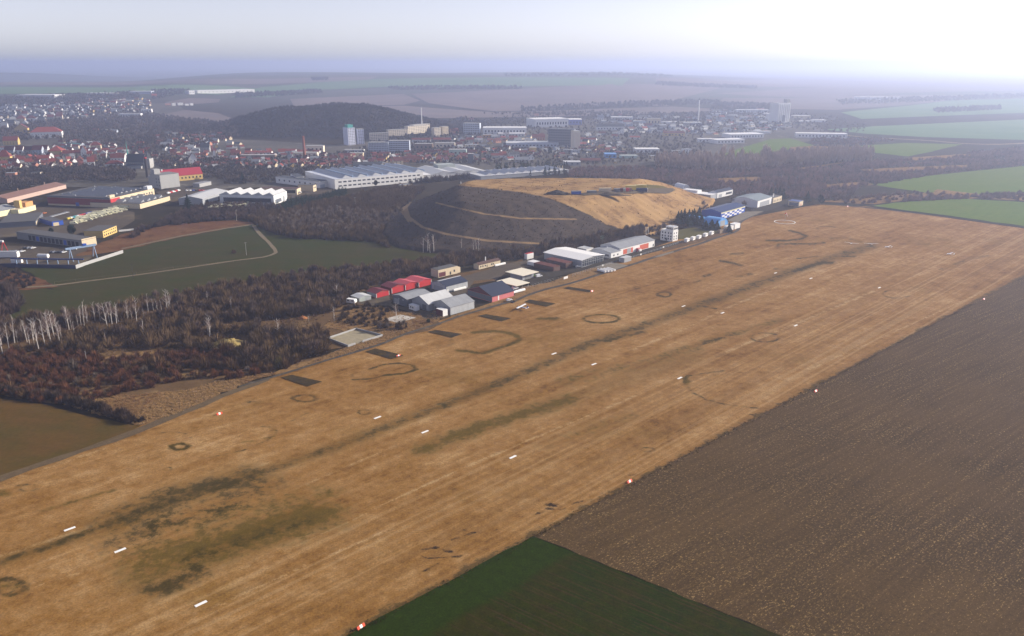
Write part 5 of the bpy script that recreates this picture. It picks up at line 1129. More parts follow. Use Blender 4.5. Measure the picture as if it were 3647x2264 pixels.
def house(c, x, y, w_, h_, wc, rc, kind='u', yaw=20, rh=None, dm=None, win=True, lab=None, name='house', cat='house'):
    p = c(x, y)
    if lab is None: lab = f'{wc} house with {rc} roof {where(p)}'
    mp_ = MET(p) * np.hypot(*(np.array(c(1, 0)) - np.array(c(0, 0))))
    dm = dm or min(14, max(8, w_ * mp_ * .6))
    o = blk(name, lab, cat, c, x - w_ / 2, x + w_ / 2, y, h_, dm, WC[wc], RC[rc], yaw, None, kind, rh or h_ * .8, 'town houses' if cat == 'house' else None)
    if win and w_ > 40:
        n_ = max(2, int(o.a / 5)); wins(o, 'F', lin(.5, o.a - .5, min(n_, 10)), o.h * .55, 1.3, 1.5); 
        if o.h > 6: wins(o, 'F', lin(.5, o.a - .5, min(n_, 10)), o.h * .18, 1.3, 1.5)
    HSE.append((p, max(w_, 30)))
    return o
for a in [(C1, 95, 1165, 95, 55, 'salmon', 'grey', 'flat', 10), (C1, 335, 1140, 90, 36, 'ochre', 'slate', 'flat', 10), (C1, 30, 1030, 120, 74, 'yellow', 'red', 'hip', 15), (C1, 20, 930, 65, 66, 'white', 'red', 'flat', 0), (C1, 85, 845, 140, 44, 'yellow', 'red', 'u', 15),
          (C1, 190, 732, 120, 48, 'yellow', 'dull red', 'v', 15), (C1, 690, 957, 220, 34, 'cream', 'red', 'u', 8), (C1, 790, 957, 62, 58, 'white', 'dull red', 'v', 20), (C1, 895, 890, 105, 42, 'cream', 'red', 'hip', 18), (C1, 1065, 1066, 165, 40, 'white', 'red', 'hip', 12), (C1, 1105, 1010, 140, 45, 'white', 'dull red', 'u', 12),
          (C1, 855, 1052, 75, 52, 'white', 'red', 'u', 25), (C1, 395, 1005, 120, 34, 'white', 'red', 'u', 15), (C1, 580, 1077, 66, 36, 'cream', 'red', 'v', 25), (C1, 640, 1075, 50, 30, 'salmon', 'dull red', 'u', 20), (C1, 970, 952, 70, 30, 'white', 'grey', 'v', 20), (C1, 1060, 935, 80, 26, 'white', 'dull red', 'u', 20),
          (C1, 90, 935, 90, 44, 'pale blue', 'dull red', 'u', 0), (C1, 180, 932, 80, 44, 'white', 'red', 'u', 0), (C1, 265, 930, 80, 40, 'grey', 'dull red', 'u', 0), (C1, 355, 930, 90, 44, 'pale blue', 'red', 'u', 0), (C1, 425, 925, 60, 44, 'white', 'dull red', 'u', 0),
          (C1, 1822, 1032, 86, 62, 'white', 'dull red', 'v', 25), (C1, 1945, 912, 92, 48, 'grey', 'slate', 'u', 10), (C1, 1795, 892, 86, 26, 'white', 'grey', 'u', 15), (C1, 1580, 862, 115, 24, 'grey', 'grey', 'u', 0), (C1, 1640, 940, 70, 30, 'salmon', 'dull red', 'u', 20), (C1, 2030, 948, 40, 34, 'white', 'dull red', 'v', 20),
          (C1, 185, 632, 84, 38, 'cream', 'dull red', 'hip', 20), (C1, 285, 622, 80, 32, 'white', 'dull red', 'hip', 20), (C1, 380, 620, 76, 30, 'grey', 'slate', 'hip', 20), (C1, 470, 605, 66, 28, 'grey', 'dull red', 'u', 20), (C1, 555, 602, 64, 32, 'ochre', 'dull red', 'u', 20), (C1, 30, 685, 66, 30, 'white', 'grey', 'u', 15), (C1, 105, 660, 60, 30, 'grey', 'slate', 'u', 15),
          (C1, 35, 508, 62, 18, 'white', 'grey', 'u', 0), (C1, 120, 510, 60, 18, 'white', 'grey', 'u', 0), (C1, 258, 512, 50, 16, 'white', 'slate', 'v', 10), (C1, 545, 525, 70, 18, 'white', 'dull red', 'u', 10), (C1, 680, 560, 46, 24, 'white', 'grey', 'v', 10), (C1, 690, 512, 55, 14, 'white', 'slate', 'u', 10), (C1, 870, 535, 36, 16, 'yellow', 'dull red', 'u', 0), (C1, 855, 445, 44, 12, 'white', 'red', 'u', 0), (C1, 915, 455, 44, 14, 'white', 'grey', 'u', 0), (C1, 1075, 450, 60, 14, 'white', 'red', 'u', 0), (C1, 1225, 432, 70, 10, 'cream', 'grey', 'u', 0),
          (C1, 1600, 465, 50, 18, 'salmon', 'grey', 'flat', 0), (C1, 1655, 470, 36, 26, 'white', 'grey', 'flat', 0), (C1, 1720, 465, 50, 24, 'white', 'slate', 'flat', 0), (C1, 1780, 468, 36, 16, 'white', 'grey', 'flat', 0), (C1, 1825, 466, 30, 20, 'white', 'grey', 'flat', 0), (C1, 1470, 390, 50, 18, 'salmon', 'red', 'u', 0),
          (C1, 1940, 662, 60, 14, 'white', 'grey', 'u', 0), (C1, 905, 715, 50, 16, 'salmon', 'red', 'u', 0), (C1, 990, 720, 50, 14, 'white', 'grey', 'u', 0), (C1, 1080, 725, 60, 16, 'pale blue', 'grey', 'u', 0), (C1, 1330, 850, 60, 22, 'salmon', 'red', 'u', 0), (C1, 1240, 880, 60, 14, 'salmon', 'red', 'u', 0),
          (B, 95, 675, 95, 24, 'salmon', 'red', 'u', 10), (B, 1640, 765, 110, 40, 'cream', 'dull red', 'u', 25), (B, 1500, 785, 70, 36, 'cream', 'grey', 'flat', 25), (B, 1425, 795, 36, 18, 'white', 'grey', 'v', 10), (B, 1520, 678, 100, 20, 'white', 'dull red', 'u', 0), (B, 1450, 695, 90, 20, 'salmon', 'red', 'u', 0), (B, 1290, 715, 70, 22, 'cream', 'red', 'v', 15), (B, 1375, 725, 50, 22, 'grey', 'slate', 'v', 15), (B, 1030, 725, 80, 24, 'white', 'dull red', 'u', 10), (B, 1170, 755, 80, 24, 'salmon', 'dull red', 'u', 10), (B, 860, 715, 90, 18, 'white', 'grey', 'u', 0), (B, 1960, 670, 80, 26, 'cream', 'dull red', 'u', 0), (B, 1950, 615, 70, 26, 'yellow', 'slate', 'v', 20), (B, 2350, 600, 130, 26, 'ochre', 'grey', 'flat', 0), (B, 1790, 740, 180, 30, 'salmon', 'dull red', 'u', 0),
          (C, 520, 695, 50, 30, 'white', 'red', 'u', 20), (C, 770, 722, 80, 30, 'white', 'slate', 'v', 20), (C, 870, 700, 50, 36, 'cream', 'dull red', 'v', 20), (C, 690, 745, 130, 30, 'grey', 'grey', 'u', 0), (C, 680, 665, 120, 20, 'cream', 'dull red', 'u', 0), (C, 1580, 752, 22, 22, 'yellow', 'grey', 'flat', 0), (C, 1935, 700, 60, 22, 'cream', 'grey', 'flat', 20), (C, 2260, 655, 90, 40, 'white', 'grey', 'flat', 10), (C, 2160, 650, 90, 20, 'white', 'grey', 'flat', 0), (C, 1440, 340, 60, 26, 'white', 'grey', 'u', 0), (C, 830, 300, 40, 22, 'salmon', 'red', 'flat', 0), (C, 210, 352, 50, 18, 'white', 'dull red', 'u', 10), (C, 60, 465, 80, 24, 'salmon', 'red', 'u', 10), (C, 1635, 470, 60, 30, 'white', 'slate', 'v', 20), (C, 1130, 650, 90, 30, 'grey', 'grey', 'flat', 0), (C, 1200, 655, 80, 30, 'pale blue', 'grey', 'flat', 0), (C, 610, 525, 80, 20, 'salmon', 'red', 'u', 0), (C, 850, 530, 120, 30, 'salmon', 'red', 'u', 0)]:
    house(*a)
house(C1, 395, 782, 290, 58, 'white', 'red', 'hip', 22, 44, 26, True, 'large white school with wide red hipped roof on the left slope', 'school', 'school')
house(C1, 510, 947, 140, 46, 'yellow', 'red', 'hip', 10, 46, 22, False, 'yellow arcaded hall with steep red hipped roof in the old town', 'hall', 'hall')
# fill the streets between them
zones = [(C1, [(0, 960), (430, 950), (560, 985), (900, 1000), (890, 1050), (560, 1100), (420, 1060), (0, 1110)], 40, (46, 80), (22, 34), .85), (C1, [(430, 870), (820, 900), (1000, 980), (800, 1010), (440, 980)], 12, (44, 70), (22, 32), .8), (C1, [(0, 560), (600, 540), (620, 610), (0, 690)], 14, (40, 60), (16, 28), .3), (C1, [(0, 480), (760, 470), (900, 530), (700, 570), (0, 540)], 48, (28, 50), (12, 18), .25), (C1, [(820, 420), (1420, 410), (1420, 470), (900, 500)], 44, (26, 44), (9, 14), .35),
         (C1, [(1560, 760), (2060, 760), (2080, 960), (1600, 980)], 30, (36, 60), (16, 26), .6), (B, [(40, 720), (900, 730), (900, 800), (60, 800)], 34, (40, 70), (16, 26), .75), (B, [(980, 690), (1760, 690), (1700, 760), (980, 760)], 24, (44, 70), (16, 26), .7), (B, [(1760, 650), (2400, 640), (2400, 740), (1760, 740)], 18, (44, 80), (18, 28), .5), (C, [(20, 520), (700, 510), (900, 560), (500, 560), (30, 640)], 14, (44, 80), (18, 26), .6),
         (C, [(1250, 560), (1600, 560), (1700, 640), (1260, 640)], 18, (40, 80), (16, 24), .4), (C, [(1680, 395), (2300, 395), (2350, 470), (1680, 460)], 30, (40, 80), (14, 24), .12), (C, [(1400, 300), (2300, 320), (2320, 370), (1500, 380)], 16, (40, 90), (12, 22), .2), (DD, [(100, 500), (880, 470), (900, 590), (300, 620)], 30, (36, 80), (12, 20), .2), (DD, [(300, 380), (900, 380), (900, 460), (360, 470)], 12, (40, 90), (12, 18), .15)]
rz = random.Random(11)
for (c, poly, n_, wr, hr, red) in zones:
    k = t = 0
    xs = [p[0] for p in poly]; ys = [p[1] for p in poly]
    while k < n_ and t < 4000:
        t += 1
        x, y = rz.uniform(min(xs), max(xs)), rz.uniform(min(ys), max(ys))
        if not pt_in_poly(np.array([x]), np.array([y]), poly)[0]: continue
        w_ = rz.uniform(*wr); p = c(x, y)
        if any(abs(p[0] - q[0]) < (w_ + qw) / K * .42 and abs(p[1] - q[1]) < 7 for q, qw in HSE): continue
        rc = rz.choice(['red', 'dull red', 'dull red']) if rz.random() < red else rz.choice(['grey', 'slate', 'grey'])
        wc = rz.choice(['white', 'white', 'cream', 'grey', 'yellow', 'ochre', 'salmon'] if red > .3 else ['white', 'white', 'grey', 'pale blue', 'white'])
        if red < .5 and hr[1] < 27: bulk_house(c, x, y, w_, rz.uniform(*hr), wc, rc, rz.choice([-25, 0, 15, 25, 35]))
        else: house(c, x, y, w_, rz.uniform(*hr), wc, rc, rz.choice('uuuv'), rz.choice([-25, 0, 15, 25, 35]), None, None, w_ > 50)
        k += 1

for (c, poly, n_, wr, hr, red) in [(B, [(40, 640), (900, 640), (980, 690), (1760, 660), (2400, 600), (2400, 740), (1760, 760), (900, 800), (60, 800)], 80, (40, 66), (14, 22), .75), (C, [(0, 500), (1600, 480), (1700, 640), (1250, 720), (300, 740), (0, 640)], 90, (40, 70), (14, 22), .5), (C1, [(560, 800), (1180, 880), (1500, 900), (1500, 1000), (1200, 1000), (600, 880)], 40, (40, 66), (18, 26), .75), (C1, [(1300, 1010), (2300, 970), (2400, 1050), (1950, 1075)], 26, (44, 70), (18, 28), .6),
                                  (DD, [(60, 470), (900, 430), (1200, 520), (900, 600), (250, 620)], 50, (36, 90), (10, 18), .12), (C1, [(1440, 760), (2100, 740), (2436, 900), (2300, 960), (1560, 960)], 40, (38, 60), (16, 24), .6), (C1, [(0, 470), (900, 450), (1400, 470), (1400, 520), (700, 600), (0, 660)], 60, (28, 50), (11, 17), .25)]:
    k = t = 0; xs = [p[0] for p in poly]; ys = [p[1] for p in poly]
    while k < n_ and t < 4000:
        t += 1; x, y = rz.uniform(min(xs), max(xs)), rz.uniform(min(ys), max(ys))
        if not pt_in_poly(np.array([x]), np.array([y]), poly)[0]: continue
        w_ = rz.uniform(*wr); p = c(x, y)
        if any(abs(p[0] - q[0]) < (w_ + qw) / K * .40 and abs(p[1] - q[1]) < 5 for q, qw in HSE): continue
        bulk_house(c, x, y, w_, rz.uniform(*hr), rz.choice(['white', 'white', 'cream', 'grey', 'ochre', 'pale blue']), rz.choice(['red', 'dull red', 'dull red']) if rz.random() < red else rz.choice(['grey', 'slate']), rz.choice([-25, 0, 15, 25, 35])); k += 1
allv, allf, mi, mats_ = [], [], [], []
for m_, q in BULK.values():
    b0 = len(allv); allv += q.v; allf += [tuple(b0 + i for i in f) for f in q.f]; mi += [len(mats_)] * len(q.f); mats_.append(m_)
me = bpy.data.meshes.new('distant_houses'); me.from_pydata(allv, [], allf)
for m_ in mats_: me.materials.append(m_)
me.polygons.foreach_set('material_index', mi); me.update()
tag(link('distant_houses', me), kind='stuff')
# ------------------------------------------------------------------ vegetation
def veg_mat(name, col, var=.5, rnd=.35, alt=None):
    m, nt, b = nt_new(name); n = N(nt); b.inputs['Roughness'].default_value = .9; b.inputs['Specular IOR Level'].default_value = 0.0
    f = n.noise(n.pos(), .22, 3, .6)
    k = n.math('ADD', n.math('MULTIPLY', n.math('SUBTRACT', f, .5), 2 * var), 1.0)
    k = n.math('MULTIPLY', k, n.math('ADD', n.math('MULTIPLY', n.math('SUBTRACT', n.rand(), .5), 2 * rnd), 1.0))
    cc = nt.nodes.new('ShaderNodeCombineColor')
    for i in range(3): nt.links.new(k, cc.inputs[i])
    base = (*col, 1)
    if alt: base = n.mix(n.step(n.noise(n.pos(), .03, 3, .6), .45, .6), col, alt)
    nt.links.new(n.mix(1.0, base, cc.outputs[0], 'MULTIPLY'), b.inputs['Base Color'])
    return m
V_BROWN = veg_mat('brown_twigs', (.115, .068, .034)); V_RED = veg_mat('red_twigs', (.125, .053, .028)); V_OLIVE = veg_mat('olive_twigs', (.150, .115, .035)); V_GREY = veg_mat('grey_twigs', (.150, .115, .090))
V_MIX = veg_mat('mixed_twigs', (.090, .058, .030), .6, .2, (.125, .080, .042)); V_DARKMIX = veg_mat('dark_mixed_twigs', (.058, .042, .034), .6, .2, (.085, .056, .044))
V_TOWN = veg_mat('town_trees', (.055, .047, .040), .5, .2, (.105, .078, .062)); V_HILL = veg_mat('hill_forest', (.036, .034, .030), .6, .2, (.050, .042, .034)); V_BELT = veg_mat('belt_twigs', (.215, .130, .105), .45, .2, (.140, .088, .074))
V_CON = veg_mat('conifer_needles', (.018, .034, .018), .4, .25); V_CONY = veg_mat('young_conifers', (.022, .045, .022), .5, .2); V_BIRCH = mat('birch_bark', (.50, .45, .40), .8, .2, 2.0); V_BTWIG = veg_mat('birch_twigs', (.20, .135, .11), .3, .2); V_BARK = mat('grey_bark', (.16, .12, .09), .9, .2, 1.0); V_PALE = veg_mat('pale_poplar', (.40, .30, .245), .3, .2)
V_STRAW = veg_mat('straw_tufts', (.36, .235, .11), .5, .2, (.26, .15, .07)); V_EVER = veg_mat('evergreen_leaf', (.030, .050, .018), .4, .2)

def blades(base, tip, w):
    """Thin triangles from base to tip."""
    d = tip - base; r = rng.normal(size=d.shape); sd = np.cross(d, r); sd /= (np.linalg.norm(sd, axis=1, keepdims=True) + 1e-9)
    V = np.stack([base - sd * w[:, None] / 2, base + sd * w[:, None] / 2, tip], 1).reshape(-1, 3)
    return V, np.arange(len(V)).reshape(-1, 3)
def bush(n=150, rx=.55, top=1.0, w=.055, lift=.12, low=.0):
    """Leafless shrub: twigs fanning out of a few stems and ending on an uneven dome."""
    lob = rng.normal(size=(7, 3)); lob[:, 2] = np.abs(lob[:, 2]); lob /= np.linalg.norm(lob, axis=1, keepdims=True)
    d = rng.normal(size=(n, 3)); d[:, 2] = np.abs(d[:, 2]) * 1.1 + low; d /= np.linalg.norm(d, axis=1, keepdims=True)
    R_ = .72 + .34 * np.clip((d @ lob.T).max(1) - .55, 0, 1) / .45 + rng.normal(0, .07, n)
    tip = d * R_[:, None] * np.array([rx, rx, top]); tip[:, 2] += .03
    base = tip * rng.uniform(.15, .62, n)[:, None]; base[:, 2] = np.maximum(base[:, 2] - lift * rng.uniform(0, 1, n), 0)
    return blades(base, tip, w * rng.uniform(.6, 1.5, n))
def crown(n=220, rx=.34, z0=.22, w=.035, tall=1.0):
    """Crown of a leafless tree, height 1, open at the rim."""
    d = rng.normal(size=(n, 3)); d[:, 2] += .25; d /= np.linalg.norm(d, axis=1, keepdims=True)
    c = np.array([0, 0, (z0 + 1) / 2 * tall]); h = (1 - z0) / 2 * tall
    lob = rng.normal(size=(9, 3)); lob /= np.linalg.norm(lob, axis=1, keepdims=True)
    R_ = .66 + .40 * np.clip((d @ lob.T).max(1) - .6, 0, 1) / .4
    tip = c + d * R_[:, None] * np.array([rx, rx, h]) * (rng.uniform(.75, 1.05, n)[:, None])
    base = c * np.array([1, 1, .8]) + (tip - c) * rng.uniform(.25, .7, n)[:, None]
    base[:, 2] -= .05
    return blades(base, tip, w * rng.uniform(.6, 1.5, n))
def conifer(n=520, rx=.235, w=.075):
    z = rng.uniform(.06, .97, n) ** 1.15; a = rng.uniform(0, 2 * np.pi, n); r = rx * (1 - z) * (1 + .25 * np.sin(z * 46)) * rng.uniform(.7, 1.15, n) + .012
    tip = np.stack([np.cos(a) * r, np.sin(a) * r, z - .05 * rng.uniform(.3, 1, n)], 1); base = np.stack([np.cos(a) * r * .12, np.sin(a) * r * .12, z + .03], 1)
    return blades(base, tip, w * (1.25 - z) * rng.uniform(.7, 1.4, n))
def tuft(n=26):
    a = rng.uniform(0, 2 * np.pi, n); r = rng.uniform(.15, .6, n)
    tip = np.stack([np.cos(a) * r, np.sin(a) * r, rng.uniform(.45, 1.0, n)], 1); base = tip * np.array([.4, .4, 0])
    return blades(base, tip, rng.uniform(.05, .14, n))
BUSHES = [bush(270, w=.042) for _ in range(6)]; BUSH_LO = [bush(90, w=.085) for _ in range(5)]; CROWNS = [crown() for _ in range(4)]; CROWN_LO = [crown(70, .40, .08, .085) for _ in range(5)]; CONS = [conifer() for _ in range(3)]; CON_LO = [conifer(60, .22, .14) for _ in range(3)]; TUFTS = [tuft() for _ in range(4)]
COLUMN = [crown(110, .15, .03, .05) for _ in range(3)]

def in_px(poly, c=D, n=1000, surf=Ht, weight=True):
    """Random ground points inside an outline, evenly spread over the ground."""
    P = [un(c(*q), None, surf) for q in poly]; xs = [q[0] for q in P]; ys = [q[1] for q in P]
    out = np.empty((0, 2))
    while len(out) < n:
        q = np.stack([rng.uniform(min(xs), max(xs), n * 2), rng.uniform(min(ys), max(ys), n * 2)], 1)
        out = np.concatenate([out, q[pt_in_poly(q[:, 0], q[:, 1], P)]])
    return out[:n]
def thin(P, r):
    """Drop points closer than about r to an earlier one (grid)."""
    key = {}; keep = []
    for i, p in enumerate(P):
        k = (int(p[0] / r), int(p[1] / r))
        if k in key: continue
        key[k] = i; keep.append(i)
    return P[keep]
def with_z(P, surf=Ht): return np.concatenate([P, np.asarray(surf(P[:, 0], P[:, 1]))[:, None] - .05], 1)
def mass(name, P, S, T_, m, surf=Ht):
    me = scatter_mesh(name, T_, with_z(P, surf), S, rng.uniform(0, 2 * np.pi, len(P)), m)
    return tag(link(name, me), kind='stuff')
def dpx(P, z=0.0):
    x, y = proj(P[:, 0], P[:, 1], z); return x * 2436 / 3647, y * 2436 / 3647

# footprints to keep clear
FOOT = []
for o_ in list(COL.objects):
    if o_.parent is None and o_.type == 'EMPTY':
        for k_ in o_.children:
            if k_.name.startswith(('wall', 'lower_block', 'aisle', 'annex', 'front_hall')) and k_.type == 'MESH':
                bb = [o_.matrix_basis @ Vector(v) for v in k_.bound_box]
                FOOT.append((min(v.x for v in bb), max(v.x for v in bb), min(v.y for v in bb), max(v.y for v in bb), [(o_.matrix_basis @ Vector(k_.bound_box[i])).to_2d() for i in (0, 3, 7, 4)]))
def clear_of(P, pad=1.5, front=0.0):
    ok = np.ones(len(P), bool)
    for x0, x1, y0, y1, q in FOOT:
        s = np.nonzero(ok & (P[:, 0] > x0 - pad) & (P[:, 0] < x1 + pad) & (P[:, 1] > y0 - pad - front) & (P[:, 1] < y1 + pad))[0]
        if len(s):
            Q = [tuple(v) for v in q]; xy = P[s]
            hit = pt_in_poly(xy[:, 0], xy[:, 1], Q) | (seg_dist(xy[:, 0], xy[:, 1], Q, True) < pad)
            if front: hit |= pt_in_poly(xy[:, 0], xy[:, 1] + front * .5, Q) | pt_in_poly(xy[:, 0], xy[:, 1] + front, Q)
            ok[s[hit]] = False
    return P[ok]

B8 = [(30, 800, 530), (85, 755, 490), (135, 700, 440), (20, 720, 490), (165, 690, 560), (262, 690, 470), (325, 715, 460), (290, 740, 520), (375, 770, 480), (430, 720, 440), (405, 640, 480), (488, 710, 390), (575, 735, 480), (588, 650, 500), (632, 560, 350), (660, 570, 335), (520, 640, 380), (545, 620, 390), (800, 540, 290), (835, 545, 320), (955, 490, 305), (905, 490, 300), (1030, 570, 290), (1065, 520, 290), (1045, 500, 300), (1110, 540, 300), (1128, 500, 310), (1215, 490, 280), (1230, 480, 330), (1260, 480, 360), (1298, 490, 250), (1412, 410, 220), (1462, 390, 270), (1505, 415, 275), (1540, 390, 280), (1590, 400, 175), (1610, 380, 240), (1628, 390, 180), (1700, 370, 290), (1715, 330, 230), (1850, 265, 205), (1975, 300, 195), (1920, 425, 365), (2200, 385, 255), (1365, 640, 460), (1375, 470, 370), (1995, 640, 420), (1980, 620, 440), (2005, 620, 450), (705, 620, 485), (680, 560, 420), (745, 540, 420), (20, 640, 520), (210, 640, 500), (240, 620, 470), (350, 660, 440), (460, 640, 400), (505, 600, 400), (770, 530, 330), (1005, 700, 590)]
BP = np.array([un(C8(x, y)) for x, y, t_ in B8])
def off_birch(P):
    ok = np.ones(len(P), bool)
    for q in BP: ok &= ~((np.abs(P[:, 0] - q[0]) < 2.6) & (P[:, 1] - q[1] < 2) & (P[:, 1] - q[1] > -13))
    return P[ok]
# ---- thicket beside the airfield
THK = [(-120, 800), (0, 770), (60, 765), (230, 742), (400, 712), (500, 690), (640, 664), (830, 644), (1000, 626), (1100, 610), (1180, 606), (1250, 600), (1330, 590), (1450, 572), (1520, 556), (1535, 570), (1440, 596), (1300, 604), (1250, 612), (1130, 628), (1040, 642), (990, 650), (930, 664), (870, 690), (835, 700), (800, 735), (770, 752), (730, 775), (790, 800), (775, 838), (700, 868), (640, 885), (560, 902), (430, 905), (300, 935), (200, 962), (110, 958), (0, 938), (-120, 950)]
Pt = in_px(THK, n=9000, surf=Hb); u_, v_ = dpx(Pt); low0 = (v_ > 838 - .0 * u_) & (u_ < 600)
Pt = np.concatenate([thin(Pt[low0], 3.9), thin(Pt[~low0], 5.2)])
u_, v_ = dpx(Pt)
bare = pt_in_poly(u_, v_, [(480, 785), (560, 780), (720, 795), (860, 755), (840, 740), (600, 765), (480, 775)]) | pt_in_poly(u_, v_, [(240, 836), (330, 826), (430, 830), (400, 842), (260, 852)]) | pt_in_poly(u_, v_, [(770, 795), (850, 780), (910, 800), (830, 828)]) | ((rng.uniform(size=len(Pt)) < .45) & pt_in_poly(u_, v_, [(180, 900), (500, 880), (620, 890), (420, 920), (200, 960)]))
bare |= pt_in_poly(u_, v_, [(515, 797), (580, 795), (618, 840), (575, 842), (525, 828)])
Pt = off_birch(clear_of(Pt[~bare], 2.5)); u_, v_ = dpx(Pt)
order = np.argsort(-v_); Pt, u_, v_ = Pt[order], u_[order], v_[order]
NIND = 290
shrub_kinds = {}
def proto_shrub(mname, m, label):
    o = link('bare_shrub', np_mesh('bare_shrub', *BUSHES[len(shrub_kinds) % 5], m)); tag(o, label, 'shrub', 'leafless shrubs of the thicket beside the airfield'); shrub_kinds[mname] = o; return o
L_SH = {'red': 'rust red leafless shrub in the low thicket nearest the airfield', 'brown': 'dark brown leafless shrub in the thicket left of the hangars', 'olive': 'olive yellow leafless bush standing out of the brown thicket', 'grey': 'pale grey leafless bush in the brown thicket'}
MK = {'red': V_RED, 'brown': V_BROWN, 'olive': V_OLIVE, 'grey': V_GREY}
SH_ME = {k: [np_mesh('bare_shrub', *b_, MK[k]) for b_ in BUSHES] for k in MK}
def kind_at(u, v):
    r = rng.uniform()
    if v > 845 - .02 * (u - 200) and u < 620: return 'red' if r < .75 else ('brown' if r < .93 else 'grey')
    if 400 < u < 620 and 770 < v < 845: return 'olive' if r < .55 else 'brown'
    return 'brown' if r < .72 else ('red' if r < .80 else ('grey' if r < .93 else 'olive'))
for i in range(NIND):
    k = kind_at(u_[i], v_[i]); z = 0
    o = bpy.data.objects.new('bare_shrub', SH_ME[k][i % 5]); COL.objects.link(o)
    s = rng.uniform(2.4, 4.8) if (k == 'red' or v_[i] > 880) else rng.uniform(3.4, 7.6)
    o.location = (*Pt[i], -.05); o.rotation_euler = (0, 0, rng.uniform(0, 6.28)); o.scale = (s * rng.uniform(1.0, 1.45), s * rng.uniform(1.0, 1.45), s)
    tag(o, L_SH[k], 'shrub', 'leafless shrubs of the thicket beside the airfield')
rest = Pt[NIND:]; ur, vr = u_[NIND:], v_[NIND:]
low_ = (vr > 838) & (ur < 560)
def sz(n, a, b): 
    h = rng.uniform(a, b, n); return np.stack([h * rng.uniform(.9, 1.3, n), h * rng.uniform(.9, 1.3, n), h], 1)
redm = low_
mass('red_thicket', rest[redm], sz(redm.sum(), 2.4, 4.8) * np.array([1.1, 1.1, 1]), BUSHES, veg_mat('red_thicket_twigs', (.118, .050, .028), .6, 0, (.085, .052, .032)))
mass('brown_thicket', rest[~redm], sz((~redm).sum(), 3.6, 8.2) * np.array([1.12, 1.12, 1]), BUSHES, V_MIX)
ss = rest[~redm][rng.uniform(size=(~redm).sum()) < .22]; mass('bare_tree_group', ss, sz(len(ss), 6, 10.5), CROWNS, veg_mat('thicket_tree_twigs', (.135, .095, .070), .5, 0, (.095, .062, .048)))
gp = thin(in_px(THK, n=9000, surf=Hb), 1.3); gp = clear_of(gp, .5); mass('undergrowth', gp, sz(len(gp), .6, 1.8), [tuft() for _ in range(3)], veg_mat('undergrowth_stems', (.11, .060, .034), .6, 0, (.20, .125, .06)))
P2 = np.concatenate([np.array(un(D(*a))) + (np.array(un(D(*b))) - np.array(un(D(*a)))) * np.linspace(0, 1, n_)[:, None] for a, b, n_ in [((-120, 918), (0, 930), 26), ((0, 930), (120, 948), 26), ((120, 948), (215, 968), 26), ((215, 968), (320, 1003), 22)]]); P2 = np.concatenate([P2 + rng.normal(0, .9, P2.shape), P2 + rng.normal(0, 1.6, P2.shape)]); mass('shadow_shrub_row', P2, sz(len(P2), 1.8, 4.6), BUSHES, V_DARKMIX)  # dark shrubs added to make the shadow strip along the field edge
P2 = thin(in_px([(-160, 700), (-20, 690), (30, 692), (50, 715), (40, 740), (10, 758), (-160, 790)], n=500, surf=Hb), 4.5); mass('brown_thicket', P2, sz(len(P2), 5, 9), BUSHES, V_DARKMIX)
P2 = thin(in_px([(-160, 640), (20, 640), (60, 655), (100, 672), (60, 684), (-160, 684)], n=160, surf=Hb), 4.5); mass('brown_thicket', P2, sz(len(P2), 2, 4.5), BUSHES, V_DARKMIX)
P2 = thin(in_px([(100, 850), (380, 820), (640, 900), (560, 1000), (700, 1060), (900, 1060), (860, 1150), (620, 1130), (480, 1110), (250, 1090), (0, 1050)], T, 200), 4.5); P2 = clear_of(P2, 2); mass('brown_thicket', P2, sz(len(P2), 1.5, 4.2), BUSHES, V_MIX)
# ---- straw grass along its edge and the field verges
SG = [(130, 958), (200, 975), (330, 1012), (420, 985), (520, 940), (600, 905), (690, 882), (640, 888), (520, 905), (440, 930), (300, 940), (200, 935)]
gp = np.concatenate([in_px(SG, n=2600), in_px([(800, 752), (830, 735), (900, 735), (1000, 745), (1010, 770), (960, 790), (900, 800), (820, 790), (770, 775)], n=900), in_px([(860, 832), (1030, 768), (1080, 742), (1030, 745), (900, 800), (760, 850), (700, 880)], n=900)])
gp = clear_of(gp, 1); mass('long_grass', gp, sz(len(gp), .5, 1.2), TUFTS, V_STRAW)
t_ = rng.uniform(-150, 470, 2600); gp = edge_a + e * t_[:, None] + np.stack([rng.normal(0, .8, 2600)] * 2, 1) * eperp
mass('verge_grass', gp, sz(len(gp), .25, .6), TUFTS, veg_mat('verge_stems', (.12, .080, .030), .5, 0, (.045, .035, .012)))
t_ = rng.uniform(0, 260, 700); gp = corner + gd * t_[:, None] + np.stack([rng.normal(0, .35, 700)] * 2, 1) * e
mass('verge_grass', gp, sz(len(gp), .15, .4), TUFTS, veg_mat('crop_verge', (.10, .070, .030), .5, 0))

# ---- trees built one by one
def limb_trunk(h, r0, n=6, up=.62, seed=0, lean=.03, spread=.22):
    rr = random.Random(seed); q = MB()
    lx, ly = rr.uniform(-lean, lean) * h, rr.uniform(-lean, lean) * h
    q.tube([(0, 0, -.3), (lx * .4, ly * .4, h * .4), (lx, ly, h * .95)], [r0, r0 * .7, r0 * .12], 6)
    for i in range(n):
        z = h * (.3 + up * (i + rr.random()) / n); a = rr.uniform(0, 6.28); L = h * spread * rr.uniform(.6, 1.15) * (1.15 - .6 * z / h); f = z / h
        p0 = Vector((lx * f, ly * f, z)); p1 = p0 + Vector((math.cos(a) * L * .6, math.sin(a) * L * .6, L * .55)); p2 = p1 + Vector((math.cos(a) * L * .4, math.sin(a) * L * .4, L * .75))
        q.tube([p0, p1, p2], [r0 * .38, r0 * .24, r0 * .06], 4)
    return q
BIR = []
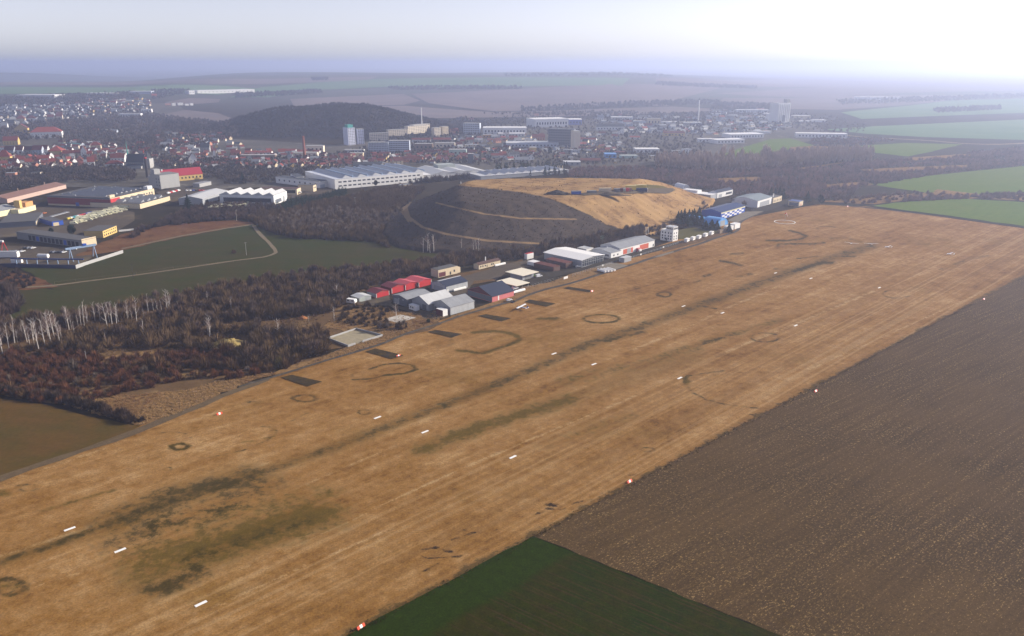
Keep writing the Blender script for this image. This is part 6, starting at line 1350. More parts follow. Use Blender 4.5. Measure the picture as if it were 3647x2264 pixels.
for k in range(4):
    BIR.append((limb_trunk(1, .0165, 8, .62, k, .07, .17).mesh('trunk', V_BIRCH), np_mesh('crown', *crown(46, .15, .42, .0055), V_BTWIG)))
BTR = [(limb_trunk(1, .016, 9, .6, 10 + k, .04, .3).mesh('trunk', V_BARK), np_mesh('crown', *crown(260, .34, .2, .022), V_GREY)) for k in range(3)]
CNF = [(MB().cyl(0, 0, -.02, .3, .018, 6).mesh('trunk', V_BARK), np_mesh('crown', *CONS[k], V_CON)) for k in range(3)]
RND = [(MB().cyl(0, 0, -.02, .3, .02, 6).mesh('trunk', V_BARK), np_mesh('crown', *crown(420, .36, .03, .07), V_CON)) for k in range(2)]
EVB = [(MB().cyl(0, 0, -.02, .3, .02, 6).mesh('stem', V_BARK), np_mesh('crown', *crown(420, .5, .03, .10), V_EVER)) for k in range(1)]
def tree(name, kinds, i, p, h, label, cat='tree', group=None, wide=1.0, parts=('trunk', 'crown')):
    x, y = p; r = empty(name, (x, y, gz(x, y)), rng.uniform(0, 6.28), label, cat, group); r.scale = (h * wide, h * wide, h)
    t, c_ = kinds[i % len(kinds)]
    link(parts[0], t, r); link(parts[1], c_, r); return r
def hpx(c, x, y, px_): s = np.hypot(*(np.array(c(1, 0)) - np.array(c(0, 0)))); g = un(c(x, y)); return g, px_ * s * depth(*g) / F_PX * 1.03
# birches: base x, base y, top y in the crop of the thicket
for i, (x, y, t_) in enumerate(B8):
    g, h = hpx(C8, x, y, y - t_)
    lab = 'bare white trunked birch in the row along the back of the thicket' if x < 1800 else 'bare white trunked birch standing alone in the dark thicket'
    if (x, y) == (1365, 640): lab = 'pale forked birch with spreading white limbs in the dark middle thicket'
    if x in (1995, 1980, 2005): lab = 'bare birch stem in the close clump near the straw heap'
    tree('birch_tree', BIR, i, g, h * 1.02, lab, 'birch', 'bare birches in the thicket', 1.0 if h > 5 else 1.3)
for i, (c, x, y, t_, lab, kd, wd) in enumerate([(T, 740, 1000, 775, 'tall bare birch in front of the wide grey hangar', BIR, 1.5), (C9, 930, 268, 120, 'bare birch with drooping crown left of the camper', BIR, 1.4), (C9, 908, 490, 345, 'thin bare birch between the scrub and the concrete pad', BIR, 1.2), (C9, 383, 625, 455, 'yellowish bare birch in the scrub by the straw heap', BIR, 1.5), (C9, 350, 610, 520, 'small bare birch left of the yellowish one', BIR, 1.1), (C9, 408, 600, 530, 'small bare birch right of the yellowish one', BIR, 1.1), (C9, 670, 510, 420, 'slender pinkish birch near the heap of orange soil', BIR, 1.2), (C9, 140, 300, 215, 'bare birch deep in the thicket behind the scrub', BIR, 1.2), (C9, 250, 295, 230, 'bare forked birch in the thicket behind the scrub', BIR, 1.6),
        (T, 540, 1145, 1000, 'dark bare tree behind the walled sand court', BTR, 1.2), (T, 830, 1110, 985, 'spreading brown bush tree right of the walled court', BTR, 1.4), (T, 650, 1130, 1010, 'grey brown bare tree between court and concrete pad', BTR, 1.5), (G, 1225, 748, 625, 'wide pale bare tree at the foot of the mound behind the red doored hangar', BTR, 1.3), (G, 380, 830, 755, 'bare tree in the scrub under the mound', BTR, 1.2),
        (G, 2165, 450, 355, 'dark bare tree behind the blue hangar', BTR, 1.3), (G, 2270, 480, 400, 'bare tree beside the grey green hangar', BTR, 1.2), (G, 1880, 470, 400, 'small bare tree on the mound flank', BTR, 1.2), (E, 2250, 605, 490, 'leaning bare white tree by the yard of pale vans', BIR, 1.0)]):
    g, h = hpx(c, x, y, y - t_); tree('birch_tree' if kd is BIR else 'bare_tree', kd, i, g, h, lab, 'birch' if kd is BIR else 'tree', None, wd)
for i, x in enumerate([(1620, 905, 760), (1665, 900, 740), (1690, 905, 770), (1725, 890, 735), (1985, 860, 770), (2100, 880, 780), (2130, 870, 770), (2150, 885, 760)]):
    g, h = hpx(Fc, x[0], x[1], x[1] - x[2]); tree('pale_tree', BIR, i, g, h, 'pale bare tree at the bottom of the dark mound slope' + (', left clump' if x[0] < 1800 else ', right clump'), 'tree', 'pale bare trees below the mound', 1.5)
for i, (c, x, y, t_, wd) in enumerate([(G, 1640, 640, 520, 1), (G, 1668, 632, 515, 1), (G, 1700, 622, 505, 1), (G, 1725, 650, 525, 1.1), (G, 1745, 605, 490, 1), (G, 1770, 640, 500, 1), (G, 1792, 600, 485, 1.), (G, 1815, 640, 520, 1.1), (G, 1840, 590, 470, 1.), (G, 1862, 640, 540, 1.2), (G, 1960, 690, 590, 1.5), (G, 2010, 690, 600, 1.3), (G, 2125, 712, 615, .9), (G, 1905, 680, 600, 1.5)]):
    g, h = hpx(c, x, y, y - t_); tree('spruce_tree', CNF, i, g, h, 'dark spruce in the clump left of the blue hangar' if x < 1880 else 'dark spruce beside the blue arched shelters', 'spruce', 'spruces around the blue hangar', wd * 1.9)
for i, (c, x, y, t_, kd, lab) in enumerate([(DD, 920, 1215, 1110, CNF, 'pointed dark fir behind the cream building, leftmost of the clump'), (DD, 960, 1210, 1115, CNF, 'pointed dark fir in the middle of the clump behind the cream building'), (DD, 1000, 1215, 1105, CNF, 'taller dark fir right in the clump behind the cream building'), (DD, 1038, 1222, 1120, CNF, 'broad dark fir at the right end of the clump by the cream building'), (DD, 740, 1170, 1115, CNF, 'small dark fir above the grey green hangar'), (DD, 1270, 1252, 1150, CNF, 'round dark fir just right of the low blue roofed building'), (DD, 1395, 1278, 1172, RND, 'round dark fir standing last in the row at the airfield end'),
        (E, 685, 742, 625, RND, 'broad dark evergreen between the yard and the pale vans'), (E, 490, 740, 660, RND, 'dark brown green evergreen left of the broad one in the works yard'), (E, 1792, 500, 350, CNF, 'tall dark conifer in front of the grey warehouse'), (E, 2310, 245, 140, CNF, 'dark conifer behind the sawtooth hall'), (B, 1440, 970, 905, RND, 'spreading dark pine in front of the white factory windows'), (E, 845, 735, 690, RND, 'small evergreen beside the cream office'), (C, 1680, 515, 440, RND, 'dark conifer pair beside the dark roofed hall'), (C, 960, 660, 590, RND, 'dark conifers under the dark slab block'), (C, 1450, 300, 262, CNF, 'dark fir behind the far white halls'), (T, 1135, 1042, 985, EVB, 'small round green bush alone on the grass by the track')]):
    g, h = hpx(c, x, y, y - t_); tree('evergreen_bush' if kd is EVB else 'fir_tree', kd, i, g, h, lab, 'bush' if kd is EVB else 'fir', None, 1.7 if kd is CNF else 1.05, ('stem', 'crown') if kd is EVB else ('trunk', 'crown'))

# ---- woods that read as one mass
P2 = thin(in_px([(590, 524), (620, 505), (690, 505), (760, 482), (830, 470), (950, 445), (1010, 450), (985, 470), (955, 495), (915, 530), (905, 560), (925, 590), (890, 575), (800, 571), (700, 566), (640, 552), (612, 536)], n=5000, surf=Hb), 4.2)
mass('brown_thicket', P2, sz(len(P2), 3.5, 7.5), BUSHES, V_MIX)
P2 = thin(in_px([(300, 575), (400, 520), (470, 490), (560, 480), (640, 482), (690, 505), (620, 528), (560, 520), (420, 535), (330, 545)], n=1600, surf=Hb), 4.5); P2 = clear_of(P2, 3); mass('brown_thicket', P2, sz(len(P2), 3, 6), BUSHES, V_DARKMIX)
P2 = thin(in_px([(640, 500), (700, 476), (760, 470), (800, 455), (830, 452), (820, 470), (760, 482), (700, 506), (650, 510)], n=700, surf=Hb), 4); P2 = clear_of(P2, 3); mass('young_conifers', P2, sz(len(P2), 4, 7) * np.array([1.5, 1.5, 1]), CON_LO, V_CONY)
P2 = thin(in_px([(620, 532), (680, 515), (800, 500), (960, 520), (900, 560), (800, 560), (700, 555)], n=300, surf=Hb), 6); mass('bare_tree_group', P2, sz(len(P2), 6, 9.5), CROWNS, V_GREY)
P2 = thin(in_px([(820, 452), (900, 440), (1000, 436), (1085, 428), (1200, 418), (1350, 416), (1352, 404), (1200, 410), (1040, 420), (900, 432), (830, 438)], n=1500, surf=Hb), 4.5); P2 = clear_of(P2, 3, 14); mass('brown_thicket', P2, sz(len(P2), 5, 9), BUSH_LO, V_DARKMIX)
P2 = thin(in_px([(1170, 420), (1180, 406), (1290, 398), (1350, 402), (1345, 416), (1260, 420)], n=260, surf=Hb), 5); P2 = clear_of(P2, 3); mass('pine_row', P2, sz(len(P2), 9, 14) * np.array([1.3, 1.3, 1]), CON_LO, V_CON)
BELT = [(1350, 420), (1480, 428), (1600, 436), (1700, 452), (1760, 462), (1870, 470), (1960, 474), (2030, 462), (2050, 440), (2150, 424), (2280, 408), (2436, 393), (2640, 370), (2640, 330), (2436, 352), (2330, 362), (2180, 380), (2060, 386), (1900, 392), (1760, 400), (1600, 405), (1480, 398), (1350, 402)]
P2 = thin(in_px(BELT, n=9000, surf=Hb), 6.0); P2 = clear_of(P2, 4, 10); u2, v2 = dpx(P2); P2 = P2[~((rng.uniform(size=len(P2)) < .65) & (np.sin(u2 * .031) * np.sin(v2 * .21 + u2 * .011) > .55))]
u2, v2 = dpx(P2)
for q_ in [[(1900, 399), (2010, 383), (2010, 391), (1900, 406)], [(2040, 403), (2150, 397), (2300, 391), (2300, 399), (2100, 412)], [(1700, 425), (1800, 420), (1830, 428), (1720, 436)], [(1950, 440), (2060, 432), (2080, 440), (1970, 448)], [(2150, 376), (2300, 366), (2330, 370), (2180, 382)]]: P2 = P2[~pt_in_poly(*dpx(P2), q_)]
mass('leafless_wood', P2, sz(len(P2), 3.2, 7.5), BUSH_LO, V_BELT)
P2 = thin(in_px([(1555, 400), (1600, 408), (1760, 410), (1880, 398), (2070, 388), (2080, 366), (1900, 372), (1760, 388), (1640, 384), (1560, 384)], n=900, surf=Hb), 6); mass('pale_poplar_wood', P2, sz(len(P2), 14, 24), COLUMN, V_PALE)
for i, (x, y, t_) in enumerate([(450, 880, 700), (470, 870, 690), (530, 900, 720), (545, 890, 700), (640, 860, 720), (655, 850, 730), (850, 850, 700), (865, 845, 690), (880, 850, 700), (900, 850, 710), (260, 900, 760), (335, 880, 750), (400, 890, 760), (720, 870, 750), (600, 890, 760)]):
    g, h = hpx(DD, x, y, y - t_); tree('poplar_tree', [(BIR[0][0], np_mesh('crown', *COLUMN[i % 3], V_PALE))], 0, g, h, 'tall narrow leafless poplar at the edge of the green field', 'poplar', 'poplars by the green field', 1.0)
P2 = thin(in_px([(1960, 478), (2060, 466), (2180, 458), (2330, 466), (2440, 460), (2440, 478), (2300, 472), (2150, 480), (2050, 488)], n=420, surf=Hb), 6); P2 = P2[rng.uniform(size=len(P2)) < .6]; mass('hedgerow', P2, sz(len(P2), 3, 6), BUSHES, V_BELT)
P2 = np.concatenate([in_px([(2150, 476), (2300, 470), (2300, 473), (2150, 480)], n=40), in_px([(2310, 468), (2400, 462), (2420, 468), (2340, 474)], n=40), in_px([(2040, 440), (2200, 415), (2200, 420), (2050, 445)], n=80)]); mass('hedgerow', P2, sz(len(P2), 4, 7), BUSHES, V_BELT)
# scrub on the dark side of the mound
q = np.stack([rng.uniform(lo[0], hi[0], 11000), rng.uniform(lo[1], hi[1], 11000)], 1); uu, vv = proj(q[:, 0], q[:, 1], Hmound(q[:, 0], q[:, 1])); uu, vv = uu * 2436 / 3647, vv * 2436 / 3647
okm = pt_in_poly(uu, vv, front) & (Hmound(q[:, 0], q[:, 1]) > 1) & pt_in_poly(q[:, 0], q[:, 1], MOUND)
for P_t in ([(1062, 445), (1020, 455), (985, 468), (965, 492), (972, 516), (1005, 540), (1060, 556), (1160, 572), (1300, 580)], [(1038, 482), (1070, 490), (1150, 508), (1240, 519), (1370, 521)]): okm &= seg_dist(uu, vv * 2, [(a, b * 2) for a, b in P_t]) > 9
hm2 = Hmound(q[:, 0], q[:, 1]); q = q[okm & (rng.uniform(size=len(q)) < np.clip(1.15 - hm2 / 34, .25, 1))]; mass('mound_scrub', q, sz(len(q), .4, 1.3), BUSH_LO, veg_mat('mound_twigs', (.095, .070, .054), .4, 0, (.115, .084, .062)))
q = np.stack([rng.uniform(lo[0], hi[0], 2600), rng.uniform(lo[1], hi[1], 2600)], 1); uu, vv = proj(q[:, 0], q[:, 1], Hmound(q[:, 0], q[:, 1])); uu, vv = uu * 2436 / 3647, vv * 2436 / 3647
q = q[~pt_in_poly(uu, vv, front) & (Hmound(q[:, 0], q[:, 1]) > 1) & (rng.uniform(size=len(q)) < .5)]; mass('mound_grass', q, sz(len(q), .5, 1.2), TUFTS, veg_mat('mound_stems', (.20, .115, .05), .5, 0, (.12, .07, .035)))
q = in_px([(1440, 575), (1520, 555), (1600, 540), (1650, 515), (1690, 490), (1700, 500), (1640, 540), (1560, 560), (1500, 580)], n=260, surf=Hb); q = clear_of(thin(q, 4), 3); mass('brown_thicket', q, sz(len(q), 2, 4.5), BUSHES, V_MIX)
# wooded hill, town trees, distant woods
q = np.stack([rng.uniform(HILL_C[0] - 360, HILL_C[0] + 380, 9000), rng.uniform(HILL_C[1] - 350, HILL_C[1] + 200, 9000)], 1); q = thin(q[Hhill(q[:, 0], q[:, 1]) > 1.5], 5.5)
hh = Hhill(q[:, 0], q[:, 1]); q = clear_of(q, 5, 25); mass('hill_wood', q, sz(len(q), 5, 9.5), CROWN_LO, V_HILL)
def town_mass(poly, c, n, a, b, sp, m=V_TOWN, front=14, T_=CROWN_LO, name='town_trees'):
    q = clear_of(thin(in_px(poly, c, n), sp), 3, front)
    if len(q): mass(name, q, sz(len(q), a, b), T_, m)
town_mass([(0, 1110), (450, 1070), (900, 1050), (1190, 1080), (1300, 1120), (1280, 1200), (640, 1200), (0, 1300)], C1, 1500, 6, 10, 6)
town_mass([(0, 940), (1180, 920), (1200, 1080), (0, 1120)], C1, 420, 5, 8, 9, front=10)
town_mass([(0, 700), (500, 620), (1500, 560), (2000, 620), (2300, 760), (1700, 900), (1200, 900), (880, 860), (600, 850), (540, 790), (0, 830)], C1, 3200, 7, 12, 9)
town_mass([(0, 470), (800, 440), (1420, 470), (1440, 560), (600, 620), (0, 700)], C1, 1500, 6, 10, 12, front=8)
town_mass([(0, 395), (1300, 345), (1340, 400), (800, 460), (0, 490)], C1, 1500, 8, 13, 11)
town_mass([(1440, 330), (1800, 320), (1800, 350), (1560, 400), (1450, 420)], C1, 400, 8, 13, 11)
town_mass([(1300, 860), (1600, 960), (2300, 1000), (2436, 1060), (2300, 1200), (1950, 1180), (1500, 1060)], C1, 900, 6, 10, 7)
town_mass([(0, 690), (900, 690), (1380, 600), (1780, 640), (2436, 600), (2436, 760), (1400, 770), (880, 830), (0, 860)], B, 1500, 5, 9, 10)
town_mass([(0, 830), (480, 830), (900, 810), (900, 850), (480, 940), (0, 960)], B, 700, 5, 8, 7)
town_mass([(1360, 440), (1980, 420), (2436, 420), (2436, 600), (1780, 640), (1380, 600)], B, 700, 5, 9, 12)
town_mass([(1400, 400), (1700, 330), (2300, 320), (2436, 360), (2436, 420), (1900, 420)], B, 900, 7, 11, 12)
town_mass([(0, 620), (1100, 620), (1500, 560), (1900, 560), (2436, 560), (2436, 700), (1700, 760), (1300, 780), (300, 780), (0, 740)], C, 1100, 5, 9, 12)
town_mass([(0, 400), (600, 300), (1300, 320), (1700, 400), (2436, 400), (2436, 560), (1500, 560), (900, 480), (0, 560)], C, 1100, 5, 9, 14)
town_mass([(300, 290), (1400, 260), (2436, 290), (2436, 400), (1700, 380), (1280, 310)], C, 1200, 7, 12, 15)
town_mass([(0, 420), (500, 370), (1500, 440), (1900, 560), (1640, 620), (1150, 560), (900, 600), (0, 620)], DD, 1000, 5, 10, 16)
town_mass([(1300, 660), (1900, 650), (2100, 680), (1780, 720), (1300, 720)], DD, 300, 5, 9, 8, V_BELT)
for poly in ([(920, 208), (1240, 206), (1240, 213), (940, 215)], [(560, 222), (760, 215), (770, 222), (560, 234)], [(740, 187), (780, 186), (780, 191), (745, 192)], [(1200, 176), (1600, 180), (1600, 184), (1200, 184)], [(1240, 258), (1700, 240), (1720, 250), (1240, 268)], [(1560, 196), (1800, 206), (1800, 212), (1560, 204)], [(1990, 240), (2440, 226), (2440, 232), (2000, 250)], [(1980, 180), (2460, 178), (2460, 186), (1980, 190)], [(2220, 262), (2380, 254), (2380, 262), (2230, 270)], [(0, 178), (180, 176), (180, 186), (0, 188)], [(400, 290), (600, 300), (560, 330), (380, 310)], [(1700, 246), (1860, 250), (1840, 262), (1690, 262)]):
    P = [un(D(*p), None, Hb) for p in poly]
    if any(np.hypot(*p) > 12000 for p in P): continue
    q = thin(in_px(poly, D, 600, Hb), 12); mass('distant_wood', q, sz(len(q), 9, 16), CROWN_LO, V_TOWN, Hb)
# ------------------------------------------------------------------ things on the airfield
MARK = mat('marker_white', (.80, .79, .75), .6, .05); MRED = mat('marker_red', (.62, .07, .025), .55, .08); TYRE = RUBBER
mk_me = MB().box(-1.75, 1.75, -.5, .5, 0, .12).mesh('runway_marker', MARK)
MKS = [(166, 1258, 'white runway marker beside the long dark patch, nearest on the left row'), (286, 1309, 'white runway marker between the two dark patches near the left'), (478, 1436, 'white runway marker nearest the bottom of the picture'), (898, 993, 'white runway marker just above the dark mown line'), (1011, 1027, 'white runway marker by the tip of the orange stain'), (1220, 1087, 'white runway marker alone in the middle turf above the soot spots'), (1318, 841, 'white runway marker left of the bare dark patch'), (1413, 866, 'white runway marker below the bare dark patch'), (1617, 899, 'white runway marker beside the big faint ring'),
       (1626, 728, 'white runway marker on the far left row, nearest of two'), (1719, 744, 'white runway marker on the middle row beside the wheel tracks'), (1893, 774, 'white runway marker on the right hand row, right of a faint ring'), (1845, 649, 'small far white runway marker beside the dark smudge'), (1929, 662, 'small far white runway marker right of the dark smudge'), (2092, 684, 'small far white runway marker left of the last faint ring')]
for x, y, lab in MKS:
    g = un(D(x, y)); o = link('runway_marker', mk_me, None, (*g, 0), math.pi / 2 - RUN); o.rotation_euler = (0, 0, math.pi / 2 - RUN); tag(o, lab, 'runway marker', 'white runway markers')
def cone_marker():
    r = empty('boundary_marker', (0, 0, 0), 0, '', 'boundary marker', 'red and white boundary markers')
    pr = [(-.6, 0), (.6, 0), (0, 1.0)]
    MB().prism(pr, 'x', -1.5, -.5).build('red_end', MRED, r); MB().prism(pr, 'x', -.5, .5).build('white_middle', MARK, r); MB().prism(pr, 'x', .5, 1.5).build('red_end', MRED, r)
    r.scale = (.88, .88, .88); return r
cm = cone_marker()
for i, (x, y, lab) in enumerate([(522, 985, 'red and white boundary marker by the dirt track at the left'), (948, 847, 'red and white boundary marker lying on a mossy dark panel'), (858, 1492, 'red and white boundary marker at the bottom by the green crop'), (1497, 1146, 'red and white boundary marker on the edge of the ploughed field, nearest'), (1940, 931, 'red and white boundary marker further up the ploughed edge'), (2340, 712, 'red and white boundary marker, last one along the ploughed edge'), (1408, 693, 'red and white boundary marker at the far mossy panel'), (2016, 491, 'tiny red and white boundary marker at the far corner of the airfield')]):
    g = un(D(x, y))
    if i == 0: cm.location = (*g, 0); cm.rotation_euler = (0, 0, math.pi / 2 - RUN); cm['label'] = lab
    else: copy_tree(cm, (*g, 0), math.pi / 2 - RUN + rng.uniform(-.1, .1), lab)
# windsock in its white ring
g = un(DD(1055, 1443)); r = empty('windsock', (*g, 0), 0, 'red and white windsock on a mast inside a white ring', 'windsock')
MB().cyl(0, 0, 0, 9, .12, 8).build('mast', STEEL, r)
for i in range(4): MB().tube([(-.2 + .55 * i, -.1 * i, 9 - .75 * i), (-.2 + .55 * (i + 1), -.1 * (i + 1), 9 - .75 * (i + 1))], [.75 - .1 * i, .65 - .1 * i], 8).build('sock_band', MARK if i % 2 else MRED, r)
rx_ = 95 / K * depth(*g) / F_PX
q = MB(); na = 48
for k in range(na):
    a0, a1 = 2 * math.pi * k / na, 2 * math.pi * (k + 1) / na; vs = []
    for rad in (rx_ - .32, rx_ + .28):
        for a in (a0, a1): vs += [(rad * math.cos(a), rad * math.sin(a), 0), (rad * math.cos(a), rad * math.sin(a), .22)]
    q.add(vs, [(1, 3, 7, 5), (4, 5, 7, 6), (0, 2, 3, 1)])
o = q.build('windsock_ring', MARK, None, (*g, 0)); tag(o, 'white painted ring on the turf round the windsock', 'ring')

# gliders and the parked light aircraft
def fus(pts): return MB().tube([p[0] for p in pts], [p[1] for p in pts], 10)
GW = mat('glider_white', (.78, .78, .76), .25, .04, spec=.5)
def glider(label, loc, rz, span=16):
    r = empty('glider', loc, rz, label, 'glider', 'gliders parked on the grass'); r.scale = (.75, .75, .75)
    fus([((3.1, 0, .75), .05), ((2.6, 0, .8), .26), ((1.5, 0, .85), .38), ((.2, 0, .95), .36), ((-1.2, 0, .9), .18), ((-4.4, 0, .95), .08)]).build('fuselage', GW, r, smooth=True)
    q = MB()
    for s in (-1, 1): q.add([(.55, 0, 1.2), (-.45, 0, 1.2), (-.1, s * span / 2, 1.55), (.3, s * span / 2, 1.55), (.55, 0, 1.32), (-.45, 0, 1.26), (-.1, s * span / 2, 1.6), (.3, s * span / 2, 1.62)], [(0, 1, 2, 3), (7, 6, 5, 4), (0, 3, 7, 4), (1, 5, 6, 2), (3, 2, 6, 7), (0, 4, 5, 1)])
    q.build('wing', GW, r); MB().add([(-3.7, 0, .9), (-4.6, 0, .9), (-4.75, 0, 2.2), (-4.2, 0, 2.2), (-3.7, .08, .9), (-4.6, .08, .9), (-4.75, .08, 2.2), (-4.2, .08, 2.2)], [(0, 1, 2, 3), (7, 6, 5, 4), (0, 3, 7, 4), (1, 5, 6, 2), (3, 2, 6, 7)]).build('fin', GW, r)
    MB().box(-4.8, -4.25, -1.5, 1.5, 2.18, 2.26).build('tailplane', GW, r); fus([((2.1, 0, 1.0), .12), ((1.3, 0, 1.12), .27), ((.3, 0, 1.12), .2)]).build('canopy', GLASS, r, smooth=True); MB().tube([(.4, -.09, .28), (.4, .09, .28)], .28, 12).build('wheel', RUBBER, r)
for (x, y, a, lab) in [(795, 718, -35, 'white glider parked left of the dark runway streak'), (982, 724, -8, 'white glider seen broadside with wings spread across'), (1140, 752, 40, 'white glider just right of the broadside one'), (1730, 818, 38, 'white glider alone on the far right turf')]:
    g = un(Hc(x, y)); glider(lab, (*g, 0), R(a + 90))
g = un(T(2282, 872)); r = empty('light_aircraft', (*g, 0), R(150), 'white high winged light aircraft with blue stripe parked on the grass by the track', 'aircraft')
fus([((2.6, 0, 1.15), .2), ((2.3, 0, 1.2), .48), ((1.2, 0, 1.3), .6), ((-.3, 0, 1.35), .6), ((-2, 0, 1.3), .36), ((-4.6, 0, 1.45), .12)]).build('fuselage', GW, r, smooth=True)
MB().prism([(-.75, 2.05), (.75, 2.05), (.5, 2.2), (-.6, 2.2)], 'y', -5.6, 5.6).build('wing', GW, r); MB().prism([(-3.9, 1.5), (-4.9, 1.5), (-5.1, 2.9), (-4.6, 2.9)], 'y', -.06, .06).build('fin', BLUE, r); MB().box(-4.9, -4.1, -1.7, 1.7, 1.5, 1.58).build('tailplane', GW, r)
MB().box(-3.2, 2.0, -.62, .62, 1.12, 1.26).build('stripe', BLUE, r); MB().box(2.72, 2.78, -.08, .08, .3, 2.05).build('propeller', DARK, r); MB().prism([(1.2, 1.6), (.2, 1.6), (.1, 2.03), (.8, 2.03)], 'y', -.63, .63).build('windscreen', GLASS, r)
for x, y in ((.1, 1.1), (.1, -1.1), (2.1, 0)): MB().tube([(x, y - .1, .25), (x, y + .1, .25)], .25, 10).build('wheel', RUBBER, r)
for s in (-1, 1): MB().tube([(.3, s * .5, 1.0), (.1, s * 2.6, 2.05)], .05, 5).build('wing_strut', GW, r)

# ------------------------------------------------------------------ vehicles
def car_meshes(paint, L=4.3, W=1.75, van=False):
    if van: prof = [(-L / 2, .35), (L / 2, .35), (L / 2, 1.0), (L / 2 - .9, 1.25), (L / 2 - 1.5, 2.05), (-L / 2, 2.05)]; wprof = [(L / 2 - .95, 1.3), (L / 2 - 1.45, 1.95), (L / 2 - 2.3, 1.95), (L / 2 - 2.3, 1.3)]
    else: prof = [(-L / 2, .35), (L / 2, .35), (L / 2, .75), (L / 2 - 1.1, .92), (L / 2 - 1.8, 1.42), (-L / 2 + .7, 1.42), (-L / 2 + .1, .95)]; wprof = [(L / 2 - 1.15, .95), (L / 2 - 1.8, 1.36), (-L / 2 + .75, 1.36), (-L / 2 + .3, .95)]
    return MB().prism(prof, 'y', -W / 2, W / 2).mesh('body', paint), MB().prism(wprof, 'y', -W / 2 - .02, W / 2 + .02).mesh('window', GLASS), MB().tube([(0, -.11, .32), (0, .11, .32)], .32, 10).mesh('wheel', RUBBER), L, W
CARM = {}
def car(loc, rz, colname, paint, label, van=False, group=None, wheels=True):
    k = (colname, van)
    if k not in CARM: CARM[k] = car_meshes(paint, 5.2 if van else 4.3, 1.95 if van else 1.75, van)
    b_, w_, wh, L, W = CARM[k]; r = empty('parked_van' if van else 'parked_car', loc, rz, label, 'van' if van else 'car', group)
    link('body', b_, r); link('window', w_, r)
    if wheels:
        for x in (L * .31, -L * .31):
            for y in (W / 2 - .1, -W / 2 + .1): link('wheel', wh, r, (x, y, 0))
    return r
VANP = mat('pale_van', (.74, .70, .46), .4, .05)
CPT = {n_: mat('car_' + n_, c_, .3, .04, spec=.5) for n_, c_ in dict(white=(.70, .70, .69), black=(.02, .02, .023), silver=(.36, .37, .38), red=(.42, .02, .02), blue=(.03, .07, .30), orange=(.55, .16, .03), teal=(.03, .25, .28), yellow=(.58, .45, .06)).items()}
for c, x, y, a, cn, van, lab in [(T, 2135, 768, 40, 'white', False, 'white car parked by the faded red hangar front'), (G, 318, 1138, 35, 'white', True, 'white van beside the tractor and cream roofed store'), (DD, 735, 1322, 20, 'black', False, 'dark car on the apron between blue and grey green hangars'), (G, 690, 1046, 30, 'silver', False, 'silver car at the left corner of the big white roofed hangar'),
                              (T, 2210, 625, 45, 'white', True, 'white van squeezed between the canopy and the slate blue hangar'), (E, 700, 880, 10, 'white', True, 'white van at the right of the works yard'), (E, 640, 882, 10, 'black', False, 'black car next to the white van in the works yard')]:
    g = un(c(x, y)); car((*g, gz(*g) + .15), R(a), cn, CPT[cn], lab, van)
for x0, x1, y, cols, lab in [(110, 215, 900, ['black', 'black', 'silver', 'black', 'white'], 'parked car in the front left row of the works yard'), (245, 315, 868, ['black', 'silver', 'white'], 'parked car in front of the garage doors'), (495, 610, 908, ['black', 'silver', 'black', 'black', 'white'], 'parked car in the middle row of the works yard')]:
    for i, x in enumerate(np.linspace(x0, x1, len(cols))):
        g = un(E(x, y)); car((*g, .15), R(62), cols[i], CPT[cols[i]], cols[i] + ' ' + lab, False, 'cars in the works yard')
rows = [(660, 590, 890, 530, ['yellow', 'white', 'teal', 'teal', 'white', 'red', 'red', 'red', 'blue', 'blue', 'blue', 'silver'], 'van in the bright coloured row beside the pale vans', True), (490, 570, 640, 528, ['silver'] * 9, 'car in the grey row below the red factory', False), (310, 553, 425, 535, ['red', 'orange', 'orange', 'red', 'orange'], 'car by the cream block with orange top floor', False), (1605, 345, 1700, 320, ['white', 'red', 'white', 'red', 'white'], 'lorry cab in the yard right of the factory', True), (1780, 318, 1935, 318, ['white', 'white', 'blue', 'black', 'red', 'red'], 'car in the yard below the yellow hall', False)]
for x0, y0, x1, y1, cols, lab, van in rows:
    for i in range(len(cols)):
        t = i / max(1, len(cols) - 1); g = un(E(x0 + (x1 - x0) * t, y0 + (y1 - y0) * t)); car((*g, gz(*g) + .1), R(70 + rng.uniform(-6, 6)), cols[i], CPT[cols[i]], cols[i] + ' ' + lab, van, 'vehicles in the factory yards', wheels=False)
for (x0, y0, dx, dy, nx, ny, lab) in [(700, 640, 48, -13, 11, 6, 'pale yellow van in the packed rows by the works yard'), (2010, 482, 42, -3, 9, 3, 'pale yellow van in the rows in front of the sawtooth hall')]:
    for j in range(ny):
        for i in range(nx - j // 3):
            if rng.uniform() < .12: continue
            g = un(E(x0 + dx * i + 16 * j + rng.uniform(-5, 5), y0 + dy * i - 13 * j + (12 if ny < 4 else 0) + rng.uniform(-3, 3))); car((*g, .1), R(25 + rng.uniform(-8, 8)), 'pale', VANP, lab, True, 'pale vans stored in rows', wheels=False).scale = (1.35, 1.2, 1.3)
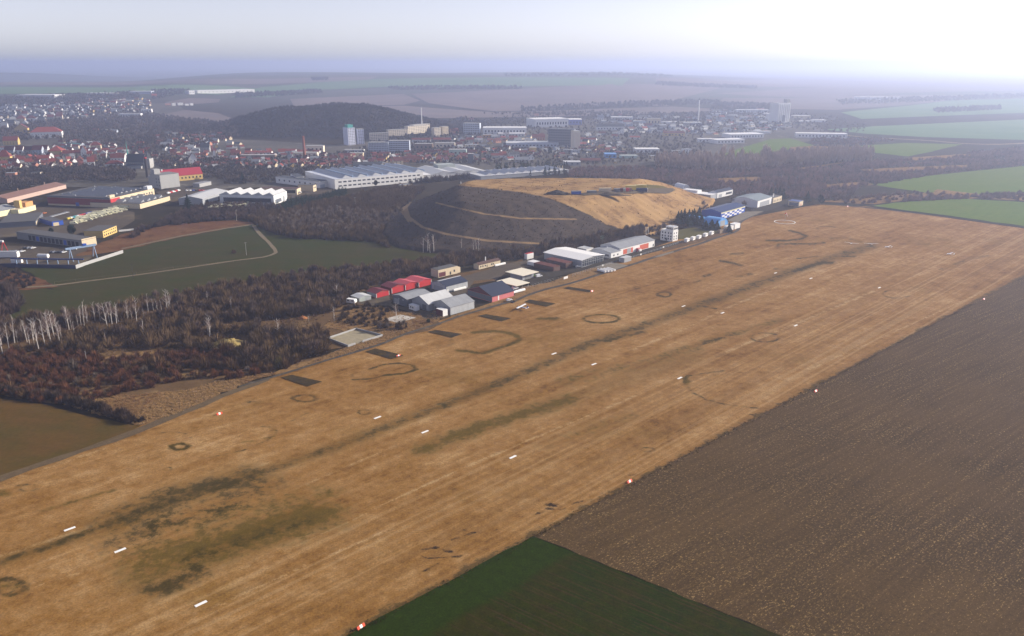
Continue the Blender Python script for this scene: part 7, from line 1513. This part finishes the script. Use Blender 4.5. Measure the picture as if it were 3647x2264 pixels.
# caravans
def caravan(label, loc, rz, group='caravans along the track'):
    r = empty('caravan', loc, rz, label, 'caravan', group)
    MB().prism([(-2.4, .45), (2.2, .45), (2.5, 1.1), (2.2, 2.35), (-2.1, 2.45), (-2.5, 1.5)], 'y', -1.1, 1.1).build('body', WHITE, r)
    for x in (-1.2, 1.1): MB().box(x - .5, x + .5, -1.13, 1.13, 1.35, 1.95).build('window', GLASS, r)
    MB().tube([(0, -1.0, .33), (0, 1.0, .33)], .33, 10).build('wheel', RUBBER, r); MB().tube([(2.4, 0, .5), (3.5, 0, .45)], .06, 5).build('drawbar', STEEL, r)
    return r
for i, (x, y, lab) in enumerate([(1725, 805, 'white caravan at the left end of the row by the track'), (1782, 790, 'second white caravan in the row, close to the tower'), (1838, 776, 'middle white caravan of the row by the track'), (1900, 756, 'large white caravan, fourth in the row by the track'), (1957, 738, 'white caravan at the right end of the row, near the brown screen')]):
    g = un(G(x, y)); r = caravan(lab, (*g, .1), math.pi / 2 - AX + R(12)); r.scale = (1.35, 1.3, 1.35)
g = un(T(182, 800)); caravan('white camper trailer by the small pale shed', (*g, .1), R(-20), None).scale = (1.35, 1.3, 1.3)
# glider trailers: long white tubes
def trailer(label, loc, rz, L=8.5, group='long white glider trailers'):
    r = empty('glider_trailer', loc, rz, label, 'trailer', group)
    prof = [(-.8, .5), (.8, .5), (.8, 1.4), (.45, 1.85), (-.45, 1.85), (-.8, 1.4)]; MB().prism(prof, 'x', -L / 2, L / 2).build('body', WHITE, r)
    MB().tube([(-.6, -.7, .3), (-.6, .7, .3)], .3, 8).build('wheel', RUBBER, r); MB().tube([(L / 2, 0, .6), (L / 2 + 1.2, 0, .4)], .06, 5).build('drawbar', STEEL, r)
for i, (c, x, y, a, lab) in enumerate([(G, 915, 1092, -52, 'long white trailer at the left of the four on the grass'), (G, 945, 1088, -52, 'long white trailer, second of the four on the grass'), (G, 975, 1084, -52, 'long white trailer, third of the four on the grass'), (G, 1005, 1078, -52, 'long white trailer at the right of the four on the grass'), (T, 2020, 335, 44, 'long white trailer in front of the brown roofed building'), (T, 1520, 640, 44, 'long white trailer in front of the navy roofed hangar'), (T, 2255, 665, 44, 'flat grey trailer beside the slate blue hangar')]):
    g = un(c(x, y)); trailer(lab, (*g, .15), R(a), 8.5 if i < 4 else 11)
# tractor by the cream store
g = un(G(262, 1140)); r = empty('tractor', (*g, .15), R(40), 'green and yellow tractor beside the cream roofed store', 'tractor')
MB().box(-.2, 1.9, -.4, .4, .9, 1.6).build('bonnet', mat('tractor_green', (.05, .16, .03), .4, .1), r); MB().box(-1.5, -.2, -.7, .7, 1.0, 2.7).build('cab', GLASS, r); MB().box(-1.6, -.1, -.8, .8, 2.7, 2.85).build('cab_roof', PALEY, r)
for x, s, rad in ((-1.1, 1, .85), (-1.1, -1, .85), (1.4, 1, .5), (1.4, -1, .5)): MB().tube([(x, s * .75, rad), (x, s * 1.15, rad)], rad, 14).build('wheel', mat('tractor_wheel', (.35, .30, .04), .6, .2), r)
# containers and skips on the mound
def onm(c, x, y): g = un(c(x, y)); return (*g, gz(*g) + .5)
for x, y, L, W, H_, m_, lab in [(672, 352, 9, 5, 2.6, BLUE, 'blue skip at the edge of the mound yard'), (948, 330, 12, 3, 3.4, CREAM, 'cream container alone on the mound yard'), (1060, 330, 6, 4, 2.8, GREYD, 'dark open container left of the coloured bins'), (1102, 328, 3, 3, 3.0, MAROON, 'maroon bin in the row on the mound yard'), (1128, 327, 3, 3, 3.0, GREENM, 'grey green bin in the row on the mound yard'), (1155, 326, 4, 3, 3.0, RED, 'red bin in the row on the mound yard'), (1180, 325, 4, 3, 3.0, BROWNR, 'brown bin in the row on the mound yard'),
                                (1190, 312, 11, 3, 4.2, CPT['yellow'], 'bright yellow container, left of two on the mound'), (1284, 306, 12, 3, 4.2, CPT['yellow'], 'bright yellow container, right of two on the mound'), (1285, 330, 13, 3, 3.4, ROOFB, 'dark blue container below the right yellow one'), (1338, 328, 3, 3, 3.0, WHITE, 'small white box at the end of the dark blue container'), (820, 340, 9, 4, 1.8, CONCD, 'low grey bunker of rubble on the mound yard')]:
    p = onm(G, x, y); r = empty('container', p, R(6), lab, 'container', 'containers on the mound yard'); MB().box(-L / 2, L / 2, -W / 2, W / 2, 0, H_).build('body', m_, r)
    q = MB().box(-L / 2 - .08, L / 2 + .08, -W / 2 - .08, W / 2 + .08, H_, H_ + .2); q.build('rim', m_ if m_ is not BLUE else GREYD, r)
def heap(name, label, c, x, y, wx, wy, h, m, cat='heap', rough=.25):
    g = un(c(x, y)); n_ = 26; q = MB(); V = []; 
    for j in range(9):
        for i in range(n_):
            a = 2 * math.pi * i / n_; f = 1 - (j / 8) ** 1.3; k = 1 + rng.normal(0, rough * .3)
            V.append((math.cos(a) * wx * f * k, math.sin(a) * wy * f * k, h * (j / 8) * (1 + rng.normal(0, .06)) - .2))
    q.add(V, [(j * n_ + i, j * n_ + (i + 1) % n_, (j + 1) * n_ + (i + 1) % n_, (j + 1) * n_ + i) for j in range(8) for i in range(n_)] + [tuple(8 * n_ + i for i in range(n_))])
    o = q.build(name, m, None, (*g, gz(*g) + .3)); return tag(o, label, cat)
M_SOIL = mat('dark_soil', (.050, .042, .036), .95, .4, .8)
heap('soil_heap', 'dark soil heap at the left end of the mound yard', G, 490, 352, 13, 5, 4.2, M_SOIL); heap('soil_heap', 'long low dark rubble bank in front of the containers', G, 950, 362, 26, 3.2, 2.0, M_SOIL)
heap('straw_heap', 'pale yellow straw covered heap in the thicket', C8, 2170, 720, 12, 8, 4.2, mat('straw_heap', (.34, .25, .085), .95, .5, 1.2)); heap('soil_heap', 'small orange soil heap at the thicket edge', C9, 610, 465, 3.0, 2.2, 2.0, mat('orange_soil', (.34, .14, .05), .9, .3, 1.5))
# walled court of pale sand
ct = [np.array(un(C9(*p))) for p in [(848, 662), (1120, 572), (1367, 634), (1040, 735)]]
r = empty('walled_court', (*ct.__getitem__(0), 0), 0, 'rectangular court of pale sand inside a low concrete wall', 'court'); o0 = ct[0]
MB().add([(*(p - o0), .3) for p in ct], [(0, 3, 2, 1)]).build('sand_floor', mat('pale_sand', (.28, .235, .15), .95, .35, .35), r)
for a, b, f0, f1 in [(0, 1, 0, 1), (1, 2, 0, 1), (2, 3, 0, .58), (2, 3, .80, 1), (3, 0, 0, 1)]:
    A_, B_ = ct[a] + (ct[b] - ct[a]) * f0 - o0, ct[a] + (ct[b] - ct[a]) * f1 - o0; d = (B_ - A_) / np.hypot(*(B_ - A_)); nn = np.array((-d[1], d[0])) * .2
    P = [A_ + nn - d * .2, A_ - nn - d * .2, B_ - nn + d * .2, B_ + nn + d * .2]; MB().add([(*p, -.2) for p in P] + [(*p, 1.25) for p in P], [(4, 5, 6, 7), (0, 1, 5, 4), (1, 2, 6, 5), (2, 3, 7, 6), (3, 0, 4, 7)]).build('wall', CONC, r)
# fences
def fence(name, label, c, pts, h, m, step=3.2, mesh=True, cat='fence', surf=Ht):
    P = [np.array(un(c(*p))) for p in pts]; r = empty(name, (*P[0], 0), 0, label, cat); pm = MB().box(-.06, .06, -.06, .06, -.2, h).mesh('post', m); rl = MB()
    for a, b in zip(P, P[1:]):
        L = np.hypot(*(b - a)); n_ = max(1, int(L / step))
        for i in range(n_):
            q = a + (b - a) * i / n_ - P[0]; link('post', pm, r, (*q, 0))
        d = (b - a) / L
        for z in ((h * .96, h * .5) if mesh else (h * .9,)):
            A_, B_ = a - P[0], b - P[0]; rl.tube([(*A_, z), (*B_, z)], .035, 4)
    rl.build('wire', m, r)
fence('mesh_fence', 'wire mesh fence with posts along the track, left stretch to the gate', G, [(120, 1280), (290, 1225), (460, 1175), (550, 1160)], 2.2, STEEL, 3.0); fence('mesh_fence', 'wire mesh fence with posts along the track, right stretch from the gate', G, [(640, 1135), (760, 1095), (880, 1060), (1030, 1010)], 2.2, STEEL, 3.0)
fence('mesh_fence', 'wire fence in front of the red doored hangar', G, [(1190, 965), (1330, 920), (1500, 868), (1690, 805)], 1.6, STEEL, 4.0)
fence('post_row', 'row of thin roadside stakes along the pale field path', E, [(520, 1205), (720, 1178), (1000, 1148), (1300, 1115), (1650, 1060), (1970, 1028), (2220, 998), (2430, 968)], 1.6, WOOD, 14, False)
MB_ = MB().box(0, 4.5, -.05, .05, .1, 1.9); g = un(G(555, 1162)); o = MB_.build('gate', WHITE, None, (*g, 0)); o.rotation_euler = (0, 0, math.pi / 2 - AX); tag(o, 'white sheet gate in the wire fence by the track', 'gate')
sg = MB().box(-.9, .9, -.04, .04, .9, 1.9).box(-.8, -.72, -.03, .03, -.2, .9).box(.72, .8, -.03, .03, -.2, .9).mesh('notice_board', WHITE)
for x, y, lab in [(1090, 995, 'white notice board at the corner of the grey apron'), (1288, 938, 'white notice board in front of the red doored hangar'), (925, 1042, 'white notice board by the long white trailers'), (1503, 868, 'white notice board near the right end of the red doored hangar')]:
    g = un(G(x, y)); o = link('notice_board', sg, None, (*g, 0), math.pi / 2 - AX); o.rotation_euler = (0, 0, math.pi / 2 - AX); tag(o, lab, 'notice board', 'white notice boards')
# power poles and masts
def pole(label, c, x, y, t_, m=WOOD, arm=True, r_=.16, name='power_pole', cat='pole'):
    g, h = hpx(c, x, y, y - t_); r = empty(name, (*g, gz(*g)), R(30), label, cat); MB().cyl(0, 0, -.3, h, r_, 6, r_ * .7).build('post', m, r)
    if arm: MB().box(-1.1, 1.1, -.08, .08, h - .6, h - .42).build('crossarm', m, r)
pole('dark wooden power pole standing in the dark field', E, 1270, 1155, 1012, mat('tarred_wood', (.06, .05, .042), .9, .2)); pole('pale concrete pole in the dark field near the lone bush', E, 2345, 930, 808, CONC); pole('power pole in the scrub left of the mound, nearer', B, 1075, 1255, 1150, CONC); pole('power pole in the scrub left of the mound, further', B, 1243, 1160, 1075, CONC); pole('leaning pale pole in the low red thicket', C8, 826, 880, 768, CONC, False, .14); pole('power pole below the white factory', B, 1303, 1030, 965, WOOD); pole('power pole at the foot of the dark mound slope', G, 247, 845, 800, WOOD, False)
for i, x in enumerate((1328, 1342, 1357)): pole(['left', 'middle', 'right'][i] + ' one of three white flue pipes behind the red doored hangar', G, x, 755, 665, WHITE, False, .22, 'flue_pipe', 'flue pipe')
g, h = hpx(G, 917, 855, 108); r = empty('lattice_pylon', (*g, 0), R(40), 'squat green lattice pylon behind the big hangars', 'pylon'); GRN = mat('pylon_green', (.10, .13, .09), .6, .15)
for sx, sy in ((-1, -1), (1, -1), (1, 1), (-1, 1)): MB().tube([(sx * 1.1, sy * 1.1, -.2), (sx * .75, sy * .75, h)], .12, 4).build('leg', GRN, r)
q = MB()
for k in range(6):
    z0, z1 = h * k / 6, h * (k + 1) / 6; a, b = 1.1 - .35 * k / 6, 1.1 - .35 * (k + 1) / 6
    for (p, s) in (((-1, -1), (1, -1)), ((1, -1), (1, 1)), ((1, 1), (-1, 1)), ((-1, 1), (-1, -1))): q.tube([(p[0] * a, p[1] * a, z0), (s[0] * b, s[1] * b, z1)], .06, 3)
q.build('bracing', GRN, r)
for z in (h * .8, h * .97): MB().box(-2.6, 2.6, -.12, .12, z, z + .2).build('crossarm', GRN, r)
o = MB().cyl(0, 0, 0, 3.0, .9, 10).box(-.5, .5, -.5, .5, 3, 3.4).build('water_tank', CREAM, None, (*un(C9(906, 330)), 0)); tag(o, 'small ochre upright tank at the edge of the thicket', 'tank')
o = tag(MB().cyl(0, 0, 0, 1.8, .55, 10).cyl(0, 0, 1.8, 2.6, .2, 8).build('marker_post', WHITE, None, onm(B, 2247, 950)), 'small white post at the left tip of the mound top', 'post')
# tanks, lorries in the works yard
g = un(E(415, 962)); r = empty('storage_tank', (*g, .2), R(-5), 'white horizontal storage tank in the works yard', 'tank'); MB().tube([(-4.5, 0, 2), (-4.2, 0, 2), (4.2, 0, 2), (4.5, 0, 2)], [1.2, 1.7, 1.7, 1.2], 14).build('shell', WHITE, r); MB().box(-3, -2.4, -1.2, 1.2, -.2, .6).build('cradle', STEEL, r); MB().box(2.4, 3, -1.2, 1.2, -.2, .6).build('cradle', STEEL, r)
g = un(E(60, 950)); r = empty('container', (*g, .2), R(2), 'long grey and white box body at the left of the works yard', 'container'); MB().box(-14, 10, -2, 2, .2, 4.6).build('body', WHITE, r); MB().box(-14.1, 10.1, -2.1, 2.1, 4.6, 4.8).build('roof', GREYM, r)
g = un(E(165, 1005)); r = empty('container', (*g, .2), R(2), 'white container below the crane runway at the left', 'container'); MB().box(-4, 4, -1.3, 1.3, .1, 2.8).build('body', WHITE, r); MB().box(-4.05, 4.05, -1.35, 1.35, 2.8, 2.95).build('roof', WHITE, r)
g = un(B(690, 1045)); r = empty('tanker_trailer', (*g, gz(*g) + .2), R(5), 'white tanker trailer behind the sawtooth hall', 'trailer'); MB().tube([(-5, 0, 2.2), (-4.8, 0, 2.2), (4.8, 0, 2.2), (5, 0, 2.2)], [.9, 1.3, 1.3, .9], 12).build('shell', WHITE, r); MB().tube([(-3, -1, .5), (-3, 1, .5)], .5, 10).build('wheel', RUBBER, r)
# brick hut on the slope, lone field bush
o = bld('hut', 'small cream hut with red doors and flat roof on the scrub slope', 'hut', B, (1690, 1000), (1782, 990), (1672, 985), 40, 0, 'flat', CREAM, ROOFG, None, b=8)
feat(o, 'F', o.a * .3, o.a * .75, 0, o.h * .65, MAROON, 'door')
g = un(E(2225, 912)); o = link('field_bush', np_mesh('field_bush', *bush(260, .7, 1.0, .05), V_BROWN), None, (*g, 0)); o.scale = (4, 4, 4); tag(o, 'lone dark bush standing in the middle of the dark field', 'bush')
# sheets under the works and town yards
sheet('yard', pxs(E, [(-200, 830), (790, 862), (930, 830), (1000, 870), (720, 1050), (-200, 1040)]), M_yard, .03)
sheet('yard', pxs(E, [(-200, 560), (400, 470), (1060, 485), (1280, 520), (1280, 600), (1130, 690), (870, 760), (600, 740), (-200, 770)]), M_yard, .03)
sheet('yard', pxs(E, [(1480, 330), (1700, 290), (2000, 280), (2180, 300), (2120, 440), (1930, 470), (2436, 470), (2436, 520), (1980, 500), (1620, 420)]), M_yard, .03)
sheet('yard', pxs(B, [(590, 1040), (900, 960), (1060, 1000), (1000, 1035), (760, 1050), (610, 1090)]), M_yard, .05)

# where several things still read alike, say which one by its place from the left
ORD = ['leftmost', 'second from left', 'third from left', 'fourth from left', 'fifth from left', 'sixth from left', 'seventh from left', 'eighth from left']
same = {}
for o in COL.objects:
    if o.parent is None and o.get('category') and o.get('label'): same.setdefault(o['label'], []).append(o)
for lab, L in same.items():
    if 2 <= len(L) <= 8:
        L.sort(key=lambda q: q.location.x / max(q.location.y, 1.0))
        tail = ' of ' + ['two', 'three', 'four', 'five', 'six', 'seven', 'eight'][len(L) - 2]
        for i, q in enumerate(L):
            t_ = lab + ', ' + ('rightmost' if i == len(L) - 1 else ORD[i]) + tail
            q['label'] = t_ if len(t_.split()) <= 16 else lab + ', ' + ('rightmost' if i == len(L) - 1 else ORD[i])
